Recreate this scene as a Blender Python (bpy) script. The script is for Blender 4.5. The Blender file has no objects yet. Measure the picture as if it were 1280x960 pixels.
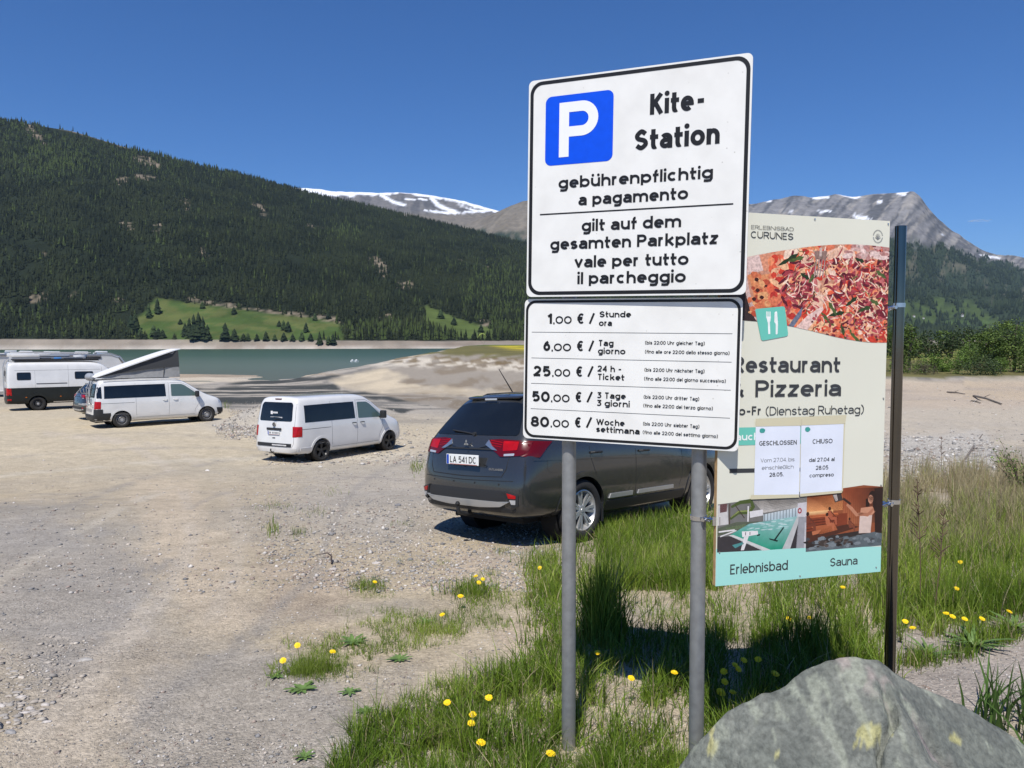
import bpy, bmesh, math, random
import numpy as np
from mathutils import Vector, Matrix
from mathutils.bvhtree import BVHTree
from mathutils.geometry import tessellate_polygon
scene = bpy.context.scene
C = scene.collection
random.seed(7)
rng = np.random.default_rng(11)

# ---------------------------------------------------------------- camera
CZ, F, PITCH, ROLL = 1.75, 943.3, math.radians(3.0525), math.radians(0.14)
cam_data = bpy.data.cameras.new('camera')
cam = bpy.data.objects.new('camera', cam_data)
C.objects.link(cam)
cam_data.sensor_width = 36.0
cam_data.lens = 36.0 * F / 1280.0
cam_data.clip_start = 0.05
cam_data.clip_end = 60000
cam.location = (0, 0, CZ)
cam.rotation_euler = (Matrix.Rotation(math.pi / 2 - PITCH, 3, 'X') @ Matrix.Rotation(-ROLL, 3, 'Z')).to_euler()
scene.camera = cam

# ---------------------------------------------------------------- sky, sun, exposure
SUN_EL = math.radians(58)
SUN_AZ = math.pi + math.atan2(.24, .97)          # compass-like, measured from +Y towards +X
world = bpy.data.worlds.new('World')
scene.world = world
world.use_nodes = True
wn, wl = world.node_tree.nodes, world.node_tree.links
bg = wn['Background']
sky = wn.new('ShaderNodeTexSky')
sky.sky_type = 'NISHITA'
sky.sun_disc = False
sky.sun_elevation = SUN_EL
sky.sun_rotation = SUN_AZ
sky.altitude = 1500
sky.air_density = 1.0
sky.dust_density = 0.35
sky.ozone_density = 3.2
# one wisp of cloud far off above the right hand ridge, made where it stands in the sky
tc = wn.new('ShaderNodeTexCoord')
def wnode(t, **k):
    n = wn.new(t)
    for a, b in k.items(): setattr(n, a, b)
    return n
hs = wnode('ShaderNodeHueSaturation'); hs.inputs['Saturation'].default_value = 1.22
wl.new(sky.outputs['Color'], hs.inputs['Color'])
tint = wnode('ShaderNodeVectorMath', operation='MULTIPLY'); tint.inputs[1].default_value = (.66, .87, 1.15)   # the phone's deeper blue
wl.new(hs.outputs['Color'], tint.inputs[0]); wl.new(tint.outputs['Vector'], bg.inputs['Color'])
bg.inputs['Strength'].default_value = 0.095
sun_d = bpy.data.lights.new('sun', 'SUN')
sun_d.energy = 4.9
sun_d.angle = math.radians(0.53)
sun_d.color = (1.0, 0.955, 0.89)
sun = bpy.data.objects.new('sun', sun_d)
C.objects.link(sun)
LD = Vector((.24 * math.cos(SUN_EL), .97 * math.cos(SUN_EL), -math.sin(SUN_EL)))
sun.rotation_euler = LD.to_track_quat('-Z', 'Y').to_euler()
sun.location = (-20, -60, 90)
scene.view_settings.view_transform = 'Standard'
scene.view_settings.look = 'None'
scene.view_settings.exposure = 0.12
scene.view_settings.gamma = 1.0
scene.cycles.max_bounces = 6
scene.cycles.volume_bounces = 0
scene.cycles.transparent_max_bounces = 12

# ---------------------------------------------------------------- pixel <-> world (photo pixels 1280 x 960)
cp, sp = math.cos(PITCH), math.sin(PITCH)
def proj(X, Y, Z):
    Zr = Z - CZ
    d = np.maximum(Y * cp - Zr * sp, 1e-3); u = Y * sp + Zr * cp
    return 640 + F * X / d, 480 - F * u / d
def ray(px, py):
    a, b = (px - 640) / F, (480 - py) / F
    return Vector((a, cp + b * sp, -sp + b * cp))          # world direction
def at(px, py, Y):
    r = ray(px, py); r = r * (Y / r.y)
    return Vector((r.x, r.y, r.z + CZ))
def ss(a, b, x):
    t = np.clip((x - a) / (b - a), 0, 1); return t * t * (3 - 2 * t)

# ---------------------------------------------------------------- numpy noise
_perm = np.random.default_rng(3).random((256, 256))
def vnoise(x, y):
    x = np.asarray(x, float); y = np.asarray(y, float)
    xi, yi = np.floor(x).astype(int), np.floor(y).astype(int)
    fx, fy = x - xi, y - yi
    fx = fx * fx * (3 - 2 * fx); fy = fy * fy * (3 - 2 * fy)
    def g(i, j): return _perm[i & 255, j & 255]
    return (g(xi, yi) * (1 - fx) + g(xi + 1, yi) * fx) * (1 - fy) + (g(xi, yi + 1) * (1 - fx) + g(xi + 1, yi + 1) * fx) * fy
def fbm(x, y, o=4, g=.5, l=2.03):
    s = 0; a = 1; n = 0
    for i in range(o):
        s = s + a * vnoise(x + 17.3 * i, y - 9.1 * i); n += a; a *= g; x = x * l; y = y * l
    return s / n
def polydist(px, py, poly):
    """signed distance, positive inside"""
    px = np.asarray(px, float); py = np.asarray(py, float)
    inside = np.zeros(px.shape, bool); d = np.full(px.shape, 1e18)
    n = len(poly)
    for i in range(n):
        x0, y0 = poly[i]; x1, y1 = poly[(i + 1) % n]
        c = ((y0 > py) != (y1 > py))
        with np.errstate(divide='ignore', invalid='ignore'):
            xx = (x1 - x0) * (py - y0) / ((y1 - y0) if y1 != y0 else 1e-9) + x0
        inside ^= c & (px < xx)
        ex, ey = x1 - x0, y1 - y0
        t = np.clip(((px - x0) * ex + (py - y0) * ey) / (ex * ex + ey * ey + 1e-12), 0, 1)
        d = np.minimum(d, (px - x0 - t * ex) ** 2 + (py - y0 - t * ey) ** 2)
    d = np.sqrt(d)
    return np.where(inside, d, -d)
def pm(px, py, poly, soft=6, rough=0, rs=12):
    """mask 0..1 of a ground patch traced from the photograph"""
    if rough:
        px = px + (fbm(px / rs, py / rs * 2, 3) - .5) * 2 * rough
        py = py + (fbm(px / rs + 50, py / rs * 2 + 9, 3) - .5) * rough
    return ss(-soft, soft, polydist(px, py, poly))

# ---------------------------------------------------------------- material helpers
def lin(c):
    return tuple(((v / 12.92) if v <= .04045 else ((v + .055) / 1.055) ** 2.4) for v in c)
MATS = {}
def mat(name, col=(.5, .5, .5), rough=.6, metal=0.0, spec=.5, coat=0, noise=None, bump=None, attr=None, trans=0, ior=1.45, emis=None, alpha=None, sheen=0):
    """noise=(scale, amount) varies the value; bump=(scale, strength, distance); attr = colour attribute used as base colour"""
    if name in MATS: return MATS[name]
    m = bpy.data.materials.new(name); m.use_nodes = True
    nt = m.node_tree; N, L = nt.nodes, nt.links
    b = N['Principled BSDF']
    b.inputs['Base Color'].default_value = (*col, 1)
    b.inputs['Roughness'].default_value = rough
    b.inputs['Metallic'].default_value = metal
    b.inputs['Specular IOR Level'].default_value = spec
    b.inputs['IOR'].default_value = ior
    if coat: b.inputs['Coat Weight'].default_value = coat; b.inputs['Coat Roughness'].default_value = .04
    if trans: b.inputs['Transmission Weight'].default_value = trans
    co = N.new('ShaderNodeTexCoord')
    src = None
    if attr:
        a = N.new('ShaderNodeAttribute'); a.attribute_name = attr; src = a.outputs['Color']
        L.new(src, b.inputs['Base Color'])
    if noise:
        t = N.new('ShaderNodeTexNoise'); t.inputs['Scale'].default_value = noise[0]; t.inputs['Detail'].default_value = 6
        L.new(co.outputs['Object'], t.inputs['Vector'])
        mr = N.new('ShaderNodeMapRange'); mr.inputs['From Min'].default_value = .3; mr.inputs['From Max'].default_value = .7
        mr.inputs['To Min'].default_value = 1 - noise[1]; mr.inputs['To Max'].default_value = 1 + noise[1]
        L.new(t.outputs['Fac'], mr.inputs['Value'])
        mx = N.new('ShaderNodeVectorMath'); mx.operation = 'SCALE'
        if src: L.new(src, mx.inputs[0])
        else: mx.inputs[0].default_value = col
        L.new(mr.outputs['Result'], mx.inputs['Scale']); L.new(mx.outputs['Vector'], b.inputs['Base Color'])
    if bump:
        t = N.new('ShaderNodeTexNoise'); t.inputs['Scale'].default_value = bump[0]; t.inputs['Detail'].default_value = 8
        L.new(co.outputs['Object'], t.inputs['Vector'])
        bp = N.new('ShaderNodeBump'); bp.inputs['Strength'].default_value = bump[1]; bp.inputs['Distance'].default_value = bump[2]
        L.new(t.outputs['Fac'], bp.inputs['Height']); L.new(bp.outputs['Normal'], b.inputs['Normal'])
    MATS[name] = m
    return m

# ---------------------------------------------------------------- object helpers
def link(o, parent=None):
    C.objects.link(o)
    if parent is not None: o.parent = parent
    return o
def meta(o, label=None, cat=None, group=None, kind=None):
    if label: o['label'] = label
    if cat: o['category'] = cat
    if group: o['group'] = group
    if kind: o['kind'] = kind
    return o
def thing(name, label, cat, loc=(0, 0, 0), rot=(0, 0, 0), group=None):
    o = bpy.data.objects.new(name, None); o.location = loc; o.rotation_euler = rot; o.empty_display_size = .2
    link(o); return meta(o, label, cat, group)
def mesh_obj(name, verts, faces, m, parent=None, smooth=False, colors=None, mats=None, midx=None):
    me = bpy.data.meshes.new(name)
    me.from_pydata([tuple(v) for v in verts], [], faces)
    for x in (mats or [m]): me.materials.append(x)
    if midx is not None: me.polygons.foreach_set('material_index', midx)
    if smooth: me.polygons.foreach_set('use_smooth', [True] * len(me.polygons))
    me.update()
    return link(bpy.data.objects.new(name, me), parent)
def np_mesh(name, V, Fc, m, parent=None, smooth=False, colors=None, nper=3):
    """fast mesh from numpy arrays: V (n,3), Fc (k, nper); colors (n,3) point colours"""
    me = bpy.data.meshes.new(name)
    V = np.ascontiguousarray(V, dtype=np.float32); Fc = np.ascontiguousarray(Fc, dtype=np.int32)
    me.vertices.add(len(V)); me.vertices.foreach_set('co', V.ravel())
    me.loops.add(Fc.size); me.loops.foreach_set('vertex_index', Fc.ravel())
    me.polygons.add(len(Fc)); me.polygons.foreach_set('loop_start', np.arange(0, Fc.size, nper, dtype=np.int32))
    me.polygons.foreach_set('loop_total', np.full(len(Fc), nper, dtype=np.int32))
    if smooth: me.polygons.foreach_set('use_smooth', np.ones(len(Fc), bool))
    me.materials.append(m)
    if colors is not None:
        ca = me.color_attributes.new('col', 'FLOAT_COLOR', 'POINT')
        c4 = np.ones((len(V), 4), np.float32); c4[:, :3] = colors
        ca.data.foreach_set('color', c4.ravel())
    me.update(calc_edges=True); me.validate()
    return link(bpy.data.objects.new(name, me), parent)
class MB:
    """collects simple solids into one mesh"""
    def __init__(s): s.v = []; s.f = []
    def add(s, vs, fs):
        k = len(s.v); s.v += [tuple(v) for v in vs]; s.f += [tuple(i + k for i in f) for f in fs]
    def box(s, c, d, R=None, taper=1):
        vs = []
        for sx, sy, sz in ((-1,-1,-1),(1,-1,-1),(1,1,-1),(-1,1,-1),(-1,-1,1),(1,-1,1),(1,1,1),(-1,1,1)):
            t = taper if sz > 0 else 1
            v = Vector((sx * d[0] / 2 * t, sy * d[1] / 2 * t, sz * d[2] / 2))
            if R is not None: v = R @ v
            vs.append(v + Vector(c))
        s.add(vs, [(0,3,2,1),(4,5,6,7),(0,1,5,4),(1,2,6,5),(2,3,7,6),(3,0,4,7)]); return s
    def tube(s, pts, r, n=10, cap=True):
        pts = [Vector(p) for p in pts]; rs = r if isinstance(r, (list, tuple)) else [r] * len(pts)
        k = len(s.v); up = Vector((0, 0, 1)); a = None
        for i, p in enumerate(pts):
            d = (pts[min(i + 1, len(pts) - 1)] - pts[max(i - 1, 0)]).normalized()
            if a is None: a = d.cross(up if abs(d.z) < .9 else Vector((1, 0, 0))).normalized()
            a = (a - d * a.dot(d)).normalized(); b = d.cross(a)
            for j in range(n):
                t = 2 * math.pi * j / n
                s.v.append(tuple(p + (a * math.cos(t) + b * math.sin(t)) * rs[i]))
        for i in range(len(pts) - 1):
            for j in range(n):
                s.f.append((k + i * n + j, k + i * n + (j + 1) % n, k + (i + 1) * n + (j + 1) % n, k + (i + 1) * n + j))
        if cap:
            s.f.append(tuple(k + j for j in range(n))[::-1]); s.f.append(tuple(k + (len(pts) - 1) * n + j for j in range(n)))
        return s
    def lathe(s, prof, n=32, axis='Y', c=(0, 0, 0), close=False):
        """prof: (axial, radius) pairs"""
        k = len(s.v)
        for a, r in prof:
            for j in range(n):
                t = 2 * math.pi * j / n; u, w = r * math.cos(t), r * math.sin(t)
                p = {'Y': (u, a, w), 'Z': (u, w, a), 'X': (a, u, w)}[axis]
                s.v.append((p[0] + c[0], p[1] + c[1], p[2] + c[2]))
        m = len(prof)
        for i in range(m if close else m - 1):
            for j in range(n):
                i2 = (i + 1) % m
                s.f.append((k + i * n + j, k + i * n + (j + 1) % n, k + i2 * n + (j + 1) % n, k + i2 * n + j))
        return s
    def prism(s, poly, y0, y1, plane='XZ'):
        """extruded polygon given in a plane; the extrusion runs y0..y1 along the remaining axis"""
        n = len(poly); k = len(s.v)
        for yy in (y0, y1):
            for a, b in poly:
                s.v.append({'XZ': (a, yy, b), 'YZ': (yy, a, b), 'XY': (a, b, yy)}[plane])
        tri = tessellate_polygon([[Vector((a, b, 0)) for a, b in poly]])
        for t in tri:
            s.f.append(tuple(k + i for i in t)); s.f.append(tuple(k + n + i for i in t[::-1]))
        for i in range(n):
            j = (i + 1) % n; s.f.append((k + i, k + j, k + n + j, k + n + i))
        return s
    def build(s, name, m, parent=None, smooth=False, bevel=0, angle=35):
        me = bpy.data.meshes.new(name); me.from_pydata(s.v, [], s.f); me.materials.append(m)
        bm = bmesh.new(); bm.from_mesh(me)
        if bevel:
            es = [e for e in bm.edges if len(e.link_faces) == 2 and e.calc_face_angle(0) > math.radians(30)]
            bmesh.ops.bevel(bm, geom=es, offset=bevel, segments=2, affect='EDGES', profile=.5, clamp_overlap=True)
        bmesh.ops.recalc_face_normals(bm, faces=bm.faces)
        bm.to_mesh(me); bm.free()
        if smooth:
            me.polygons.foreach_set('use_smooth', [True] * len(me.polygons)); me.set_sharp_from_angle(angle=math.radians(angle))
        me.update()
        return link(bpy.data.objects.new(name, me), parent)
def roundpoly(pts, r, n=5):
    out = []; m = len(pts)
    for i in range(m):
        p, a, b = Vector(pts[i]), Vector(pts[i - 1]), Vector(pts[(i + 1) % m])
        da, db = (a - p), (b - p); rr = min(r, da.length * .45, db.length * .45)
        p0, p1 = p + da.normalized() * rr, p + db.normalized() * rr
        for k in range(n + 1):
            t = k / n; out.append(tuple(p0 * (1 - t) ** 2 + p * 2 * t * (1 - t) + p1 * t * t))
    return out
def copy_tree(o, parent=None, depth=0):
    c = o.copy(); C.objects.link(c)
    if parent is not None: c.parent = parent
    for ch in list(o.children): copy_tree(ch, c, depth + 1)
    return c
# ================================================================ TERRAIN
WATER_Z = CZ - 7.5
def ground_rel(X, Y):
    """height relative to the camera"""
    X = np.asarray(X, float); Y = np.asarray(Y, float)
    lot = np.interp(Y, [-60, 1, 4, 8.5, 10.5, 15, 22, 30, 45, 90], [-1.5, -1.75, -1.78, -2.24, -2.36, -2.95, -3.5, -3.62, -3.75, -3.9])
    lot = lot + .27 * ss(-7, -13, X) * ss(14, 26, Y)
    bed = np.interp(Y, [0, 20, 28, 45, 70, 100, 150, 190, 235, 400], [-1.75, -3.35, -3.75, -4.7, -5.7, -6.5, -7.2, -7.52, -8.6, -15])
    bedn = (fbm(X / 26, Y / 26, 4) - .5) * 1.1 * ss(30, 70, Y)
    bed = bed + bedn
    # edge of the parking lot, running back to the left
    e = polydist(X, Y, [(-2, 27), (-7.5, 29.5), (-12.5, 37), (-24, 48), (-60, 66), (-400, 80), (-400, -400), (400, -400), (400, 19), (6, 22)])
    m = ss(-9, 1, e)
    base = lot * m + bed * (1 - m)
    r = ss(.22, .42, X / np.maximum(Y, 1)) * ss(6, 10, Y)
    relR = np.interp(Y, [0, 8, 12, 18, 30, 60, 92, 200], [-1.75, -2.25, -2.42, -2.8, -3.55, -4.5, -4.85, -5.2]) + (fbm(X / 5, Y / 5, 3) - .5) * .35 * ss(12, 30, Y)
    base = base * (1 - r) + relR * r
    # grassy terrace beyond the lake bed
    P = [(-15, 152), (-2, 140), (14, 124), (34, 100), (46, 91), (75, 92), (140, 98), (400, 130), (2500, 200), (2500, 2500), (-60, 2500), (-42, 700), (-22, 300)]
    d = polydist(X + (fbm(X / 9, Y / 9, 3) - .5) * 6, Y, P)
    top = np.where(X < 20, -1.75, -1.75 + (-4.0 + 1.75) * ss(15, 45, X)) + ss(150, 420, Y) * 1.1 * ss(30, 60, X) + (fbm(X / 14, Y / 14, 3) - .5) * .35
    w = np.interp(X, [-20, 10, 40, 60], [34, 30, 9, 4.5])
    k = np.clip(1 + d / w, 0, 1); k = k ** 1.15
    base = base * (1 - k) + np.maximum(top, base) * k
    # heap of gravel at the edge of the lot
    base = base + 1.05 * np.exp(-(((X + 10.0) / 1.7) ** 2 + ((Y - 31.2) / 1.2) ** 2) ** .8) * (.75 + .5 * fbm(X * 1.7, Y * 1.7, 3)) \
                + .55 * np.exp(-(((X + 7.6) / 1.6) ** 2 + ((Y - 30.6) / .9) ** 2)) * (.7 + .6 * fbm(X * 2, Y * 2, 3))
    near = ss(120, 20, Y)
    base = base + near * ((fbm(X / 2.2, Y / 2.2, 4) - .5) * .09 + (fbm(X * 2.2, Y * 2.2, 3) - .5) * .018)
    # low stony hump between the track and the dark car
    base = base + .10 * np.exp(-(((X + 2.0) / 1.5) ** 2 + ((Y - 10) / 2.2) ** 2))
    return base
def gz(X, Y): return ground_rel(X, Y) + CZ
def gpt(px, py, ylim=400):
    """where the ray through a photo pixel meets the ground"""
    r = ray(px, py); r = r / r.y; lo = 1.0
    Ys = np.concatenate([np.linspace(1.5, 40, 1500), np.linspace(40, ylim, 3000)])
    f = CZ + r.z * Ys - gz(r.x * Ys, Ys)
    i = np.argmax(f < 0)
    if f[i] >= 0: i = len(Ys) - 1
    y = Ys[i]; return Vector((r.x * y, y, float(gz(r.x * y, y))))

def photo_colour(r, g, b): return np.array(lin((r / 255, g / 255, b / 255)))

# ---- polar sheet from under the camera to beyond the far shore
az = np.concatenate([np.linspace(-180, -48, 45), np.linspace(-42, 42, 400), np.linspace(48, 179, 44)])
az = np.radians(az)
rad = np.concatenate([[0.02, .6], np.geomspace(1.3, 1500, 400), [2500, 5000, 12000, 24000]])
AZ, RD = np.meshgrid(az, rad)
GX, GY = RD * np.sin(AZ), RD * np.cos(AZ)
GR = ground_rel(GX, GY)
far = ss(1500, 2500, RD)
GR = GR * (1 - far) - 15 * far
GR = np.where(RD > 1250, np.minimum(GR, -14.5), GR)
GZ = GR + CZ
PX, PY = proj(GX, np.maximum(GY, .05), GZ)
inview = (GY > .5)
n1 = fbm(GX / 7, GY / 7, 4); n2 = fbm(GX * 1.3 + 40, GY * 1.3, 4); n3 = fbm(GX / 2.5 - 9, GY / 6 + 3, 4)
def blend(c, col, m): return c * (1 - m[..., None]) + np.asarray(col) * m[..., None]
dust = np.array((.420, .355, .262)); grey = np.array((.315, .285, .24)); tan = np.array((.44, .365, .25)); pale = np.array((.50, .45, .37))
col = np.zeros(GX.shape + (3,)) + dust
col = blend(col, grey, ss(.42, .62, n1) * .75)
col = blend(col, tan, ss(.5, .68, n3) * .6)
col = blend(col, grey * .93, ss(.52, .7, n2) * .45)
def reg(poly, soft=8, rough=12, rs=14): return pm(PX, PY, poly, soft, rough, rs) * inview
# lighter yellowish lot further off, greyer gravel tracks near
col = blend(col, (.50, .43, .31), ss(12, 26, GY) * (GY < 60) * (GX < 2) * .75)
col = blend(col, (.49, .405, .30), reg([(170, 600), (245, 600), (300, 720), (330, 770), (250, 800), (200, 720)], 22, 30) * .7)
col = blend(col, (.39, .335, .265), reg([(60, 850), (150, 770), (240, 800), (200, 880), (120, 980), (-20, 1000)], 22, 30) * .7)
col = blend(col, (.285, .265, .24), reg([(170, 850), (300, 790), (420, 850), (480, 960), (150, 990)], 20, 40) * .65)
col = blend(col, (.29, .275, .26), reg([(-30, 650), (60, 640), (200, 700), (180, 780), (60, 850), (-30, 800)], 30, 40) * .6)
col = blend(col, (.37, .29, .225), reg([(330, 690), (440, 720), (420, 780), (330, 770)], 24, 34) * .45)
col = blend(col, (.37, .34, .30), reg([(380, 590), (530, 560), (560, 640), (500, 680), (360, 660)], 34, 30) * .6)
# tyre tracks curving through the lot
def trackline(pts, w):
    jx = PX + (fbm(PX / 60, PY / 40, 3) - .5) * 26; jy = PY; best = np.zeros(PX.shape)
    cur = _trk(pts)
    for (x0, y0), (x1, y1) in zip(cur[:-1], cur[1:]):
        t = np.clip(((jx - x0) * (x1 - x0) + (jy - y0) * (y1 - y0)) / ((x1 - x0) ** 2 + (y1 - y0) ** 2 + 1e-9), 0, 1)
        ww = w * np.clip((PY - 470) / 400, .08, 1.2); best = np.maximum(best, ss(1, .3, np.hypot(jx - x0 - t * (x1 - x0), jy - y0 - t * (y1 - y0)) / ww))
    return best * inview * ss(.30, .52, fbm(GX * 1.1, GY * .5 + 8, 4))
def _trk(pts, n=6):
    out = []
    for i in range(len(pts) - 1):
        p0, p1, p2, p3 = pts[max(i - 1, 0)], pts[i], pts[i + 1], pts[min(i + 2, len(pts) - 1)]
        for k in range(n):
            t = k / n; out.append(tuple(.5 * (2 * b + (c - a) * t + (2 * a - 5 * b + 4 * c - d) * t * t + (d + 3 * b - a - 3 * c) * t ** 3) for a, b, c, d in zip(p0, p1, p2, p3)))
    return out + [pts[-1]]
for pts, w, cc_, k_ in (([(-60, 1010), (60, 900), (180, 770), (235, 680), (225, 600), (160, 556), (60, 540)], 26, (.47, .41, .33), .55), ([(-10, 1040), (120, 920), (250, 790), (300, 700), (290, 620), (230, 566), (120, 545)], 24, (.46, .40, .32), .5),
                        ([(60, 1010), (190, 880), (330, 780), (400, 700), (420, 640), (470, 596), (560, 560)], 15, (.27, .25, .225), .5), ([(-60, 760), (40, 700), (140, 640), (260, 598), (380, 580), (500, 572)], 14, (.47, .42, .34), .6), ([(-60, 720), (30, 660), (130, 614), (240, 584), (340, 566)], 10, (.28, .26, .235), .45),
                        ([(-60, 600), (100, 584), (250, 574), (420, 573), (520, 566)], 12, (.50, .45, .36), .6), ([(-60, 575), (120, 562), (300, 560), (420, 578)], 9, (.30, .275, .24), .4), ([(40, 545), (180, 540), (300, 548)], 8, (.29, .26, .225), .4), ([(230, 640), (300, 610), (420, 596), (520, 600)], 9, (.30, .27, .24), .4)):
    col = blend(col, cc_, trackline(pts, w) * k_)
col = blend(col, (.50, .405, .30), reg([(620, 790), (700, 740), (690, 800), (640, 830)], 8, 10) * .8)
col = blend(col, (.52, .42, .32), reg([(560, 690), (700, 690), (700, 730), (640, 745), (560, 730)], 10, 14) * .4)
col = blend(col, (.34, .30, .27), reg([(1100, 790), (1300, 760), (1300, 900), (1120, 900)], 14, 20) * .7)
# lake bed
bedm = ss(34, 60, GY) * (GX / np.maximum(GY, 1) < .6)
col = blend(col, (.36, .325, .275), bedm)
col = blend(col, (.30, .275, .24), bedm * ss(.45, .6, fbm(GX / 14, GY / 30, 4)) * .8)
col = blend(col, (.14, .135, .125), bedm * ss(.56, .62, fbm(GX / 16 + 2, GY / 3.2, 5)) * .75)
col = blend(col, (.47, .40, .30), bedm * ss(.55, .66, fbm(GX / 22 + 5, GY / 12, 4)) * .8)
# the channels of wet grey mud
mud = (.052, .056, .055)
chan = np.maximum.reduce([reg([(175, 487), (270, 484), (330, 472), (430, 470), (400, 484), (440, 488), (500, 495), (560, 502), (700, 512), (720, 530), (660, 512), (560, 508), (470, 500), (380, 498), (300, 494), (250, 500), (180, 506)], 2, 8, 22),
                          reg([(360, 470), (432, 470), (418, 480), (430, 489), (372, 482)], 1.5, 4, 22), reg([(240, 497), (340, 494), (345, 503), (250, 505)], 1.5, 5, 20), reg([(470, 508), (520, 512), (505, 517)], 1.2, 3, 16)])
col = blend(col, mud, chan * ss(.36, .46, fbm(GX / 26, GY / 4.5, 4)) * .97)
col = blend(col, (.52, .45, .35), reg([(120, 474), (250, 470), (330, 474), (250, 478), (120, 480)], 1.2, 3, 30) * .8)
col = blend(col, (.30, .235, .17), reg([(150, 464), (360, 463), (430, 467), (330, 470), (150, 472)], 1.5, 3, 30) * .7)
col = blend(col, (.44, .39, .32), reg([(1100, 505), (1290, 500), (1290, 560), (1100, 560)], 6, 10) * .7)
col = blend(col, (.42, .335, .255), reg([(1100, 478), (1290, 478), (1290, 512), (1100, 512)], 4, 6) * .5)
col = blend(col, (.46, .44, .40), reg([(1110, 548), (1230, 540), (1250, 590), (1110, 595)], 6, 12) * .6)
col = blend(col, (.36, .335, .295), np.clip(np.exp(-(((GX + 9.4) / 3.4) ** 2 + ((GY - 31) / 2.2) ** 2) ** 2), 0, 1) * (.7 + .3 * ss(.4, .6, n2)))
# spit
spit = reg([(415, 476), (490, 462), (545, 440), (660, 445), (760, 450), (760, 540), (600, 520), (470, 492), (430, 486)], 2, 3)
col = blend(col, (.265, .235, .195), spit); col = blend(col, (.17, .13, .085), spit * ss(.56, .64, fbm(GX / 4, GY / 7, 4)) * .6)
col = blend(col, (.50, .425, .31), reg([(414, 476), (445, 465), (482, 461), (510, 470), (498, 478), (560, 484), (660, 492), (660, 498), (560, 494), (470, 490), (430, 484)], 3, 7, 12) * (.55 + .45 * ss(.35, .6, fbm(GX / 5, GY / 5, 4))))
# terrace: grass, flowers, broken stones at its lip
Pl = [(-15, 152), (-2, 140), (14, 124), (34, 100), (46, 91), (75, 92), (140, 98), (400, 130), (2500, 200), (2500, 2500), (-60, 2500), (-42, 700), (-22, 300)]
pd = polydist(GX + (fbm(GX / 9, GY / 9, 3) - .5) * 6, GY, Pl)
gm = ss(-1.5, 1.5, pd + np.where(GX < 30, 2.5, 0) + (fbm(GX / 3, GY / 3, 3) - .5) * 7)
stones = ss(-16, -11, pd) * ss(-4, -7, pd) * ss(.42, .5, fbm(GX / 1.6, GY / 2.5, 3)) * (GX < 30)
col = blend(col, (.50, .45, .37), stones)
col = blend(col, (.14, .10, .05), ss(-12, -8, pd) * ss(-2, -5, pd) * ss(.5, .56, fbm(GX / 2.1 + 3, GY / 2, 3)) * (GX < 30) * .8)
col = blend(col, (.125, .115, .05), gm)
col = blend(col, (.17, .155, .06), gm * ss(.5, .65, fbm(GX / 6, GY / 6, 3)) * .6)
col = blend(col, (.52, .43, .03), gm * ss(14, 26, pd) * ss(.34, .48, fbm(GX / 30, GY / 20, 3)) * ss(40, 15, GX) * .85)
col = blend(col, (.26, .27, .07), gm * ss(40, 80, pd) * ss(.40, .55, fbm(GX / 20, GY / 30, 4)) * (GX > 40) * (GY < 420) * .8)
col = blend(col, (.06, .11, .03), gm * ss(600, 900, GY))
grassmask = lambda px, py: 0
col = np.clip(col * (1 + (fbm(GX * 4, GY * 4, 3) - .5)[..., None] * .22 * ss(60, 10, RD)[..., None]), 0, 1)

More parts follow.
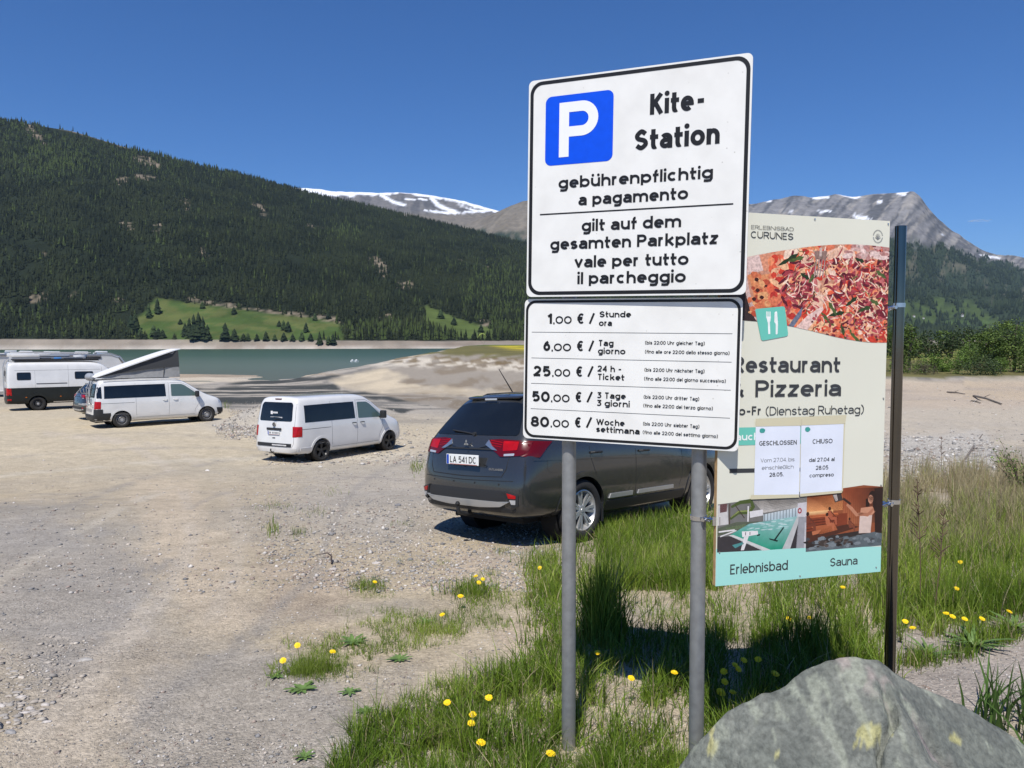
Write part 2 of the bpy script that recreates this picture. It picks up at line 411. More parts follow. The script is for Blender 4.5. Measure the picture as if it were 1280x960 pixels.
nr, na = GX.shape
idx = np.arange(nr * na).reshape(nr, na)
q = np.stack([idx[:-1, :-1], idx[1:, :-1], idx[1:, 1:], idx[:-1, 1:]], -1).reshape(-1, 4)
wrap = np.stack([idx[:-1, -1], idx[1:, -1], idx[1:, 0], idx[:-1, 0]], -1)
q = np.concatenate([q, wrap])[:, ::-1]
def ground_material():
    m = bpy.data.materials.new('gravelly_ground'); m.use_nodes = True
    N, L = m.node_tree.nodes, m.node_tree.links; b = N['Principled BSDF']
    b.inputs['Roughness'].default_value = .95; b.inputs['Specular IOR Level'].default_value = .06
    a = N.new('ShaderNodeAttribute'); a.attribute_name = 'col'
    co = N.new('ShaderNodeTexCoord')
    def noise(s, d=6, r=.6):
        t = N.new('ShaderNodeTexNoise'); t.inputs['Scale'].default_value = s; t.inputs['Detail'].default_value = d; t.inputs['Roughness'].default_value = r
        L.new(co.outputs['Object'], t.inputs['Vector']); return t.outputs['Fac']
    def vor(s, feat='F1', rnd=1):
        t = N.new('ShaderNodeTexVoronoi'); t.inputs['Scale'].default_value = s; t.feature = feat; t.inputs['Randomness'].default_value = rnd
        L.new(co.outputs['Object'], t.inputs['Vector']); return t
    def mr(x, a0, a1, b0, b1):
        t = N.new('ShaderNodeMapRange'); L.new(x, t.inputs['Value'])
        for k, v in zip(('From Min', 'From Max', 'To Min', 'To Max'), (a0, a1, b0, b1)): t.inputs[k].default_value = v
        return t.outputs['Result']
    def mul(x, y, op='MULTIPLY'):
        t = N.new('ShaderNodeMath'); t.operation = op; 
        L.new(x, t.inputs[0])
        if isinstance(y, (int, float)): t.inputs[1].default_value = y
        else: L.new(y, t.inputs[1])
        return t.outputs[0]
    v1 = vor(55); v2 = vor(130); v3 = vor(14)
    cell = mr(v1.outputs['Color'], 0, 1, .80, 1.22)             # each pebble its own tone
    cell2 = mr(v2.outputs['Color'], 0, 1, .84, 1.17)
    k = mul(mul(cell, cell2), mr(noise(3.5, 8, .7), .3, .7, .84, 1.14))
    k = mul(k, mr(noise(22, 5, .7), .3, .7, .88, 1.12))
    sc = N.new('ShaderNodeVectorMath'); sc.operation = 'SCALE'
    L.new(a.outputs['Color'], sc.inputs[0]); L.new(k, sc.inputs['Scale'])
    L.new(sc.outputs['Vector'], b.inputs['Base Color'])
    h = mul(mul(mr(v1.outputs['Distance'], 0, .6, 1, 0), mr(noise(1.2, 3), .4, .6, .15, 1)), .008)
    h2 = mul(mr(v2.outputs['Distance'], 0, .6, 1, 0), .003)
    h3 = mul(noise(9, 8, .7), .03)
    hh = mul(mul(h, h2, 'ADD'), h3, 'ADD')
    bp = N.new('ShaderNodeBump'); bp.inputs['Strength'].default_value = .9; bp.inputs['Distance'].default_value = 1.0
    L.new(hh, bp.inputs['Height']); L.new(bp.outputs['Normal'], b.inputs['Normal'])
    return m
G = np_mesh('ground', np.stack([GX, GY, GZ], -1).reshape(-1, 3), q, ground_material(), smooth=True, colors=col.reshape(-1, 3), nper=4)
meta(G, kind='structure')

# ---- lake
def water_material():
    m = bpy.data.materials.new('lake_water'); m.use_nodes = True
    N, L = m.node_tree.nodes, m.node_tree.links; b = N['Principled BSDF']
    b.inputs['Roughness'].default_value = .30; b.inputs['Specular IOR Level'].default_value = .15
    co = N.new('ShaderNodeTexCoord')
    sx = N.new('ShaderNodeSeparateXYZ'); L.new(co.outputs['Object'], sx.inputs[0])
    mp = N.new('ShaderNodeMapping'); mp.inputs['Scale'].default_value = (.006, .025, 1); L.new(co.outputs['Object'], mp.inputs[0])
    t = N.new('ShaderNodeTexNoise'); t.inputs['Scale'].default_value = 1; t.inputs['Detail'].default_value = 5; L.new(mp.outputs[0], t.inputs['Vector'])
    ad = N.new('ShaderNodeMath'); ad.operation = 'MULTIPLY_ADD'; L.new(t.outputs['Fac'], ad.inputs[0]); ad.inputs[1].default_value = 160; L.new(sx.outputs['Y'], ad.inputs[2])
    cr = N.new('ShaderNodeValToRGB'); mr = N.new('ShaderNodeMapRange'); L.new(ad.outputs[0], mr.inputs['Value'])
    mr.inputs['From Min'].default_value = 230; mr.inputs['From Max'].default_value = 1250
    L.new(mr.outputs['Result'], cr.inputs['Fac'])
    e = cr.color_ramp.elements
    e[0].position = 0; e[0].color = (.12, .135, .10, 1); e[1].position = 1; e[1].color = (.036, .072, .044, 1)
    x = e.new(.12); x.color = (.12, .155, .115, 1); x = e.new(.35); x.color = (.062, .108, .070, 1)
    L.new(cr.outputs['Color'], b.inputs['Base Color'])
    mp2 = N.new('ShaderNodeMapping'); mp2.inputs['Scale'].default_value = (.5, 1.4, 1); L.new(co.outputs['Object'], mp2.inputs[0])
    t2 = N.new('ShaderNodeTexNoise'); t2.inputs['Scale'].default_value = 1; t2.inputs['Detail'].default_value = 4; L.new(mp2.outputs[0], t2.inputs['Vector'])
    bp = N.new('ShaderNodeBump'); bp.inputs['Strength'].default_value = .6; bp.inputs['Distance'].default_value = .12
    L.new(t2.outputs['Fac'], bp.inputs['Height']); L.new(bp.outputs['Normal'], b.inputs['Normal'])
    return m
wv = [(-3500, 120, WATER_Z), (1400, 120, WATER_Z), (1400, 1330, WATER_Z), (-3500, 1330, WATER_Z)]
W = mesh_obj('water', wv, [(0, 1, 2, 3)], water_material()); meta(W, kind='structure')

# ---- mountains: height fields over (azimuth ratio X/Y, depth Y), skyline read as elevation
def el(py): return math.tan(math.atan((480 - py) / F) - PITCH)
def skyline(tab, dy=0):
    a = np.array([(x - 640) / F * 1.0 for x, y in tab]); z = np.array([el(y + dy) for x, y in tab])
    return a, z
def mountain(name, tab, Y0, Y1, z0, shape, dy, a_rng, na, ny, rough, colour, ridge_rough=0):
    A = np.linspace(*a_rng, na); T = np.linspace(0, 1.25, ny)
    AA, TT = np.meshgrid(A, T)
    sa, sz = skyline(tab, dy)
    e = np.interp(AA, sa, sz)
    Yb = Y0(AA) if callable(Y0) else np.full_like(AA, Y0)
    Yr = Y1(AA) if callable(Y1) else np.full_like(AA, Y1)
    YY = Yb + (Yr - Yb) * TT
    XX = AA * YY
    Zr = e * Yr
    zb = z0(AA) if callable(z0) else z0
    p = shape(np.clip(TT, 0, 1), AA)
    Z = zb + (Zr - zb) * p
    nz = (fbm(XX / 420, YY / 420, 5) - .5) * rough * np.sin(np.pi * np.clip(TT, 0, 1)) ** .7 * 1.0
    Z = Z + nz + ridge_rough * (fbm(AA * 60, YY * 0 + 3, 4) - .5) * ss(.6, 1, TT)
    Z = np.where(TT > 1, Z - (TT - 1) * (Yr - Yb) * .35, Z)
    # keep everything under the skyline of the photograph's ridge
    Z = np.where(TT < 1, np.minimum(Z, (e - .0012) * YY + 0 * Z + .0), Z) if not ridge_rough else Z
    Z = Z + CZ
    px, py = proj(XX, YY, Z)
    c = colour(XX, YY, Z, TT, px, py)
    i = np.arange(na * ny).reshape(ny, na)
    q = np.stack([i[:-1, :-1], i[:-1, 1:], i[1:, 1:], i[1:, :-1]], -1).reshape(-1, 4)
    o = np_mesh(name, np.stack([XX, YY, Z], -1).reshape(-1, 3), q, mat('mountain_ground', attr='col', rough=.95, spec=.1, noise=(.02, .22), bump=(.06, .5, 9)), smooth=True, colors=c.reshape(-1, 3), nper=4)
    meta(o, kind='structure')
    return dict(A=A, T=T, X=XX, Y=YY, Z=Z, px=px, py=py, o=o)
def interp2(M, key, fa, ft):
    g = M[key]; ny, na = g.shape
    x = np.clip(fa, 0, na - 1.001); y = np.clip(ft, 0, ny - 1.001)
    xi, yi = x.astype(int), y.astype(int); fx, fy = x - xi, y - yi
    return (g[yi, xi] * (1 - fx) + g[yi, xi + 1] * fx) * (1 - fy) + (g[yi + 1, xi] * (1 - fx) + g[yi + 1, xi + 1] * fx) * fy

LTAB = [(-900, 60), (-500, 90), (-200, 120), (-60, 138), (0, 143), (40, 148), (100, 158), (170, 180), (240, 198), (300, 212), (345, 224), (400, 240), (480, 258), (560, 278), (620, 292), (655, 301), (760, 330), (880, 362), (1000, 395), (1120, 418), (1300, 424)]
MEADOW = [(163, 421), (168, 402), (196, 371), (236, 378), (300, 386), (345, 392), (400, 399), (425, 404), (430, 424), (330, 428), (240, 426)]
MEADOW2 = [(532, 380), (548, 388), (578, 400), (616, 410), (618, 424), (580, 422), (548, 414), (530, 402)]
SCARS = [([(28, 150), (34, 148), (50, 168), (62, 180), (56, 181), (44, 170)], 1.5), ([(165, 194), (185, 196), (202, 204), (200, 209), (182, 206)], 2), ([(168, 217), (197, 219), (196, 225), (168, 225)], 1.5), ([(140, 225), (160, 221), (162, 227), (142, 228)], 1),
         ([(320, 254), (333, 255), (333, 280), (326, 272)], 2), ([(250, 306), (256, 306), (258, 330), (253, 326)], 1.5), ([(228, 246), (234, 250), (236, 262), (231, 258)], 1), ([(464, 320), (474, 322), (488, 338), (482, 346), (470, 334)], 2), ([(496, 350), (516, 352), (514, 360), (500, 360)], 2),
         ([(150, 276), (168, 280), (166, 286), (152, 282)], 1.5), ([(606, 334), (614, 332), (614, 338), (608, 340)], 1.5), ([(570, 325), (580, 322), (576, 330)], 1.2), ([(480, 392), (492, 392), (490, 400), (478, 400)], 2), ([(600, 400), (612, 402), (612, 410), (602, 408)], 2), ([(52, 314), (60, 316), (58, 322)], 1),
         ([(380, 279), (408, 283), (406, 289), (382, 285)], 1.5), ([(236, 371), (300, 382), (350, 389), (420, 396), (420, 400), (345, 394), (236, 376)], 1.2), ([(395, 391), (425, 396), (425, 404), (402, 402)], 1.5), ([(35, 370), (60, 362), (58, 372), (40, 376)], 2.5), ([(85, 366), (98, 364), (92, 371)], 1.5), ([(138, 372), (156, 370), (150, 378)], 1.5), ([(196, 276), (202, 280), (200, 296), (195, 290)], 1)]
def scar_mask(px, py):
    m = np.zeros(px.shape)
    jx = px + (fbm(px / 2.5, py / 2.5, 3) - .5) * 12; jy = py + (fbm(px / 2.5 + 9, py / 2.5, 3) - .5) * 9
    for p, s in SCARS: m = np.maximum(m, ss(-s, s * .6, polydist(jx, jy, p)))
    return m
def lcol(X, Y, Z, T, px, py):
    c = np.zeros(X.shape + (3,)) + (.016, .022, .011)
    c = blend(c, (.20, .165, .12), scar_mask(px, py) * ss(.30, .55, fbm(px / 2.2, py / 2.2 + 4, 3)))
    c = blend(c, (.23, .19, .13), pm(px, py, [(34, 146), (60, 146), (120, 160), (175, 182), (160, 184), (110, 168), (70, 158)], 2, 3))
    c = blend(c, (.058, .092, .024), pm(px, py, MEADOW, 2, 3)); c = blend(c, (.08, .11, .03), pm(px, py, MEADOW2, 2, 3))
    c = blend(c, (.13, .13, .045), pm(px, py, MEADOW, 2, 3) * ss(.5, .65, fbm(X / 25, Y / 25, 3)) * .5)
    shore = ss(9.5 + CZ, 7 + CZ, Z + 0 * X) 
    c = blend(c, (.25, .215, .175), ss(1.0, 0, (Z - CZ - np.interp(px, [0, 500], [9.5, 4.5])) / 1.2))
    c = blend(c, (.42, .38, .33), ss(1.0, 0, (Z - CZ + 3.2) / 1.2))
    c = blend(c, (.24, .19, .15), ss(.52, .62, fbm(px / 40, (Z - CZ) / 2.2, 3)) * ss(1, 0, (Z - CZ - 4) / 3) * .6)
    return c
def lshape(t, a):
    # a steep bank out of the water, a gentler shelf with meadows, then the wooded flank
    b = np.interp(t, [0, .012, .03, .09, .4, .75, 1.0], [0, .021, .028, .075, .39, .74, 1.0])
    return b
LM = mountain('mountain', LTAB, 1255, lambda a: 2900 + 250 * np.cos(a * 5), -7.6, lshape, 3.5, (-1.25, .70), 330, 190, 60, lcol)

RTAB = [(340, 300), (480, 296), (560, 290), (600, 274), (625, 264), (640, 257), (655, 252), (700, 243), (780, 236), (850, 243), (900, 250), (935, 256), (960, 251), (990, 246), (1010, 248), (1040, 243), (1062, 248), (1090, 243), (1137, 241), (1144, 247), (1156, 262), (1168, 276), (1180, 287), (1200, 300), (1225, 314), (1250, 322), (1285, 326), (1400, 340), (1700, 380)]
HILL = [(1150, 378), (1172, 371), (1196, 374), (1222, 384), (1246, 398), (1262, 412), (1235, 420), (1200, 408), (1120, 412), (1120, 384)]
def rcol(X, Y, Z, T, px, py):
    n = fbm(px / 9, py / 9, 4)
    rock = np.zeros(X.shape + (3,)) + (.195, .188, .186)
    rock = blend(rock, (.095, .095, .098), ss(.40, .58, fbm(px / 7 + py / 9, py / 22, 5)))
    rock = blend(rock, (.27, .25, .225), ss(.55, .7, fbm((px + py) / 5, (py - px) / 26, 4)) * .8)
    rock = blend(rock, (.17, .145, .105), (px < 720) * .8 * np.ones_like(px))
    c = rock
    tree = np.interp(px, [600, 900, 1110, 1180, 1240, 1290], [290, 300, 302, 306, 328, 338]) + (n - .5) * 26
    c = blend(c, (.030, .044, .026), ss(-4, 5, py - tree))
    c = blend(c, (.12, .11, .08), ss(.60, .68, fbm(px / 8, py / 14 + 7, 4)) * ss(0, 8, py - tree) * ss(60, 30, py - tree) * .7)
    c = blend(c, (.058, .085, .03), pm(px, py, HILL, 3, 8, 10))
    c = blend(c, (.028, .04, .022), ss(.50, .56, fbm(px / 11, py / 5, 3)) * pm(px, py, HILL, 3) * .9)
    c = blend(c, (.06, .095, .03), ss(398, 406, py) * ss(.4, .55, n))
    snow = np.zeros(px.shape)
    jx = px + (fbm(px / 4, py / 3, 3) - .5) * 5; jy = py + (fbm(px / 4 + 9, py / 3, 3) - .5) * 3
    for p in ([(1012, 247), (1036, 246), (1036, 249), (1016, 250)], [(1040, 241), (1062, 243), (1078, 248), (1070, 250), (1058, 247)], [(1084, 241), (1116, 240), (1116, 243), (1090, 244)], [(1120, 239), (1136, 240), (1134, 246), (1124, 245)], [(1068, 270), (1082, 271), (1092, 276), (1070, 275)],
              [(1023, 264), (1040, 264), (1042, 266), (1024, 267)], [(1096, 252), (1103, 252), (1102, 255), (1098, 255)], [(978, 264), (990, 264), (990, 266)], [(1175, 293), (1182, 294), (1180, 297)], [(1140, 275), (1144, 276), (1142, 279)], [(1225, 320), (1248, 322), (1250, 325), (1232, 324)], [(948, 251), (965, 251), (964, 254)]):
        snow = np.maximum(snow, ss(-.8, .8, polydist(jx, jy, p)))
    c = blend(c, (.72, .74, .78), snow)
    return c
RM = mountain('mountain', RTAB, lambda a: 1900 + 0 * a, lambda a: 6200 + 0 * a, -6, lambda t, a: np.interp(t, [0, .12, .25, .5, .8, 1], [0, .055, .15, .36, .72, 1]), 0, (-.35, 1.0), 430, 190, 430, rcol, ridge_rough=20)
STAB = [(250, 234), (340, 233), (384, 234), (420, 238), (440, 239), (475, 241), (500, 239), (530, 242), (560, 247), (580, 251), (602, 257), (622, 263), (640, 268), (700, 280), (900, 300)]
def scol(X, Y, Z, T, px, py):
    c = np.zeros(X.shape + (3,)) + (.15, .135, .12)
    c = blend(c, (.09, .082, .075), ss(.42, .6, fbm(px / 6, py / 8, 5)))
    sky_y = np.interp(px, [x for x, y in STAB], [y for x, y in STAB])
    d = py - sky_y
    j = (fbm(px / 9, py / 4, 4) - .5)
    sn = ss(2.5, 1.0, d + j * 7 - np.interp(px, [384, 440, 470, 520, 600], [6, 4.5, 1, .5, 1]))
    def line(pts, w):
        best = np.zeros(px.shape)
        for (x0, y0), (x1, y1) in zip(pts[:-1], pts[1:]):
            t = np.clip(((px - x0) * (x1 - x0) + (py - y0) * (y1 - y0)) / ((x1 - x0) ** 2 + (y1 - y0) ** 2), 0, 1)
            best = np.maximum(best, ss(w, w * .4, np.hypot(px + j * 5 - x0 - t * (x1 - x0), py + j * 3 - y0 - t * (y1 - y0))))
        return best
    for pts, w in (([(478, 244), (492, 252), (506, 256)], 2.6), ([(540, 247), (548, 256), (560, 262), (570, 265)], 3.4), ([(532, 263), (560, 266), (590, 265), (620, 262)], 1.9), ([(560, 248), (575, 252), (590, 256), (604, 258)], 3.0), ([(575, 256), (590, 262), (604, 265)], 2.0), ([(506, 248), (520, 250)], 1.5), ([(525, 248), (535, 250)], 1.6), ([(595, 259), (620, 262)], 2.2)):
        sn = np.maximum(sn, line(pts, w))
    c = blend(c, (.16, .135, .10), ss(264, 270, py))
    return blend(c, (.80, .82, .86), sn)
SM = mountain('mountain', STAB, 7000, 10500, 100, lambda t, a: t ** .9, 0, (-.55, .4), 380, 90, 260, scol, ridge_rough=25)

# ================================================================ FOREST (far-off woods as stuff)
def conifer_field(name, M, n, mask, hrange, width, sides=5, tiers=2, seed=1, a_clip=None, tones=None):
    r = np.random.default_rng(seed)
    ny, na = M['X'].shape
    # area-uniform sampling by quad area
    dX = np.hypot(np.diff(M['X'], axis=1)[:-1], 0); dY = np.diff(M['Y'], axis=0)[:, :-1]
    area = np.abs(dX * dY) * (M['_w'] if '_w' in M else 1)
    tmid = (M['T'][:-1] + M['T'][1:])[:, None] / 2; amid = (M['A'][:-1] + M['A'][1:])[None, :] / 2
    wgt = area * (tmid < 1.02)
    if a_clip: wgt = wgt * (amid > a_clip[0]) * (amid < a_clip[1])
    wgt = wgt / wgt.sum()
    pick = r.choice(wgt.size, n, p=wgt.ravel())
    ft = pick // (na - 1) + r.random(n); fa = pick % (na - 1) + r.random(n)
    X, Y, Z = (interp2(M, k, fa, ft) for k in 'XYZ')
    px, py = proj(X, Y, Z)
    keep = r.random(n) < mask(X, Y, Z, px, py)
    X, Y, Z, px, py = X[keep], Y[keep], Z[keep], px[keep], py[keep]
    n = len(X)
    h = r.uniform(*hrange, n) * (.75 + .5 * fbm(X / 90, Y / 90, 2)); rd = r.random(n) < .22; w = h * width * r.uniform(.75, 1.3, n) * np.where(rd, 1.6, 1); h = h * np.where(rd, .72, 1) * r.uniform(.75, 1.25, n)
    vs = []; fs = []; base = 0
    ang0 = r.random(n) * 6.28
    prof = [(0.06, 1.0, .52), (.38, .66, 1.0)] if tiers == 2 else [(.06, 1.0, 1.0)]
    # each tier: ring of "sides" + tip
    per = tiers * (sides + 1)
    V = np.zeros((n, per, 3)); k = 0; Ff = []
    for (z0, rr, z1) in prof:
        for s in range(sides):
            a = ang0 + 2 * np.pi * s / sides + k * .4; jr = r.uniform(.75, 1.25, n)
            V[:, k, 0] = X + np.cos(a) * w * rr * jr; V[:, k, 1] = Y + np.sin(a) * w * rr * jr; V[:, k, 2] = Z + h * (z0 + r.uniform(-.04, .04, n)); k += 1
        V[:, k, 0] = X; V[:, k, 1] = Y; V[:, k, 2] = Z + h * z1
        b = k - sides
        for s in range(sides): Ff.append((b + s, b + (s + 1) % sides, k))
        k += 1
    Ff = np.array(Ff)
    faces = (np.arange(n)[:, None, None] * per + Ff[None]).reshape(-1, 3)
    tn = fbm(X / 60, Y / 60, 3) + r.normal(0, .10, n)
    base_c = tones(X, Y, Z, px, py, tn, r)
    cc = np.repeat(base_c[:, None, :], per, 1) * r.uniform(.85, 1.15, (n, 1, 1))
    o = np_mesh(name, V.reshape(-1, 3), faces, mat('conifer_needles', attr='col', rough=.9, spec=.12), colors=cc.reshape(-1, 3))
    meta(o, kind='stuff')
    return o
def lmask(X, Y, Z, px, py):
    m = np.ones(px.shape)
    m *= 1 - .80 * np.clip(scar_mask(px, py) * 1.0, 0, 1)
    m *= 1 - pm(px, py, MEADOW, 2, 3); m *= 1 - pm(px, py, MEADOW2, 2, 3)
    m *= (Z - CZ > np.interp(px, [0, 500], [10.5, 5.5]))
    m *= 1 - .96 * pm(px, py, [(20, 142), (60, 144), (120, 157), (180, 182), (160, 188), (110, 172), (60, 163)], 3, 3)
    m *= ss(.25, .36, fbm(X / 45 + 3, Y / 45, 3))
    return m
def ltones(X, Y, Z, px, py, tn, r):
    n = len(X)
    dark = np.array((.012, .017, .0075)); mid = np.array((.022, .029, .012)); lar = np.array((.042, .060, .018))
    c = np.where((tn > .52)[:, None], mid, dark)
    # larches brighter high on the left, round the meadows and by the shore
    pl = .04 + .30 * ((py > 385) & (px < 170)) * ss(.4, .6, fbm(X / 70, Y / 70, 2)) + .35 * (py > 404) * (px > 320) + .30 * ss(60, 30, np.hypot(px - 60, (py - 205) * 2)) + .35 * ss(30, 12, np.hypot(px - 430, (py - 292) * 2)) + .3 * ss(60, 20, np.hypot(px - 625, (py - 370)))
    pl = pl + .25 * ss(240, 200, py) * (px < 330)
    return np.where((r.random(n) < pl)[:, None], lar, c)
conifer_field('forest', LM, 78000, lmask, (11, 20), .17, sides=4, tiers=2, seed=2, a_clip=(-.86, .30), tones=ltones)
def rmask(X, Y, Z, px, py):
    tree = np.interp(px, [600, 900, 1110, 1180, 1240, 1290], [290, 300, 302, 306, 328, 338]) + (fbm(px / 9, py / 9, 4) - .5) * 26
    m = ss(-2, 6, py - tree) * (1 - pm(px, py, HILL, 3, 8, 10) * (1 - .9 * ss(.50, .56, fbm(px / 11, py / 5, 3))))
    m = m * (1 - .8 * ss(.60, .66, fbm(px / 8, py / 14 + 7, 4)) * ss(60, 30, py - tree))
    return m * (px > 600)
def rtones(X, Y, Z, px, py, tn, r):
    return np.where((tn > .55)[:, None], np.array((.030, .044, .024)), np.array((.017, .026, .016)))
conifer_field('forest', RM, 30000, rmask, (16, 28), .22, sides=4, tiers=1, seed=5, a_clip=(.48, .80), tones=rtones)
# ================================================================ SIGNS
# ---- a plain rounded road-sign alphabet drawn as strokes
def _cr(pts, n=5):
    out = []
    for i in range(len(pts) - 1):
        p0, p1, p2, p3 = pts[max(i - 1, 0)], pts[i], pts[i + 1], pts[min(i + 2, len(pts) - 1)]
        for k in range(n):
            t = k / n
            out.append(tuple(.5 * (2 * b + (c - a) * t + (2 * a - 5 * b + 4 * c - d) * t * t + (d + 3 * b - a - 3 * c) * t ** 3) for a, b, c, d in zip(p0, p1, p2, p3)))
    return out + [pts[-1]]
def _arc(cx, cy, rx, ry, a0, a1, n=12):
    return [(cx + rx * math.cos(math.radians(a0 + (a1 - a0) * k / n)), cy + ry * math.sin(math.radians(a0 + (a1 - a0) * k / n))) for k in range(n + 1)]
_O = _arc(.5, .5, .5, .5, 0, 360, 24)
_arch = [(0, .55)] + _arc(.5, .52, .5, .48, 180, 0, 10) + [(1, 0)]
_bow = _arc(.5, .5, .5, .5, 0, 360, 24)
XH, DSC = .73, -.27
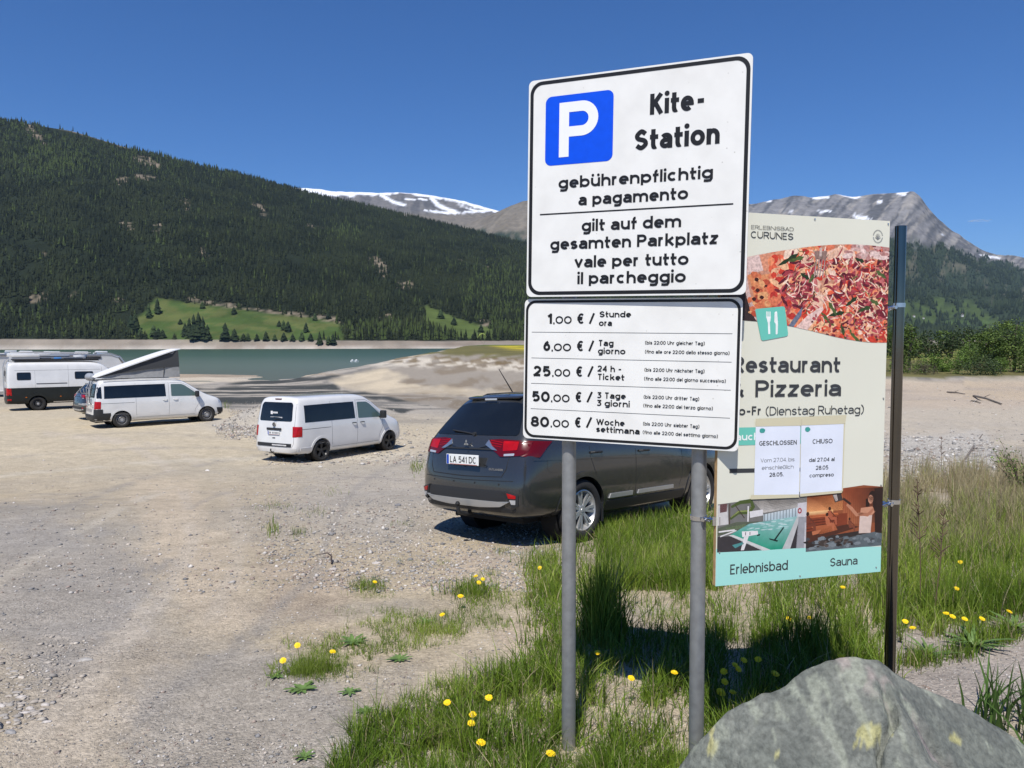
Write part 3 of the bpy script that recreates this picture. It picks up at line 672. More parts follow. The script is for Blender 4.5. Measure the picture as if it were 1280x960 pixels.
# name: (width, [(frame, points)])  frame x = x-height box, c = cap box; 'A' in y = ascender, 'D' = descender
GL = {
 'a': (.56, [('x', [(.06, .84)] + _arc(.5, .66, .5, .34, 140, 0, 8)[1:] + [(1, 0)]), ('x', [(1, .56), (.45, .56)] + _arc(.42, .28, .42, .28, 90, 270, 8) + [(.75, .06), (1, .26)])]),
 'b': (.60, [('x', [(0, 'A'), (0, 0)]), ('x', _O)]), 'd': (.60, [('x', [(1, 'A'), (1, 0)]), ('x', _O)]),
 'c': (.54, [('x', _arc(.52, .5, .52, .5, 48, 312, 16))]), 'o': (.62, [('x', _O)]),
 'e': (.58, [('x', [(.02, .50), (1, .50)] + _arc(.5, .5, .5, .5, 0, 310, 18)[1:])]),
 'f': (.38, [('x', [(1, 'F'), (.66, 'F'), (.45, 'E'), (.38, .95), (.38, 0)]), ('bar', [(0, .93), (1, .93)])]),
 'g': (.60, [('x', _O), ('x', [(1, 1), (1, .1)] + [(1, 'G'), (.85, 'H'), (.5, 'D'), (.1, 'H')])]),
 'p': (.60, [('x', _O), ('x', [(0, 1), (0, 'D')])]), 'q': (.60, [('x', _O), ('x', [(1, 1), (1, 'D')])]),
 'h': (.56, [('x', [(0, 'A'), (0, 0)]), ('x', _arch)]), 'n': (.56, [('x', [(0, 1), (0, 0)]), ('x', _arch)]),
 'm': (.90, [('x', [(0, 1), (0, 0)]), ('x', [(0, .55)] + _arc(.25, .6, .25, .40, 180, 0, 8) + [(.5, 0)]), ('x', [(.5, .55)] + _arc(.75, .6, .25, .40, 180, 0, 8) + [(1, 0)])]),
 'i': (0, [('x', [(.5, 1), (.5, 0)]), ('dot', [(.5, 0)])]), 'l': (0, [('x', [(.5, 'A'), (.5, 0)])]),
 'k': (.54, [('x', [(0, 'A'), (0, 0)]), ('x', [(.95, 1), (.12, .42)]), ('x', [(.32, .55), (1, 0)])]),
 'r': (.38, [('x', [(0, 1), (0, 0)]), ('x', [(0, .55), (.15, .85), (.5, 1), (1, .98)])]),
 's': (.50, [('x', _cr([(.95, .86), (.5, 1), (.06, .78), (.2, .58), (.8, .44), (.96, .22), (.5, 0), (.02, .14)], 4))]),
 't': (.40, [('x', [(.32, 'T'), (.32, .25)] + _cr([(.32, .25), (.45, .03), (.75, 0), (1, .04)], 4)[1:]), ('bar', [(0, .93), (1, .93)])]),
 'u': (.56, [('x', [(1, 1), (1, 0)]), ('x', [(0, 1), (0, .45)] + _arc(.5, .48, .5, .48, 180, 360, 10)[1:])]),
 'v': (.56, [('x', [(0, 1), (.5, 0), (1, 1)])]), 'z': (.50, [('x', [(0, 1), (1, 1), (0, 0), (1, 0)])]),
 'ä': (.56, [('x', [(.06, .84)] + _arc(.5, .66, .5, .34, 140, 0, 8)[1:] + [(1, 0)]), ('x', [(1, .56), (.45, .56)] + _arc(.42, .28, .42, .28, 90, 270, 8) + [(.75, .06), (1, .26)]), ('dot', [(.15, 0)]), ('dot', [(.85, 0)])]),
 'ü': (.56, [('x', [(1, 1), (1, 0)]), ('x', [(0, 1), (0, .45)] + _arc(.5, .48, .5, .48, 180, 360, 10)[1:]), ('dot', [(.1, 0)]), ('dot', [(.9, 0)])]),
 'ß': (.56, [('c', [(0, 0), (0, .7)] + _arc(.42, .74, .42, .26, 180, -60, 10)[1:] + _arc(.45, .27, .5, .27, 80, -130, 10))]),
 'K': (.60, [('c', [(0, 0), (0, 1)]), ('c', [(.95, 1), (.05, .40)]), ('c', [(.34, .58), (1, 0)])]),
 'S': (.62, [('c', _cr([(.94, .84), (.5, 1), (.05, .77), (.2, .56), (.8, .44), (.97, .22), (.5, 0), (.02, .16)], 5))]),
 'P': (.58, [('c', [(0, 0), (0, 1), (.55, 1)] + _arc(.55, .73, .45, .27, 90, -90, 10)[1:] + [(0, .46)])]),
 'R': (.60, [('c', [(0, 0), (0, 1), (.55, 1)] + _arc(.55, .74, .43, .26, 90, -90, 10)[1:] + [(0, .48)]), ('c', [(.5, .48), (1, 0)])]),
 'B': (.60, [('c', [(0, 0), (0, 1), (.5, 1)] + _arc(.5, .76, .42, .24, 90, -90, 8)[1:] + [(0, .52)]), ('c', [(.5, .52)] + _arc(.52, .26, .48, .26, 90, -90, 8) + [(0, 0)])]),
 'D': (.64, [('c', [(0, 0), (0, 1), (.4, 1)] + _arc(.4, .5, .6, .5, 90, -90, 14)[1:] + [(0, 0)])]),
 'T': (.58, [('c', [(0, 1), (1, 1)]), ('c', [(.5, 1), (.5, 0)])]), 'W': (.92, [('c', [(0, 1), (.25, 0), (.5, .95), (.75, 0), (1, 1)])]),
 'U': (.62, [('c', [(0, 1), (0, .42)] + _arc(.5, .42, .5, .42, 180, 360, 12)[1:] + [(1, 1)])]),
 'E': (.52, [('c', [(1, 1), (0, 1), (0, 0), (1, 0)]), ('c', [(0, .52), (.9, .52)])]), 'F': (.50, [('c', [(1, 1), (0, 1), (0, 0)]), ('c', [(0, .5), (.9, .5)])]),
 'L': (.50, [('c', [(0, 1), (0, 0), (1, 0)])]), 'N': (.66, [('c', [(0, 0), (0, 1), (1, 0), (1, 1)])]), 'I': (0, [('c', [(.5, 0), (.5, 1)])]),
 'A': (.66, [('c', [(0, 0), (.5, 1), (1, 0)]), ('c', [(.18, .3), (.82, .3)])]), 'C': (.64, [('c', _arc(.52, .5, .52, .5, 48, 312, 18))]),
 'G': (.68, [('c', _arc(.52, .5, .52, .5, 48, 340, 20) + [(1, .45), (.6, .45)])]), 'H': (.64, [('c', [(0, 0), (0, 1)]), ('c', [(1, 0), (1, 1)]), ('c', [(0, .52), (1, .52)])]),
 'O': (.74, [('c', _O)]), 'M': (.80, [('c', [(0, 0), (0, 1), (.5, .25), (1, 1), (1, 0)])]), 'V': (.64, [('c', [(0, 1), (.5, 0), (1, 1)])]),
 'Y': (.62, [('c', [(0, 1), (.5, .45), (1, 1)]), ('c', [(.5, .45), (.5, 0)])]),
 '0': (.62, [('c', _O)]), '1': (.26, [('c', [(0, .72), (1, .96), (1, 0)])]),
 '2': (.58, [('c', _cr([(.04, .76), (.2, .96), (.55, 1), (.92, .82), (.88, .55), (.4, .22), (.02, 0)], 4) + [(1, 0)])]),
 '3': (.56, [('c', [(.05, 1), (.95, 1), (.45, .60)] + _arc(.45, .31, .53, .31, 85, -140, 10))]),
 '4': (.60, [('c', [(.72, 0), (.72, 1), (0, .26), (1, .26)])]),
 '5': (.58, [('c', [(.92, 1), (.14, 1), (.08, .52)] + _arc(.46, .32, .52, .32, 125, -135, 12))]),
 '6': (.60, [('c', _arc(.5, .33, .5, .33, 0, 360, 20)), ('c', _cr([(.80, 1), (.30, .78), (.02, .40)], 5))]),
 '7': (.54, [('c', [(0, 1), (1, 1), (.35, 0)])]),
 '8': (.58, [('c', _arc(.5, .755, .42, .245, 0, 360, 18)), ('c', _arc(.5, .265, .5, .265, 0, 360, 18))]),
 '9': (.60, [('c', _arc(.5, .67, .5, .33, 0, 360, 20)), ('c', _cr([(.20, 0), (.70, .22), (.98, .60)], 5))]),
 '-': (.48, [('c', [(0, .40), (1, .40)])]), '.': (0, [('pt', [(.5, 0)])]), ',': (.06, [('pt', [(.5, 0)]), ('c', [(.8, .02), (.0, -.20)])]), ':': (0, [('pt', [(.5, 0)]), ('pt', [(.5, .55)])]),
 '/': (.42, [('c', [(0, 0), (1, 1)])]), '(': (.32, [('c', _cr([(1, 1.1), (.1, .75), (.1, .2), (1, -.16)], 5))]), ')': (.32, [('c', _cr([(0, 1.1), (.9, .75), (.9, .2), (0, -.16)], 5))]),
 '€': (.66, [('c', _arc(.60, .5, .40, .5, 50, 310, 16)), ('c', [(0, .60), (.8, .60)]), ('c', [(0, .40), (.74, .40)])]),
 '&': (.66, [('c', _cr([(1, 0), (.35, .62), (.22, .84), (.45, 1), (.66, .82), (.5, .6), (.05, .36), (.05, .1), (.4, 0), (.8, .15), (.95, .45)], 4))]),
}
def _stroke(pts, w, closed, V, Fc, dy):
    P = [Vector(p) for p in pts]
    Q = [P[0]]
    for p in P[1:]:
        if (p - Q[-1]).length > 1e-4: Q.append(p)
    P = Q
    if closed and (P[0] - P[-1]).length < 1e-3: P = P[:-1]
    n = len(P); k = len(V)
    if n < 2: return
    for i in range(n):
        if closed: a, b = P[i - 1], P[(i + 1) % n]; d0 = (P[i] - a).normalized(); d1 = (b - P[i]).normalized()
        else: d0 = (P[i] - P[max(i - 1, 0)]); d1 = (P[min(i + 1, n - 1)] - P[i]); d0 = d0.normalized() if d0.length else d1.normalized(); d1 = d1.normalized() if d1.length else d0
        t = (d0 + d1); t = t.normalized() if t.length > 1e-6 else d0
        m = Vector((-t.y, t.x)); s = 1 / max(.72, abs(m.dot(Vector((-d0.y, d0.x)))))
        V.append((*(P[i] + m * w / 2 * s), dy)); V.append((*(P[i] - m * w / 2 * s), dy))
    for i in range(n if closed else n - 1):
        j = (i + 1) % n; Fc.append((k + 2 * i, k + 2 * i + 1, k + 2 * j + 1, k + 2 * j))
def stroke_text(s, w, width, space=.06, wmin=.45):
    """vertices (x, y, layer) of a word of cap height 1 whose total width is the given one; w = stroke width"""
    gws = [GL[c][0] for c in s if c != ' ']; fixed = sum(w for c in s if c != ' ') + s.count(' ') * .40
    # glyph centre lines scale, strokes do not
    var = sum(max(GL[c][0] - w, 0) if GL[c][0] else 0 for c in s if c != ' ') + space * (len(s) - 1)
    k = (width - fixed) / max(var, 1e-6)
    k = max(k, .25)
    V = []; Fc = []; x = 0; li = 0
    for c in s:
        if c == ' ': x += .40 + space * k * 0; continue
        gw, st = GL[c]; inner = max(gw - w, 0) * k if gw else 0
        for fr, pts in st:
            li += 1
            H = XH if fr in ('x', 'bar') else 1
            def my(b):
                if b == 'A': return 1 - w * 0
                if b == 'D': return DSC + w / 2
                if b == 'G': return 0.02
                if b == 'H': return DSC + w * .62
                if b == 'F': return 1 - w / 2
                if b == 'E': return 1 - w * .9
                if b == 'T': return .95
                return w / 2 + b * (H - w)
            if fr in ('dot', 'pt'):
                cx = x + w / 2 + pts[0][0] * inner; r = w * .58
                cy = (XH + r * 1.75) if fr == 'dot' else (w / 2 + pts[0][1] * (1 - w))
                if fr == 'pt': r = w * .56
                kk = len(V); n = 10
                V += [(cx + r * math.cos(2 * math.pi * i / n), cy + r * math.sin(2 * math.pi * i / n), li) for i in range(n)]; Fc.append(tuple(range(kk, kk + n)))
                continue
            P = [(x + w / 2 + a * inner, my(b)) for a, b in pts]
            if fr == 'bar': P = [(P[0][0] - w * .45, P[0][1]), (P[1][0] + w * .45, P[1][1])]
            # straight stems end on the outline of the letter box
            if not (abs(P[0][0] - P[-1][0]) < 1e-6 and abs(P[0][1] - P[-1][1]) < 1e-6):
                P = [list(p) for p in P]
                for e, o in ((0, 1), (-1, -2)):
                    d = Vector(P[e]) - Vector(P[o])
                    if d.length > 1e-6 and abs(d.normalized().y) > .55 and pts[e][1] not in ('A', 'T', 'D') and isinstance(pts[e][1], (int, float)) and pts[e][1] in (0, 1):
                        d = d.normalized(); P[e][0] += d.x * w / 2 * (1 if abs(d.y) > .99 else .3); P[e][1] += d.y * w / 2
                closed = False
            else: closed = True
            if closed: _stroke(P, w, closed, V, Fc, li)
            else:
                run = [P[0]]; ext0 = False
                for i_ in range(1, len(P)):
                    run.append(P[i_]); sharp = False
                    if i_ < len(P) - 1:
                        a_ = (Vector(P[i_]) - Vector(P[i_ - 1])); b_ = (Vector(P[i_ + 1]) - Vector(P[i_]))
                        sharp = a_.length > 1e-6 and b_.length > 1e-6 and a_.normalized().dot(b_.normalized()) < .15
                    if sharp or i_ == len(P) - 1:
                        R_ = [list(q_) for q_ in run]
                        if ext0: d_ = (Vector(R_[0]) - Vector(R_[1])).normalized() * w * .42; R_[0] = [R_[0][0] + d_.x, R_[0][1] + d_.y]
                        if sharp: d_ = (Vector(R_[-1]) - Vector(R_[-2])).normalized() * w * .42; R_[-1] = [R_[-1][0] + d_.x, R_[-1][1] + d_.y]
                        _stroke(R_, w, False, V, Fc, li); li += 1; run = [P[i_]]; ext0 = sharp
        x += inner + w + space * k
    return V, Fc
def lettering(parent, s, u0, u1, base, cap, m, weight=.17, y=-.0012, name='lettering', M=None):
    """flat print: text fitted between u0 and u1 on a baseline, facing -Y"""
    V, Fc = stroke_text(s, weight, (u1 - u0) / cap)
    W = [(u0 + v[0] * cap, y - v[2] * 4e-6, base + v[1] * cap) for v in V]
    if M is not None: W = [tuple(M @ Vector(q)) for q in W]
    return meta(mesh_obj(name, W, Fc, m, parent), kind='stuff') if False else mesh_obj(name, W, Fc, m, parent)
def rrect(x0, z0, x1, z1, r, n=8):
    out = []
    for cx, cz, a0 in ((x1 - r, z1 - r, 0), (x0 + r, z1 - r, 90), (x0 + r, z0 + r, 180), (x1 - r, z0 + r, 270)):
        for k in range(n + 1):
            a = math.radians(a0 + 90 * k / n); out.append((cx + r * math.cos(a), cz + r * math.sin(a)))
    return out
def ringplate(name, outer, inner, y, m, parent):
    n = len(outer); v = [(a, y, b) for a, b in outer] + [(a, y, b) for a, b in inner]
    return mesh_obj(name, v, [(i, (i + 1) % n, n + (i + 1) % n, n + i) for i in range(n)], m, parent)
def flat(name, poly, y, m, parent):
    tri = tessellate_polygon([[Vector((a, b, 0)) for a, b in poly]])
    return mesh_obj(name, [(a, y, b) for a, b in poly], [tuple(t) for t in tri], m, parent)
WHITE = mat('sign_white', (.80, .81, .81), .38, spec=.45, noise=(3, .03))
def speckled_white():
    m = bpy.data.materials.new('sign_face'); m.use_nodes = True
    N, L = m.node_tree.nodes, m.node_tree.links; b = N['Principled BSDF']; b.inputs['Roughness'].default_value = .35
    co = N.new('ShaderNodeTexCoord')
    v = N.new('ShaderNodeTexVoronoi'); v.inputs['Scale'].default_value = 26; L.new(co.outputs['Object'], v.inputs['Vector'])
    n = N.new('ShaderNodeTexNoise'); n.inputs['Scale'].default_value = 4; n.inputs['Detail'].default_value = 8; L.new(co.outputs['Object'], n.inputs['Vector'])
    a = N.new('ShaderNodeMapRange'); L.new(v.outputs['Distance'], a.inputs['Value'])
    for k, x in zip(('From Min', 'From Max', 'To Min', 'To Max'), (.02, .10, 1, 0)): a.inputs[k].default_value = x
    c = N.new('ShaderNodeMapRange'); L.new(n.outputs['Fac'], c.inputs['Value'])
    for k, x in zip(('From Min', 'From Max', 'To Min', 'To Max'), (.44, .56, 0, .65)): c.inputs[k].default_value = x
    mu = N.new('ShaderNodeMath'); mu.operation = 'MULTIPLY'; L.new(a.outputs[0], mu.inputs[0]); L.new(c.outputs[0], mu.inputs[1])
    n2 = N.new('ShaderNodeTexNoise'); n2.inputs['Scale'].default_value = 9; n2.inputs['Detail'].default_value = 6; L.new(co.outputs['Object'], n2.inputs['Vector'])
    mp2 = N.new('ShaderNodeMapRange'); L.new(n2.outputs['Fac'], mp2.inputs['Value'])
    for k, x in zip(('From Min', 'From Max', 'To Min', 'To Max'), (.4, .75, 0, .16)): mp2.inputs[k].default_value = x
    ad = N.new('ShaderNodeMath'); ad.operation = 'ADD'; L.new(mu.outputs[0], ad.inputs[0]); L.new(mp2.outputs[0], ad.inputs[1])
    mx = N.new('ShaderNodeMix'); mx.data_type = 'RGBA'; L.new(ad.outputs[0], mx.inputs[0])
    mx.inputs[6].default_value = (.79, .785, .745, 1); mx.inputs[7].default_value = (.33, .31, .27, 1)
    L.new(mx.outputs[2], b.inputs['Base Color']); return m
FACE = speckled_white()
BLACK = mat('print_black', (.010, .010, .011), .45, spec=.4)
BLUE = mat('sign_blue', (.0, .075, .70), .4, spec=.4, noise=(30, .05))
DARK = mat('sign_back_grey', (.10, .10, .105), .5, metal=.3)
def galv():
    m = mat('galvanised_steel', (.30, .305, .30), .5, metal=.5, noise=(28, .13), bump=(150, .12, .0006)); return m
GALV = galv()
STEEL = mat('stainless_steel', (.145, .138, .128), .13, metal=1.0, noise=(3, .15))
SHINY = mat('clamp_steel', (.62, .63, .65), .25, metal=1.0)

UO, UR = Vector((.0748, 3.2304, 1.0995 + CZ)), [math.radians(a) for a in (-22.8612, .1714, .9156)]
LO, LR = Vector((.0564, 3.259, .1914 + CZ)), [math.radians(a) for a in (-21.9124, -.1824, .8938)]
BO, BR = Vector((.8219, 2.98, .5163 + CZ)), [math.radians(a) for a in (15.5595, -.293, .5168)]
def frame_matrix(o, r):
    R = Matrix.Rotation(r[0], 3, 'Z') @ Matrix.Rotation(r[1], 3, 'X') @ Matrix.Rotation(r[2], 3, 'Y')
    return Matrix.Translation(o) @ R.to_4x4()
MU, ML, MBN = frame_matrix(UO, UR), frame_matrix(LO, LR), frame_matrix(BO, BR)
def place(o, M, root):
    o.matrix_local = root.matrix_basis.inverted() @ M
base = Vector((.245, 3.205, float(gz(.245, 3.205))))
SIGN = thing('parking_sign', 'white parking sign with blue P above a price panel on two grey posts', 'sign', base)
def panel(name, M, w, h, label, ins, bw, rad):
    mb = MB().prism(rrect(0, -h, w, 0, .022), 0, .0025)
    p = mb.build(name, FACE, SIGN); place(p, M, SIGN); p['label'] = label
    # folded rim behind the sheet
    rim = MB()
    for x0, x1, z0, z1 in ((.02, w - .02, -.004, -.0015), (.02, w - .02, -h + .0015, -h + .004), (.0015, .004, -h + .02, -.02), (w - .004, w - .0015, -h + .02, -.02)):
        rim.box(((x0 + x1) / 2, .012, (z0 + z1) / 2), (x1 - x0, .019, z1 - z0))
    for zz in (-.18 * h, -.82 * h): rim.box((w / 2, .018, zz), (w - .06, .026, .028))
    rim.build('panel_frame', DARK, p)
    ringplate('border', rrect(ins, -h + ins, w - ins, -ins, rad), rrect(ins + bw, -h + ins + bw, w - ins - bw, -ins - bw, rad - bw * .8), -.0009, BLACK, p)
    return p
PU = panel('sign_panel', MU, .9, .9, 'upper square panel with blue P', .0075, .0145, .052)
PL = panel('sign_panel', ML, .9, .6, 'lower panel listing prices', .0058, .0108, .044)
flat('parking_symbol', rrect(.0765, -.3565, .367, -.0745, .027), -.0008, BLUE, PU)
def p_glyph():
    # outer outline of the P and its counter, as one flat shape built from strips
    x0, z0, z1, sw = .1375, -.3255, -.1045, .0425
    v = []; f = []
    def quad(a, b, c, d): k = len(v); v.extend([a, b, c, d]); f.append((k, k + 1, k + 2, k + 3))
    quad((x0, z0), (x0 + sw, z0), (x0 + sw, z1), (x0, z1))
    cx, cz, R, r = .2345, -.1745, .0700, .0290
    quad((x0 + sw, cz + r), (cx, cz + r), (cx, z1), (x0 + sw, z1))
    quad((x0 + sw, cz - R), (cx, cz - R), (cx, cz - r), (x0 + sw, cz - r))
    n = 20
    for i in range(n):
        a, b = -math.pi / 2 + math.pi * i / n, -math.pi / 2 + math.pi * (i + 1) / n
        quad(*[(cx + q * math.cos(t) * 1.0, cz + q * math.sin(t)) for q, t in ((r, a), (R, a), (R, b), (r, b))])
    mesh_obj('parking_letter', [(a, -.0016, b) for a, b in v], f, WHITE, PU)
p_glyph()
mesh_obj('divider_line', [(.057, -.0008, -.5588), (.844, -.0008, -.5588), (.844, -.0008, -.5530), (.057, -.0008, -.5530)], [(0, 1, 2, 3)], BLACK, PU)
for zz in (-.1410, -.2515, -.3608, -.4703):
    mesh_obj('divider_line', [(.034, -.0008, zz - .0008), (.865, -.0008, zz - .0008), (.865, -.0008, zz + .0008), (.034, -.0008, zz + .0008)], [(0, 1, 2, 3)], BLACK, PL)
TEXTS = [
('U','Kite-',0.5153,0.7329,-0.1904,0.0805),
('U','Station',0.4558,0.7869,-0.3250,0.0819),
('U','gebührenpflichtig',0.1378,0.7654,-0.4538,0.0484),
('U','a pagamento',0.2255,0.6775,-0.5277,0.0485),
('U','gilt auf dem',0.2417,0.6580,-0.6339,0.0487),
('U','gesamten Parkplatz',0.1052,0.7963,-0.7053,0.0488),
('U','vale per tutto',0.2127,0.6902,-0.7817,0.0490),
('U','il parcheggio',0.2270,0.6768,-0.8495,0.0491),
('L','1',0.1020,0.1248,-0.1049,0.0445),
('L',',00',0.1306,0.2121,-0.1050,0.0323),
('L','€',0.2326,0.2693,-0.1047,0.0438),
('L','/',0.2871,0.3121,-0.1046,0.0443),
('L','Stunde',0.3315,0.4646,-0.0777,0.0253),
('L','ora',0.3300,0.3857,-0.1134,0.0255),
('L','6',0.0876,0.1189,-0.2208,0.0447),
('L',',00',0.1248,0.2115,-0.2205,0.0325),
('L','€',0.2337,0.2688,-0.2192,0.0439),
('L','/',0.2867,0.3118,-0.2187,0.0445),
('L','Tag',0.3289,0.3942,-0.1962,0.0255),
('L','giorno',0.3281,0.4445,-0.2289,0.0255),
('L','25',0.0438,0.1230,-0.3298,0.0450),
('L',',00',0.1297,0.2099,-0.3283,0.0326),
('L','€',0.2321,0.2674,-0.3264,0.0441),
('L','/',0.2845,0.3112,-0.3254,0.0446),
('L','24 h -',0.3276,0.4355,-0.3026,0.0256),
('L','Ticket',0.3277,0.4427,-0.3366,0.0256),
('L','50',0.0392,0.1203,-0.4389,0.0451),
('L',',00',0.1262,0.2091,-0.4367,0.0327),
('L','€',0.2314,0.2659,-0.4339,0.0442),
('L','/',0.2830,0.3098,-0.4326,0.0448),
('L','3 Tage',0.3272,0.4526,-0.4134,0.0256),
('L','3 giorni',0.3264,0.4699,-0.4457,0.0256),
('L','80',0.0354,0.1193,-0.5476,0.0453),
('L',',00',0.1261,0.2083,-0.5447,0.0328),
('L','€',0.2307,0.2652,-0.5411,0.0444),
('L','/',0.2824,0.3093,-0.5394,0.0449),
('L','Woche',0.3268,0.4477,-0.5250,0.0257),
('L','settimana',0.3268,0.5109,-0.5551,0.0257),
('L','(bis 22:00 Uhr gleicher Tag)',0.5246,0.7653,-0.1869,0.0142),
('L','(fino alle ore 22:00 dello stesso giorno)',0.5248,0.8627,-0.2232,0.0141),
('L','(bis 22:00 Uhr nächster Tag)',0.5246,0.7673,-0.2967,0.0143),
('L','(fino alle 22:00 del giorno successivo)',0.5241,0.8507,-0.3327,0.0142),
('L','(bis 22:00 Uhr dritter Tag)',0.5239,0.7498,-0.4070,0.0143),
('L','(fino alle 22:00 del terzo giorno)',0.5233,0.8044,-0.4423,0.0143),
('L','(bis 22:00 Uhr siebter Tag)',0.5239,0.7532,-0.5166,0.0144),
('L','(fino alle 22:00 del settimo giorno)',0.5233,0.8266,-0.5514,0.0143),
('B','ERLEBNISBAD',0.1308,0.3256,-0.0638,0.0151),
('B','CURUNES',0.1297,0.3246,-0.0990,0.0267),
('B','Restaurant',0.0571,0.5627,-0.6327,0.0656),
('B','Pizzeria',0.1636,0.5694,-0.7309,0.0680),
('B','&',0.0546,0.1124,-0.7305,0.0663),
('B','Mo-Fr',0.0459,0.1935,-0.8024,0.0347),
('B','(Dienstag Ruhetag)',0.2135,0.6877,-0.8058,0.0358),
('B','auch',0.0778,0.1864,-0.9037,0.0297),
('B','GESCHLOSSEN',0.1840,0.3590,-0.9268,0.0186),
('B','Vom 27.04. bis',0.1919,0.3530,-0.9949,0.0160),
('B','einschließlich',0.1978,0.3467,-1.0251,0.0160),
('B','28.05.',0.2338,0.2996,-1.0550,0.0169),
('B','CHIUSO',0.4345,0.5311,-0.9263,0.0189),
('B','dal 27.04 al',0.4193,0.5464,-1.0011,0.0162),
('B','28.05',0.4527,0.5137,-1.0349,0.0172),
('B','compreso',0.4234,0.5412,-1.0651,0.0163),
('B','Erlebnisbad',0.0644,0.3320,-1.4439,0.0411),
('B','Sauna',0.5361,0.6731,-1.4461,0.0361),
]
DG = mat('print_dark_grey', (.040, .042, .045), .5)
LG = mat('print_soft_grey', (.16, .165, .17), .5)
PRW = mat('print_white', (.80, .82, .80), .5)
BASE = (BO + Vector((.8, .2, -2.2)))
bb = Vector((1.642, 3.215, float(gz(1.642, 3.215))))
BAN = thing('advertising_board', 'cream restaurant advertising board with pizza photo, held by a round stainless steel post', 'signboard', bb)
W_, H_ = .792, 1.4864
CREAM = mat('board_cream', (.70, .69, .575), .42, noise=(2.2, .03))
board = MB().box((W_ / 2, .012, -H_ / 2), (W_, .020, H_)).build('board_core', mat('board_edge_wood', (.46, .29, .13), .75, noise=(30, .2)), BAN, bevel=.001)
place(board, MBN, BAN)
sheet = MB().prism(rrect(.0, -H_, W_, 0, .002, 2), 0, .0018).build('printed_sheet', CREAM, BAN); place(sheet, MBN @ Matrix.Translation((0, -.0002, 0)), BAN)
TEAL = mat('print_teal', (.36, .70, .62), .45)
TEAL2 = mat('print_strong_teal', (.14, .52, .42), .45)
flat('teal_band', [(0, -H_), (W_, -H_), (W_, -1.378), (0, -1.335)], -.0010, TEAL, sheet)
flat('teal_strip', [(0, -.9228), (.56, -.9245), (.56, -.8550), (0, -.8510)], -.0010, TEAL2, sheet)
flat('printed_bar', [(.0535, -1.033), (.44, -1.040), (.44, -1.025), (.0535, -1.0155)], -.0010, DG, sheet)
# ---- printed photographs: small coloured shapes laid as ink on one sheet each
class Print:
    def __init__(s): s.v = []; s.f = []; s.c = []; s.y = -.0010
    def poly(s, pts, c, dy=None):
        if len(pts) < 3: return
        try: tri = tessellate_polygon([[Vector((a, b, 0)) for a, b in pts]])
        except Exception: return
        k = len(s.v); s.y -= 2.0e-7
        s.v += [(a, s.y, b) for a, b in pts]; s.c += [c] * len(pts); s.f += [tuple(k + i for i in t) for t in tri]
    def grad(s, pts, cols):
        k = len(s.v); s.y -= 2.0e-7
        s.v += [(a, s.y, b) for a, b in pts]; s.c += list(cols); s.f.append(tuple(range(k, k + len(pts))))
    def stroke(s, pts, w, c, taper=True):
        pts = [Vector(p) for p in pts]; L_, R_ = [], []
        for i, p in enumerate(pts):
            d = (pts[min(i + 1, len(pts) - 1)] - pts[max(i - 1, 0)]); d = d.normalized() if d.length else Vector((1, 0))
            n = Vector((-d.y, d.x)); ww = w * (.35 + .65 * math.sin(math.pi * (i + .5) / len(pts))) if taper else w
            L_.append(tuple(p + n * ww / 2)); R_.append(tuple(p - n * ww / 2))
        s.poly(L_ + R_[::-1], c)
    def blob(s, cx, cz, rx, rz, c, n=12, j=.18, rot=0, rnd=random):
        pts = []
        for i in range(n):
            a = 2 * math.pi * i / n; q = 1 + rnd.uniform(-j, j); x, z = rx * q * math.cos(a), rz * q * math.sin(a)
            pts.append((cx + x * math.cos(rot) - z * math.sin(rot), cz + x * math.sin(rot) + z * math.cos(rot)))
        s.poly(pts, c)
    def clip(s, test):
        keep = [f for f in s.f if all(test(s.v[i]) for i in f)]; s.f = keep
    def build(s, name, parent, label=None):
        me = bpy.data.meshes.new(name); me.from_pydata(s.v, [], s.f)
        ca = me.color_attributes.new('col', 'FLOAT_COLOR', 'POINT')
        ca.data.foreach_set('color', np.array([(*c, 1) for c in s.c], np.float32).ravel())
        me.materials.append(mat('printed_ink_grainy', attr='col', rough=.42, spec=.4, noise=(90, .32)) if name == 'pizza_photo' else mat('printed_ink', attr='col', rough=.42, spec=.4, noise=(40, .10))); me.update()
        o = link(bpy.data.objects.new(name, me), parent)
        if label: o['label'] = label
        return o
def pc(r, g, b): return lin((r / 255 * .93, g / 255 * .90, b / 255 * .90))
def smooth_curve(pts, n=6):
    out = []
    for i in range(len(pts) - 1):
        p0, p1, p2, p3 = (Vector(pts[max(i - 1, 0)]), Vector(pts[i]), Vector(pts[i + 1]), Vector(pts[min(i + 2, len(pts) - 1)]))
        for k in range(n):
            t = k / n; out.append(tuple(.5 * ((2 * p1) + (p2 - p0) * t + (2 * p0 - 5 * p1 + 4 * p2 - p3) * t * t + (3 * p1 - p0 - 3 * p2 + p3) * t ** 3)))
    return out + [tuple(pts[-1])]
PTOP = smooth_curve([(.0, -.200), (.1005, -.1783), (.2171, -.1538), (.3941, -.1236), (.5443, -.1077), (.6765, -.1044), (.7917, -.1104)])
PBOT = smooth_curve([(.7917, -.508), (.6916, -.5072), (.5577, -.4902), (.4265, -.4643), (.309, -.4435), (.1942, -.4302), (.0971, -.4249), (0, -.421)])
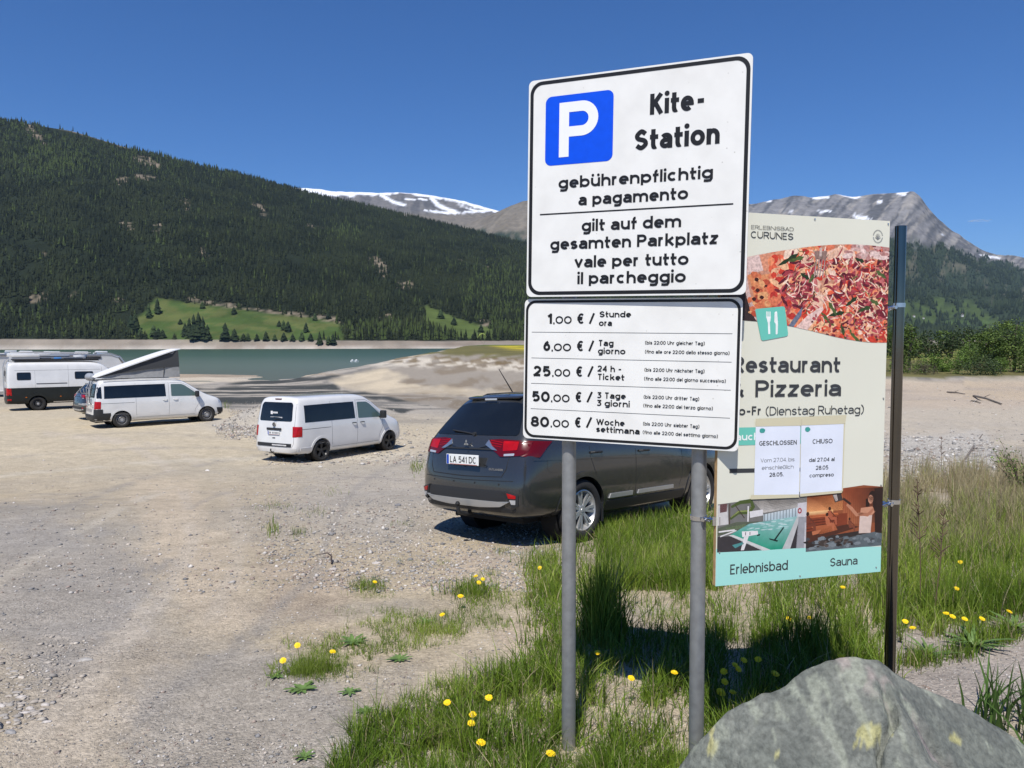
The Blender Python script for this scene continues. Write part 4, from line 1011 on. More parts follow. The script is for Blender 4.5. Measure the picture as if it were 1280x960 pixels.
def pizza():
    R = random.Random(5); P = Print(); outline = PTOP + PBOT
    arr = outline
    P.poly(outline, pc(205, 150, 122))
    P.poly([(.0, -.2), (.10, -.178), (.105, -.30), (.15, -.40), (.20, -.43), (.0, -.42)], pc(62, 48, 46))       # dark table
    P.poly(smooth_curve([(.098, -.178), (.112, -.176), (.118, -.26), (.14, -.34), (.19, -.435), (.165, -.43), (.125, -.36), (.10, -.27)], 4), pc(216, 190, 182))  # plate rim
    P.poly([(.112, -.176), (.20, -.158), (.19, -.225), (.118, -.245)], pc(228, 205, 196))
    P.grad([(.125, -.25), (.24, -.235), (.30, -.43), (.175, -.42)], [pc(225, 150, 100), pc(235, 165, 115), pc(200, 90, 60), pc(215, 130, 85)])
    P.poly(smooth_curve([(.17, -.165), (.39, -.13), (.40, -.22), (.30, -.235), (.19, -.225)], 4), pc(226, 158, 124))
    for i in range(60): P.blob(R.uniform(.13, .30), R.uniform(-.41, -.24), R.uniform(.008, .022), R.uniform(.006, .016), R.choice([pc(235, 175, 120), pc(214, 120, 80), pc(226, 148, 98), pc(190, 84, 56)]), rnd=R)
    for x, z in ((.16, -.262), (.165, -.305), (.185, -.332), (.205, -.29), (.15, -.34)): P.blob(x, z, .010, .008, pc(70, 34, 26), rnd=R)
    base_cols = [pc(232, 108, 74), pc(214, 70, 48), pc(240, 150, 104), pc(196, 60, 48), pc(246, 196, 150), pc(226, 128, 92)]
    for i in range(420): P.blob(R.uniform(.22, .80), R.uniform(-.52, -.12), R.uniform(.012, .040), R.uniform(.010, .028), R.choice(base_cols), rot=R.uniform(0, 3), rnd=R)
    # pale cheese pools
    for i in range(26): P.blob(R.uniform(.30, .78), R.uniform(-.47, -.13), R.uniform(.015, .045), R.uniform(.010, .026), R.choice([pc(244, 214, 190), pc(236, 196, 168), pc(250, 226, 200)]), rot=R.uniform(0, 3), rnd=R)
    # folded ham
    ham = [pc(150, 52, 62), pc(186, 84, 88), pc(120, 36, 48), pc(206, 120, 116), pc(170, 66, 74), pc(96, 30, 40)]
    for i in range(430):
        cx, cz = R.choice([(R.gauss(.60, .07), R.gauss(-.27, .05)), (R.gauss(.68, .07), R.gauss(-.40, .05)), (R.gauss(.36, .05), R.gauss(-.30, .045)), (R.gauss(.76, .03), R.gauss(-.20, .06)), (R.uniform(.3, .79), R.uniform(-.48, -.14))])
        a = R.uniform(-.9, 1.2); l = R.uniform(.02, .065); b = R.uniform(-1, 1) * .6
        P.stroke([(cx + l * t * math.cos(a + b * t), cz + l * t * math.sin(a + b * t)) for t in (0, .25, .5, .75, 1)], R.uniform(.006, .018), R.choice(ham))
    # white and orange shavings
    for i in range(230):
        cx, cz = R.uniform(.26, .79), R.uniform(-.49, -.13); a = R.choice([R.gauss(.6, .3), R.gauss(-1.0, .5), R.uniform(0, 3.1)]); l = R.uniform(.012, .055)
        P.stroke([(cx + l * t * math.cos(a + .4 * t), cz + l * t * math.sin(a + .4 * t)) for t in (0, .33, .66, 1)], R.uniform(.003, .0075), R.choice([pc(250, 222, 196), pc(240, 190, 150), pc(246, 206, 180), pc(252, 234, 214), pc(236, 170, 130)]))
    # rocket leaves
    def leaf(cx, cz, a, l, w, c):
        P.poly([(cx + l * t * math.cos(a) - s * w * q * math.sin(a), cz + l * t * math.sin(a) + s * w * q * math.cos(a)) for s, seq in ((1, ((0, .1), (.3, .7), (.5, .5), (.7, 1), (1, .1))), (-1, ((.8, .9), (.55, .45), (.35, .8), (.1, .3)))) for t, q in seq], c)
    for cx, cz, a, l in ((.255, -.205, .5, .11), (.30, -.185, .25, .08), (.56, -.43, -1.2, .10), (.60, -.45, -.9, .09), (.50, -.40, .2, .08), (.46, -.385, -.7, .09), (.58, -.36, .6, .07), (.78, -.24, 2.6, .06), (.62, -.16, -.3, .05), (.36, -.23, -.5, .05), (.54, -.40, 2.2, .07), (.64, -.38, .3, .07), (.40, -.27, .9, .05), (.70, -.33, -.4, .05)):
        leaf(cx, cz, a, l, .011, R.choice([pc(58, 78, 38), pc(42, 60, 30), pc(84, 104, 52)]))
    for i in range(60):
        cx, cz, a, l = R.uniform(.3, .79), R.uniform(-.49, -.13), R.uniform(0, 6.2), R.uniform(.02, .06)
        P.stroke([(cx + l * t * math.cos(a + t), cz + l * t * math.sin(a + t)) for t in (0, .33, .66, 1)], .003, R.choice([pc(70, 92, 44), pc(110, 128, 70), pc(52, 66, 34)]))
    # blurred far rim of the plate along the top
    for i in range(40): P.blob(R.uniform(.58, .79), R.uniform(-.155, -.11), R.uniform(.012, .03), R.uniform(.006, .014), R.choice([pc(222, 190, 180), pc(206, 168, 160), pc(190, 140, 132), pc(235, 212, 202)]), rnd=R)
    # fork
    for k in range(4):
        x = .432 + .0135 * k
        P.stroke([(x + .004, -.165), (x, -.20), (x - .006, -.245)], .0055, pc(128, 104, 96), False); P.stroke([(x + .005, -.165), (x + .001, -.20), (x - .005, -.245)], .0018, pc(232, 214, 204), False)
    P.poly([(.425, -.14), (.485, -.135), (.482, -.172), (.43, -.172)], pc(150, 124, 112)); P.stroke([(.455, -.125), (.455, -.16)], .012, pc(216, 196, 184), False)
    # knife blade in front
    P.poly([(.31, -.445), (.345, -.40), (.375, -.365), (.37, -.40), (.335, -.45)], pc(112, 122, 142)); P.poly([(.345, -.452), (.40, -.40), (.47, -.36), (.475, -.375), (.40, -.46)], pc(236, 208, 196))
    for i in range(80): P.blob(R.uniform(.42, .79), R.uniform(-.50, -.40), R.uniform(.004, .012), R.uniform(.003, .008), R.choice(base_cols + ham), rnd=R)
    OUT = [(a, b) for a, b in outline]
    # cut along the outline
    cx = np.array([v[0] for v in P.v]); cz = np.array([v[2] for v in P.v])
    P.v = P.v; d = polydist(cx, cz, OUT)
    top = np.interp(cx, [p[0] for p in PTOP], [p[1] for p in PTOP]); bot = np.interp(cx, [p[0] for p in PBOT[::-1]], [p[1] for p in PBOT[::-1]])
    P.v = [(min(max(v[0], 0), .7915), v[1], min(max(v[2], b), t)) for v, t, b in zip(P.v, top, bot)]
    P.build('pizza_photo', sheet)
pizza()
def pool():
    P = Print(); R = random.Random(9)
    X = lambda x: .004 + (x - 132) / (700 - 132) * .412
    Z = lambda y: -1.1500 - (y - 150) / (445 - 150) * .202
    q = lambda *pts: [(X(a), Z(b)) for a, b in pts]
    P.poly(q((132, 160), (260, 150), (420, 132), (700, 108), (700, 455), (132, 440)), pc(120, 122, 118))
    P.grad(q((350, 150), (700, 110), (700, 200), (420, 225)), [pc(150, 148, 140), pc(110, 108, 104), pc(190, 190, 182), pc(205, 205, 198)])
    for i in range(7): P.poly(q((700, 118 + i * 9), (700, 120 + i * 9), (420, 150 + i * 10), (420, 149 + i * 10)), pc(96, 94, 90))
    P.grad(q((420, 235), (640, 205), (640, 262), (420, 300)), [pc(205, 222, 226)] * 2 + [pc(170, 198, 206)] * 2)
    for i in range(11): x = 425 + i * 20; P.poly(q((x, 232 - i * 2.4), (x + 4, 232 - i * 2.4), (x + 4, 310 - i * 4), (x, 310 - i * 4)), pc(110, 122, 128))
    P.grad(q((640, 180), (700, 175), (700, 270), (640, 262)), [pc(210, 212, 214)] * 4); P.blob(X(655), Z(226), .010, .012, pc(200, 70, 80), j=0); P.blob(X(655), Z(226), .005, .006, pc(230, 226, 226), j=0)
    P.poly(q((132, 165), (190, 160), (200, 280), (132, 285)), pc(210, 212, 208)); P.poly(q((145, 160), (190, 157), (188, 205), (146, 210)), pc(110, 80, 80))
    P.stroke(q((210, 250), (260, 215), (330, 215), (352, 185), (340, 150), (270, 155), (215, 180)), .020, pc(78, 96, 48)); P.stroke(q((215, 240), (262, 208), (326, 207), (344, 182)), .006, pc(150, 166, 96))
    P.stroke(q((206, 160), (206, 300)), .005, pc(84, 70, 60), False); P.stroke(q((240, 170), (300, 250)), .004, pc(70, 60, 52), False)
    P.poly(q((330, 212), (415, 205), (418, 240), (335, 250)), pc(226, 230, 230)); P.stroke(q((322, 180), (322, 300)), .006, pc(235, 238, 236), False)
    P.poly(q((132, 300), (250, 270), (420, 275), (560, 268), (420, 300), (132, 345)), pc(94, 104, 86)); P.poly(q((180, 300), (300, 285), (320, 300), (200, 318)), pc(120, 140, 104))
    P.grad(q((330, 285), (640, 258), (560, 450), (420, 450), (210, 345)), [pc(130, 190, 186), pc(160, 206, 204), pc(20, 150, 118), pc(24, 158, 124), pc(60, 166, 140)])
    for i in range(50): P.blob(X(R.uniform(330, 600)), Z(R.uniform(272, 330)), .012, .002, R.choice([pc(170, 214, 210), pc(120, 190, 180), pc(200, 228, 226)]), j=.1)
    P.poly(q((132, 350), (220, 352), (430, 450), (132, 442)), pc(62, 60, 62)); P.poly(q((200, 345), (232, 345), (470, 450), (420, 452)), pc(214, 220, 216))
    P.poly(q((638, 262), (660, 262), (600, 452), (545, 452)), pc(196, 202, 200)); P.poly(q((655, 275), (640, 452), (598, 452)), pc(56, 54, 58)); P.poly(q((648, 262), (700, 265), (700, 455), (636, 452)), pc(160, 164, 168)); P.poly(q((690, 300), (700, 300), (700, 455), (688, 455)), pc(214, 216, 218))
    P.poly(q((548, 318), (556, 322), (500, 395), (488, 392)), pc(22, 46, 44)); P.poly(q((460, 380), (518, 396), (512, 405), (462, 388)), pc(22, 46, 44)); P.poly(q((380, 352), (402, 350), (398, 360), (382, 362)), pc(22, 46, 44))
    P.poly(q((285, 328), (385, 330), (388, 352), (288, 362)), pc(238, 240, 238)); P.poly(q((300, 355), (330, 355), (300, 440), (280, 440)), pc(232, 234, 232)); P.poly(q((225, 405), (290, 392), (300, 402), (245, 425)), pc(80, 150, 148))
    for x in (308, 336): P.stroke(q((x, 334), (x, 352)), .003, pc(40, 44, 46), False)
    P.stroke(q((140, 322), (240, 316)), .006, pc(236, 238, 236), False); P.stroke(q((150, 350), (250, 320)), .005, pc(228, 232, 230), False)
    P.build('pool_photo', sheet)
pool()
def sauna():
    P = Print(); R = random.Random(4)
    X = lambda x: .4165 + (x - 705) / (1182 - 705) * .3735
    Z = lambda y: -1.1400 - (y - 110) / (440 - 110) * .2290
    q = lambda *pts: [(X(a), Z(b)) for a, b in pts]
    P.poly(q((705, 110), (930, 78), (1060, 66), (1186, 82), (1186, 440), (705, 448)), pc(150, 84, 52))
    P.grad(q((705, 112), (930, 80), (930, 210), (705, 215)), [pc(120, 52, 30), pc(170, 88, 52), pc(240, 160, 100), pc(250, 178, 116)])
    P.grad(q((930, 80), (1186, 84), (1186, 300), (930, 300)), [pc(150, 74, 44), pc(60, 36, 28), pc(90, 58, 42), pc(196, 118, 76)])
    for i in range(12): P.stroke(q((930 + i * 13, 90), (936 + i * 13, 300)), .0012, pc(128, 66, 40), False)
    P.grad(q((705, 210), (870, 205), (870, 235), (705, 240)), [pc(255, 214, 150), pc(250, 196, 128), pc(170, 90, 54), pc(180, 96, 56)])
    P.poly(q((705, 238), (960, 230), (960, 300), (705, 330)), pc(134, 62, 38)); P.poly(q((705, 232), (900, 226), (905, 240), (705, 250)), pc(214, 120, 74))
    for i in range(5): P.poly(q((705, 262 + i * 17), (900, 252 + i * 15), (900, 256 + i * 15), (705, 267 + i * 17)), pc(82, 36, 24))
    P.poly(q((705, 330), (960, 300), (1040, 320), (705, 400)), pc(82, 46, 34)); P.poly(q((735, 300), (880, 290), (900, 330), (790, 350)), pc(176, 100, 62))
    def bather(x, y, s, c=pc(176, 96, 66), d=pc(104, 52, 36)):
        P.blob(X(x), Z(y), .0075 * s, .009 * s, pc(58, 32, 24), j=.05); P.poly(q((x - 14 * s, y + 14 * s), (x + 12 * s, y + 12 * s), (x + 22 * s, y + 60 * s), (x - 6 * s, y + 66 * s)), c)
        P.poly(q((x, y + 58 * s), (x + 50 * s, y + 56 * s), (x + 54 * s, y + 110 * s), (x + 42 * s, y + 112 * s), (x + 34 * s, y + 76 * s), (x, y + 80 * s)), c); P.stroke(q((x + 8 * s, y + 18 * s), (x + 30 * s, y + 44 * s), (x + 44 * s, y + 58 * s)), .006 * s, d)
    bather(848, 198, .9); bather(832, 232, .9, pc(192, 112, 76)); bather(712, 222, 1.0, pc(120, 62, 44)); bather(975, 268, .7, pc(130, 72, 52)); P.poly(q((740, 330), (800, 320), (780, 345), (745, 352)), pc(196, 120, 82))
    P.poly(q((705, 420), (1186, 350), (1186, 445), (705, 450)), pc(96, 108, 112)); P.poly(q((705, 400), (860, 360), (1040, 345), (1100, 362), (860, 400), (705, 430)), pc(54, 46, 44))
    for i in range(46): P.blob(X(R.uniform(705, 1180)), Z(R.uniform(372, 440)), R.uniform(.006, .02), R.uniform(.004, .010), R.choice([pc(110, 122, 126), pc(84, 94, 98), pc(130, 142, 146), pc(70, 74, 78)]), rnd=R)
    for i in range(26): P.blob(X(R.uniform(705, 1000)), Z(R.uniform(385, 425)), R.uniform(.006, .014), R.uniform(.004, .007), R.choice([pc(46, 42, 42), pc(70, 62, 58), pc(92, 82, 76)]), rnd=R)
    P.poly(q((1075, 150), (1100, 150), (1100, 200), (1077, 200)), pc(44, 26, 20)); P.poly(q((1130, 90), (1186, 88), (1186, 370), (1140, 360)), pc(48, 32, 28))
    # figure in a towel, arm raised
    P.poly(q((1040, 255), (1120, 250), (1112, 362), (1036, 360)), pc(222, 204, 190)); P.poly(q((1046, 205), (1120, 200), (1140, 232), (1118, 254), (1040, 256)), pc(206, 150, 118))
    P.stroke(q((1060, 240), (1020, 246), (985, 205), (955, 178)), .016, pc(196, 138, 106)); P.stroke(q((1130, 215), (1090, 250), (1030, 240)), .016, pc(186, 126, 96))
    P.blob(X(1118), Z(140), .020, .026, pc(44, 28, 24), j=.04); P.blob(X(1108), Z(155), .0135, .019, pc(206, 150, 120), j=.03); P.poly(q((1126, 130), (1146, 150), (1136, 240), (1122, 190)), pc(44, 28, 24))
    P.stroke(q((980, 178), (930, 140)), .010, pc(60, 40, 34), False); P.poly(q((862, 112), (915, 104), (930, 150), (880, 162)), pc(70, 62, 60)); P.poly(q((866, 116), (890, 112), (898, 150), (884, 156)), pc(206, 198, 190))
    P.build('sauna_photo', sheet)
sauna()
flat('restaurant_icon', [tuple(p) for p in roundpoly([(.1538, -.3791), (.2909, -.3651), (.3103, -.4843), (.1861, -.5058)], .012)], -.0022, TEAL2, sheet)
ic = Print(); ic.y = -.0026
ic.stroke([(.218, -.425), (.2215, -.478)], .0095, (.8, .82, .8), False); 
for k in range(4): ic.stroke([(.2065 + k * .0058, -.388), (.2075 + k * .0058, -.414)], .0032, (.8, .82, .8), False)
ic.poly([(.2060, -.408), (.2275, -.408), (.2250, -.428), (.2120, -.430)], (.8, .82, .8))
ic.poly(roundpoly([(.2440, -.389), (.2550, -.386), (.2610, -.440), (.2600, -.478), (.2510, -.480), (.2500, -.435), (.2430, -.430)], .004), (.8, .82, .8))
ic.build('cutlery_symbol', sheet)
em = Print(); em.y = -.0012
g_ = (.22, .23, .23)
for k in range(26):
    a = 2 * math.pi * k / 26
    if k not in (0, 13): em.stroke([(.7325 + .0205 * math.cos(a), -.0665 + .0235 * math.sin(a)), (.7325 + .0250 * math.cos(a), -.0665 + .028 * math.sin(a))], .0035, g_, False)
for k in range(7):
    a = math.radians(18 + 24 * k); em.stroke([(.7325, -.080), (.7325 + .014 * math.cos(a), -.078 + .024 * math.sin(a))], .0028, g_)
em.build('round_emblem', sheet)
for u, v in ((.4234, -.0108), (.7822, -.0127), (.7823, -.7437), (.0142, -1.3503), (.3908, -1.474), (.7684, -1.4658), (.7826, -1.1142), (.012, -.02), (.012, -.72)):
    MB().lathe([(-.0035, .0), (-.0035, .003), (-.0008, .0042)], 8, 'Y', (u, 0, v)).build('screw', SHINY, sheet)
# ---- notices taped to the board
def notice(label, corners, tape):
    o = thing('paper_notice', label, 'notice', MBN @ Vector((corners[3][0], -.004, corners[3][1])), MBN.to_euler(), 'closing notices taped on the board')
    off = Vector(corners[3])
    Q = [(a - off.x, b - off.y) for a, b in corners]
    sh = MB().prism(Q, -.0006, 0).build('sheet', mat('notice_paper', (.72, .755, .84), .35, noise=(8, .05)), o)
    tb = MB()
    TB = mat('masking_tape', (.60, .55, .38), .6)
    for t in tape: flat('tape', [(a - off.x, b - off.y) for a, b in t], -.0012, TB, o)
    dot = Print(); dot.y = -.0013; cx, cz = Q[0][0] + .030, Q[0][1] - .020
    dot.blob(cx, cz, .013, .010, pc(70, 170, 160), 14, .08); dot.build('teal_mark', o)
    return o, off
N1, O1 = notice('laminated white notice headed GESCHLOSSEN, the left one taped on the cream board', [(.1668, -.8459), (.3751, -.8479), (.376, -1.1383), (.165, -1.1362)], [[(.166, -.8179), (.378, -.8140), (.378, -.8500), (.1669, -.8490)], [(.150, -1.125), (.375, -1.133), (.375, -1.146), (.150, -1.143)]])
N2, O2 = notice('laminated white notice headed CHIUSO, the right one taped on the cream board', [(.3792, -.8462), (.5846, -.8435), (.584, -1.1318), (.3802, -1.1385)], [[(.379, -.8139), (.5962, -.8102), (.5912, -.8470), (.379, -.8495)], [(.5840, -.845), (.590, -.845), (.588, -1.13), (.5825, -1.13)], [(.381, -1.131), (.584, -1.126), (.584, -1.136), (.381, -1.143)]])
WGT = {'Kite-': .215, 'Station': .215, 'Restaurant': .185, 'Pizzeria': .185, '&': .185, 'Mo-Fr': .19, 'auch': .19, 'ERLEBNISBAD': .10, 'CURUNES': .13, 'Erlebnisbad': .135, 'Sauna': .14, '(Dienstag Ruhetag)': .115}
for k, s, u0, u1, bl, cap in TEXTS:
    if k == 'U': lettering(PU, s, u0, u1, bl, cap, BLACK, WGT.get(s, .205))
    elif k == 'L':
        small = s.startswith('(')
        lettering(PL, s, u0, u1, bl, cap, BLACK, .155 if small else (.235 if s[0] in '12568' and len(s) < 3 else (.185 if s in ('€', '/', ',00') else .205)))
    elif s in ('GESCHLOSSEN', 'Vom 27.04. bis', 'einschließlich', '28.05.'):
        lettering(N1, s, u0 - O1.x, u1 - O1.x, bl - O1.y, cap, DG if s[0] in 'G2' else LG, .17 if s[0] in 'G2' else .10)
    elif s in ('CHIUSO', 'dal 27.04 al', '28.05', 'compreso'):
        lettering(N2, s, u0 - O2.x, u1 - O2.x, bl - O2.y, cap, DG, .16)
    else: lettering(sheet, s, u0, u1, bl, cap, PRW if s == 'auch' else DG, WGT[s], y=-.0016)
# ---- posts
def post(x, y, ztop, r, m, parent, lean=(0, 0), label=None, cap=True):
    z0 = float(gz(x, y)) - .05; o0 = parent.location
    p0 = Vector((x, y, z0)) - o0; p1 = Vector((x + lean[0], y + lean[1], ztop)) - o0
    mb = MB().tube([p0, p0.lerp(p1, .5), p1], r, 28)
    p = mb.build('post', m, parent, smooth=True)
    if label: p['label'] = label
    return p
post(.2467, 3.25, 2.75, .0305, GALV, SIGN)
post(.7600, 3.046, 2.80, .0305, GALV, SIGN)
for x, y in ((.2467, 3.25), (.7600, 3.046)):
    for z in (2.62, 2.15, 1.83, 1.47):
        b = MB(); b.lathe([(-.016, .0315), (-.016, .0345), (.016, .0345), (.016, .0315)], 28, 'Z', (x, y, z), close=True)
        b.box((x - .0135, y - .032, z), (.05, .010, .028), Matrix.Rotation(math.radians(-22.8), 3, 'Z'))
        o = b.build('bracket', GALV, SIGN); o.matrix_local = Matrix.Translation(-SIGN.location)
post(1.642, 3.215, 2.242, .0222, STEEL, BAN)
def clamp(x, y, z, r, to):
    b = MB(); b.lathe([(-.009, r + .0005), (-.009, r + .0035), (.009, r + .0035), (.009, r + .0005)], 24, 'Z', (x, y, z), close=True)
    d = Vector(to) - Vector((x, y, z)); dn = d.normalized()
    b.tube([Vector((x, y, z)) + dn * (r + .001) + Vector((0, 0, .004)), Vector(to) + Vector((0, 0, .004))], .0045, 8)
    b.tube([Vector((x, y, z)) + dn * (r + .001) - Vector((0, 0, .006)), Vector((x, y, z)) + dn * (r + .03) - Vector((0, 0, .006))], .0040, 8)
    s = dn.cross(Vector((0, 0, 1))); c = Vector((x, y, z)) + dn * (r + .010)
    b.tube([c - s * .022, c + s * .022], .0045, 8); b.tube([c - s * .026, c - s * .021], .008, 6); b.tube([c + s * .020, c + s * .026], .008, 6)
    b.box(Vector(to) + dn * .010, (.03, .006, .035))
    o = b.build('clamp', SHINY, BAN, smooth=True); o.matrix_local = Matrix.Translation(-BAN.location)
for v in (-.37, -1.21):
    e = MBN @ Vector((W_ + .002, .014, v)); clamp(1.642, 3.215, e.z + .02, .0222, e)
for v in (-.42, -1.225):
    e = MBN @ Vector((-.002, .014, v)); clamp(.7600, 3.046, e.z, .0305, e)
# ================================================================ VEHICLES
def paint(name, c, metal=0, rough=.32, flake=0):
    m = mat(name, c, rough, metal=metal, coat=1.0, noise=(2.5, .05)); return m
GLASS = mat('tinted_glass', (.008, .010, .012), .05, spec=.7, noise=(3, .2))
CLEAR = mat('car_glass_light', (.085, .13, .12), .06, spec=.7)
RUBBER = mat('tyre_rubber', (.022, .021, .020), .8, noise=(20, .25), bump=(90, .3, .003))
PLAST = mat('black_plastic', (.022, .023, .025), .55)
REDL = mat('tail_lamp_red', (.36, .004, .006), .22, spec=.35, coat=.25, noise=(9, .25))
REDD = mat('tail_lamp_dark_red', (.10, .002, .004), .2, spec=.35, coat=.3)
LAMPW = mat('lamp_clear', (.55, .56, .58), .12, metal=.4)
CHROME = mat('chrome', (.62, .60, .57), .28, metal=.9)
ALLOY = mat('alloy_silver', (.46, .46, .45), .38, metal=.55)
GAP = mat('panel_gap', (.012, .012, .013), .7)
UNDER = mat('underbody', (.012, .012, .012), .9)
PLATEW = mat('plate_white', (.75, .76, .74), .4)
EUB = mat('plate_blue', (.01, .06, .40), .4)

class Body:
    def __init__(s, name, root, rings, bow_r, bow_f, paintm, arches, crease=(), sub=2):
        """rings: list of half profiles [(x, halfwidth, z) ...] bottom centre to top centre, rear to front"""
        n = len(rings[0]); V = []; Fc = []
        full = 2 * n - 2
        for rg in rings:
            for x, y, z in rg: V.append((x, -y, z))
            for x, y, z in rg[-2:0:-1]: V.append((x, y, z))
        for i in range(len(rings) - 1):
            for j in range(full): a, b = i * full, (i + 1) * full; k = (j + 1) % full; Fc.append((a + j, a + k, b + k, b + j))
        for ri, bow, flip in ((0, bow_r, 1), (len(rings) - 1, bow_f, 0)):
            o = ri * full; mid = {}
            for j in range(1, n - 1):
                x, y, z = rings[ri][j]; mid[j] = len(V); V.append((x + bow, 0, z))
            mid[0] = o; mid[n - 1] = o + n - 1
            for j in range(n - 1):
                R0, R1 = o + j, o + j + 1
                L0, L1 = o + (full - j) % full, o + (full - j - 1) % full
                for f in ((R0, mid[j], mid[j + 1], R1), (mid[j], L0, L1, mid[j + 1])):
                    f = [v for i_, v in enumerate(f) if v not in f[:i_]]
                    if len(f) > 2: Fc.append(tuple(f) if flip else tuple(f[::-1]))
        me = bpy.data.meshes.new('t'); me.from_pydata(V, [], Fc)
        bm = bmesh.new(); bm.from_mesh(me); bmesh.ops.recalc_face_normals(bm, faces=bm.faces); bm.to_mesh(me); bm.free()
        o = bpy.data.objects.new('t', me); C.objects.link(o)
        m = o.modifiers.new('s', 'SUBSURF'); m.levels = sub; m.render_levels = sub
        cuts = []
        for (ax, az, r) in arches:
            for sgn in (-1, 1):
                cb = MB(); cb.lathe([(sgn * .55, 0), (sgn * .55, r), (sgn * 1.3, r), (sgn * 1.3, 0)], 40, 'Y', (ax, 0, az))
                cu = cb.build('c', UNDER); cuts.append(cu)
                bo = o.modifiers.new('b', 'BOOLEAN'); bo.operation = 'DIFFERENCE'; bo.object = cu; bo.solver = 'EXACT'
        dg = bpy.context.evaluated_depsgraph_get(); dg.update()
        # intact shell for projecting windows and trim
        for md in o.modifiers:
            if md.type == 'BOOLEAN': md.show_viewport = False
        dg.update(); em = bpy.data.meshes.new_from_object(o.evaluated_get(dg))
        s.bvh = BVHTree.FromPolygons([v.co.copy() for v in em.vertices], [tuple(p.vertices) for p in em.polygons])
        for md in o.modifiers: md.show_viewport = True
        dg.update(); bmesh_ = bpy.data.meshes.new_from_object(o.evaluated_get(dg))
        bpy.data.objects.remove(o)
        for c in cuts: bpy.data.objects.remove(c)
        bmesh_.name = name; bmesh_.materials.clear(); bmesh_.materials.append(paintm)
        bmesh_.polygons.foreach_set('material_index', [0] * len(bmesh_.polygons))
        bmesh_.polygons.foreach_set('use_smooth', [True] * len(bmesh_.polygons)); bmesh_.set_sharp_from_angle(angle=math.radians(38))
        s.me = bmesh_; s.root = root
        s.o = link(bpy.data.objects.new('body', bmesh_), root)
        for (ax, az, r) in arches:
            for sgn in (-1, 1):
                lb = MB(); lb.lathe([(sgn * .56, .03), (sgn * .56, r - .004), (sgn * .80, r - .004)], 30, 'Y', (ax, 0, az)); lb.build('wheel_arch', UNDER, root, smooth=True)
    def hit(s, axis, a, b):
        if axis == 'R': o, d = Vector((a, -4, b)), Vector((0, 1, 0))
        elif axis == 'B': o, d = Vector((-6, a, b)), Vector((1, 0, 0))
        elif axis == 'F': o, d = Vector((9, a, b)), Vector((-1, 0, 0))
        elif axis == 'C': dr = Vector((-math.cos(a * 1.7453), -math.sin(a * 1.7453), 0)); o, d = Vector((-.60, -.55, b)) + dr * 3, -dr   # round the rear corner, a in degrees / 100
        else: o, d = Vector((a, b, 6)), Vector((0, 0, -1))
        loc, nor, i, _ = s.bvh.ray_cast(o, d)
        if loc is None:
            loc, nor, i, _ = s.bvh.find_nearest(o + d * (4.0 if axis == 'R' else 6))
        if nor.dot(d) > 0: nor = -nor
        return loc, nor, d
    def grid(s, name, axis, rows, m, off=.004, thick=.012, mirror=False, parent=None, closed_rows=False, label=None):
        """rows: equal-length lists of (a, b); projected on the body and lifted"""
        P = []; Q = []
        for r in rows:
            for a, b in r:
                l, n, d = s.hit(axis, a, b); v = (n * .7 - d * .3).normalized(); P.append(l + v * off); Q.append(l - v * thick)
        nr, nc = len(rows), len(rows[0]); fs = []
        for i in range(nr - 1):
            for j in range(nc if closed_rows else nc - 1):
                k = (j + 1) % nc; fs.append((i * nc + j, i * nc + k, (i + 1) * nc + k, (i + 1) * nc + j))
        # skirt
        N = nr * nc
        loop = [(0, j) for j in range(nc)]
        rim = [j for j in range(nc)] + [i * nc + nc - 1 for i in range(1, nr)] + [(nr - 1) * nc + j for j in range(nc - 2, -1, -1)] + [i * nc for i in range(nr - 2, 0, -1)] if not closed_rows else None
        rims = [rim] if rim else [[j for j in range(nc)], [(nr - 1) * nc + j for j in range(nc)]]
        vs = P[:]
        for rm in rims:
            k = len(vs); vs += [Q[i] for i in rm]
            for i in range(len(rm)): j = (i + 1) % len(rm); fs.append((rm[i], rm[j], k + j, k + i))
        return s._mk(name, vs, fs, m, mirror, parent, label)
    def patch(s, name, axis, poly, m, off=.004, thick=.012, r=.03, rings=5, mirror=False, parent=None, dense=3, label=None):
        pts = roundpoly(poly, r, 4) if r else [tuple(p) for p in poly]
        out = []
        for i in range(len(pts)):
            a, b = Vector(pts[i]), Vector(pts[(i + 1) % len(pts)]); k = max(1, int((b - a).length / .10))
            for t in range(k): out.append(a.lerp(b, t / k))
        c = sum(out, Vector((0, 0))) / len(out); n = len(out); P = []; Q = []; fs = []
        for k in range(rings):
            f = 1 - k / rings
            for p in out:
                q = c + (p - c) * f; l, nn, d = s.hit(axis, q.x, q.y); v = (nn * .7 - d * .3).normalized(); P.append(l + v * off)
                if k == 0: Q.append(l - v * thick)
        l, nn, d = s.hit(axis, c.x, c.y); P.append(l + (nn * .7 - d * .3).normalized() * off)
        for k in range(rings - 1):
            for j in range(n): j2 = (j + 1) % n; fs.append((k * n + j, k * n + j2, (k + 1) * n + j2, (k + 1) * n + j))
        for j in range(n): fs.append(((rings - 1) * n + j, (rings - 1) * n + (j + 1) % n, rings * n))
        base = len(P)
        for j in range(n): j2 = (j + 1) % n; fs.append((j2, j, base + j, base + j2))
        return s._mk(name, P + Q, fs, m, mirror, parent, label)
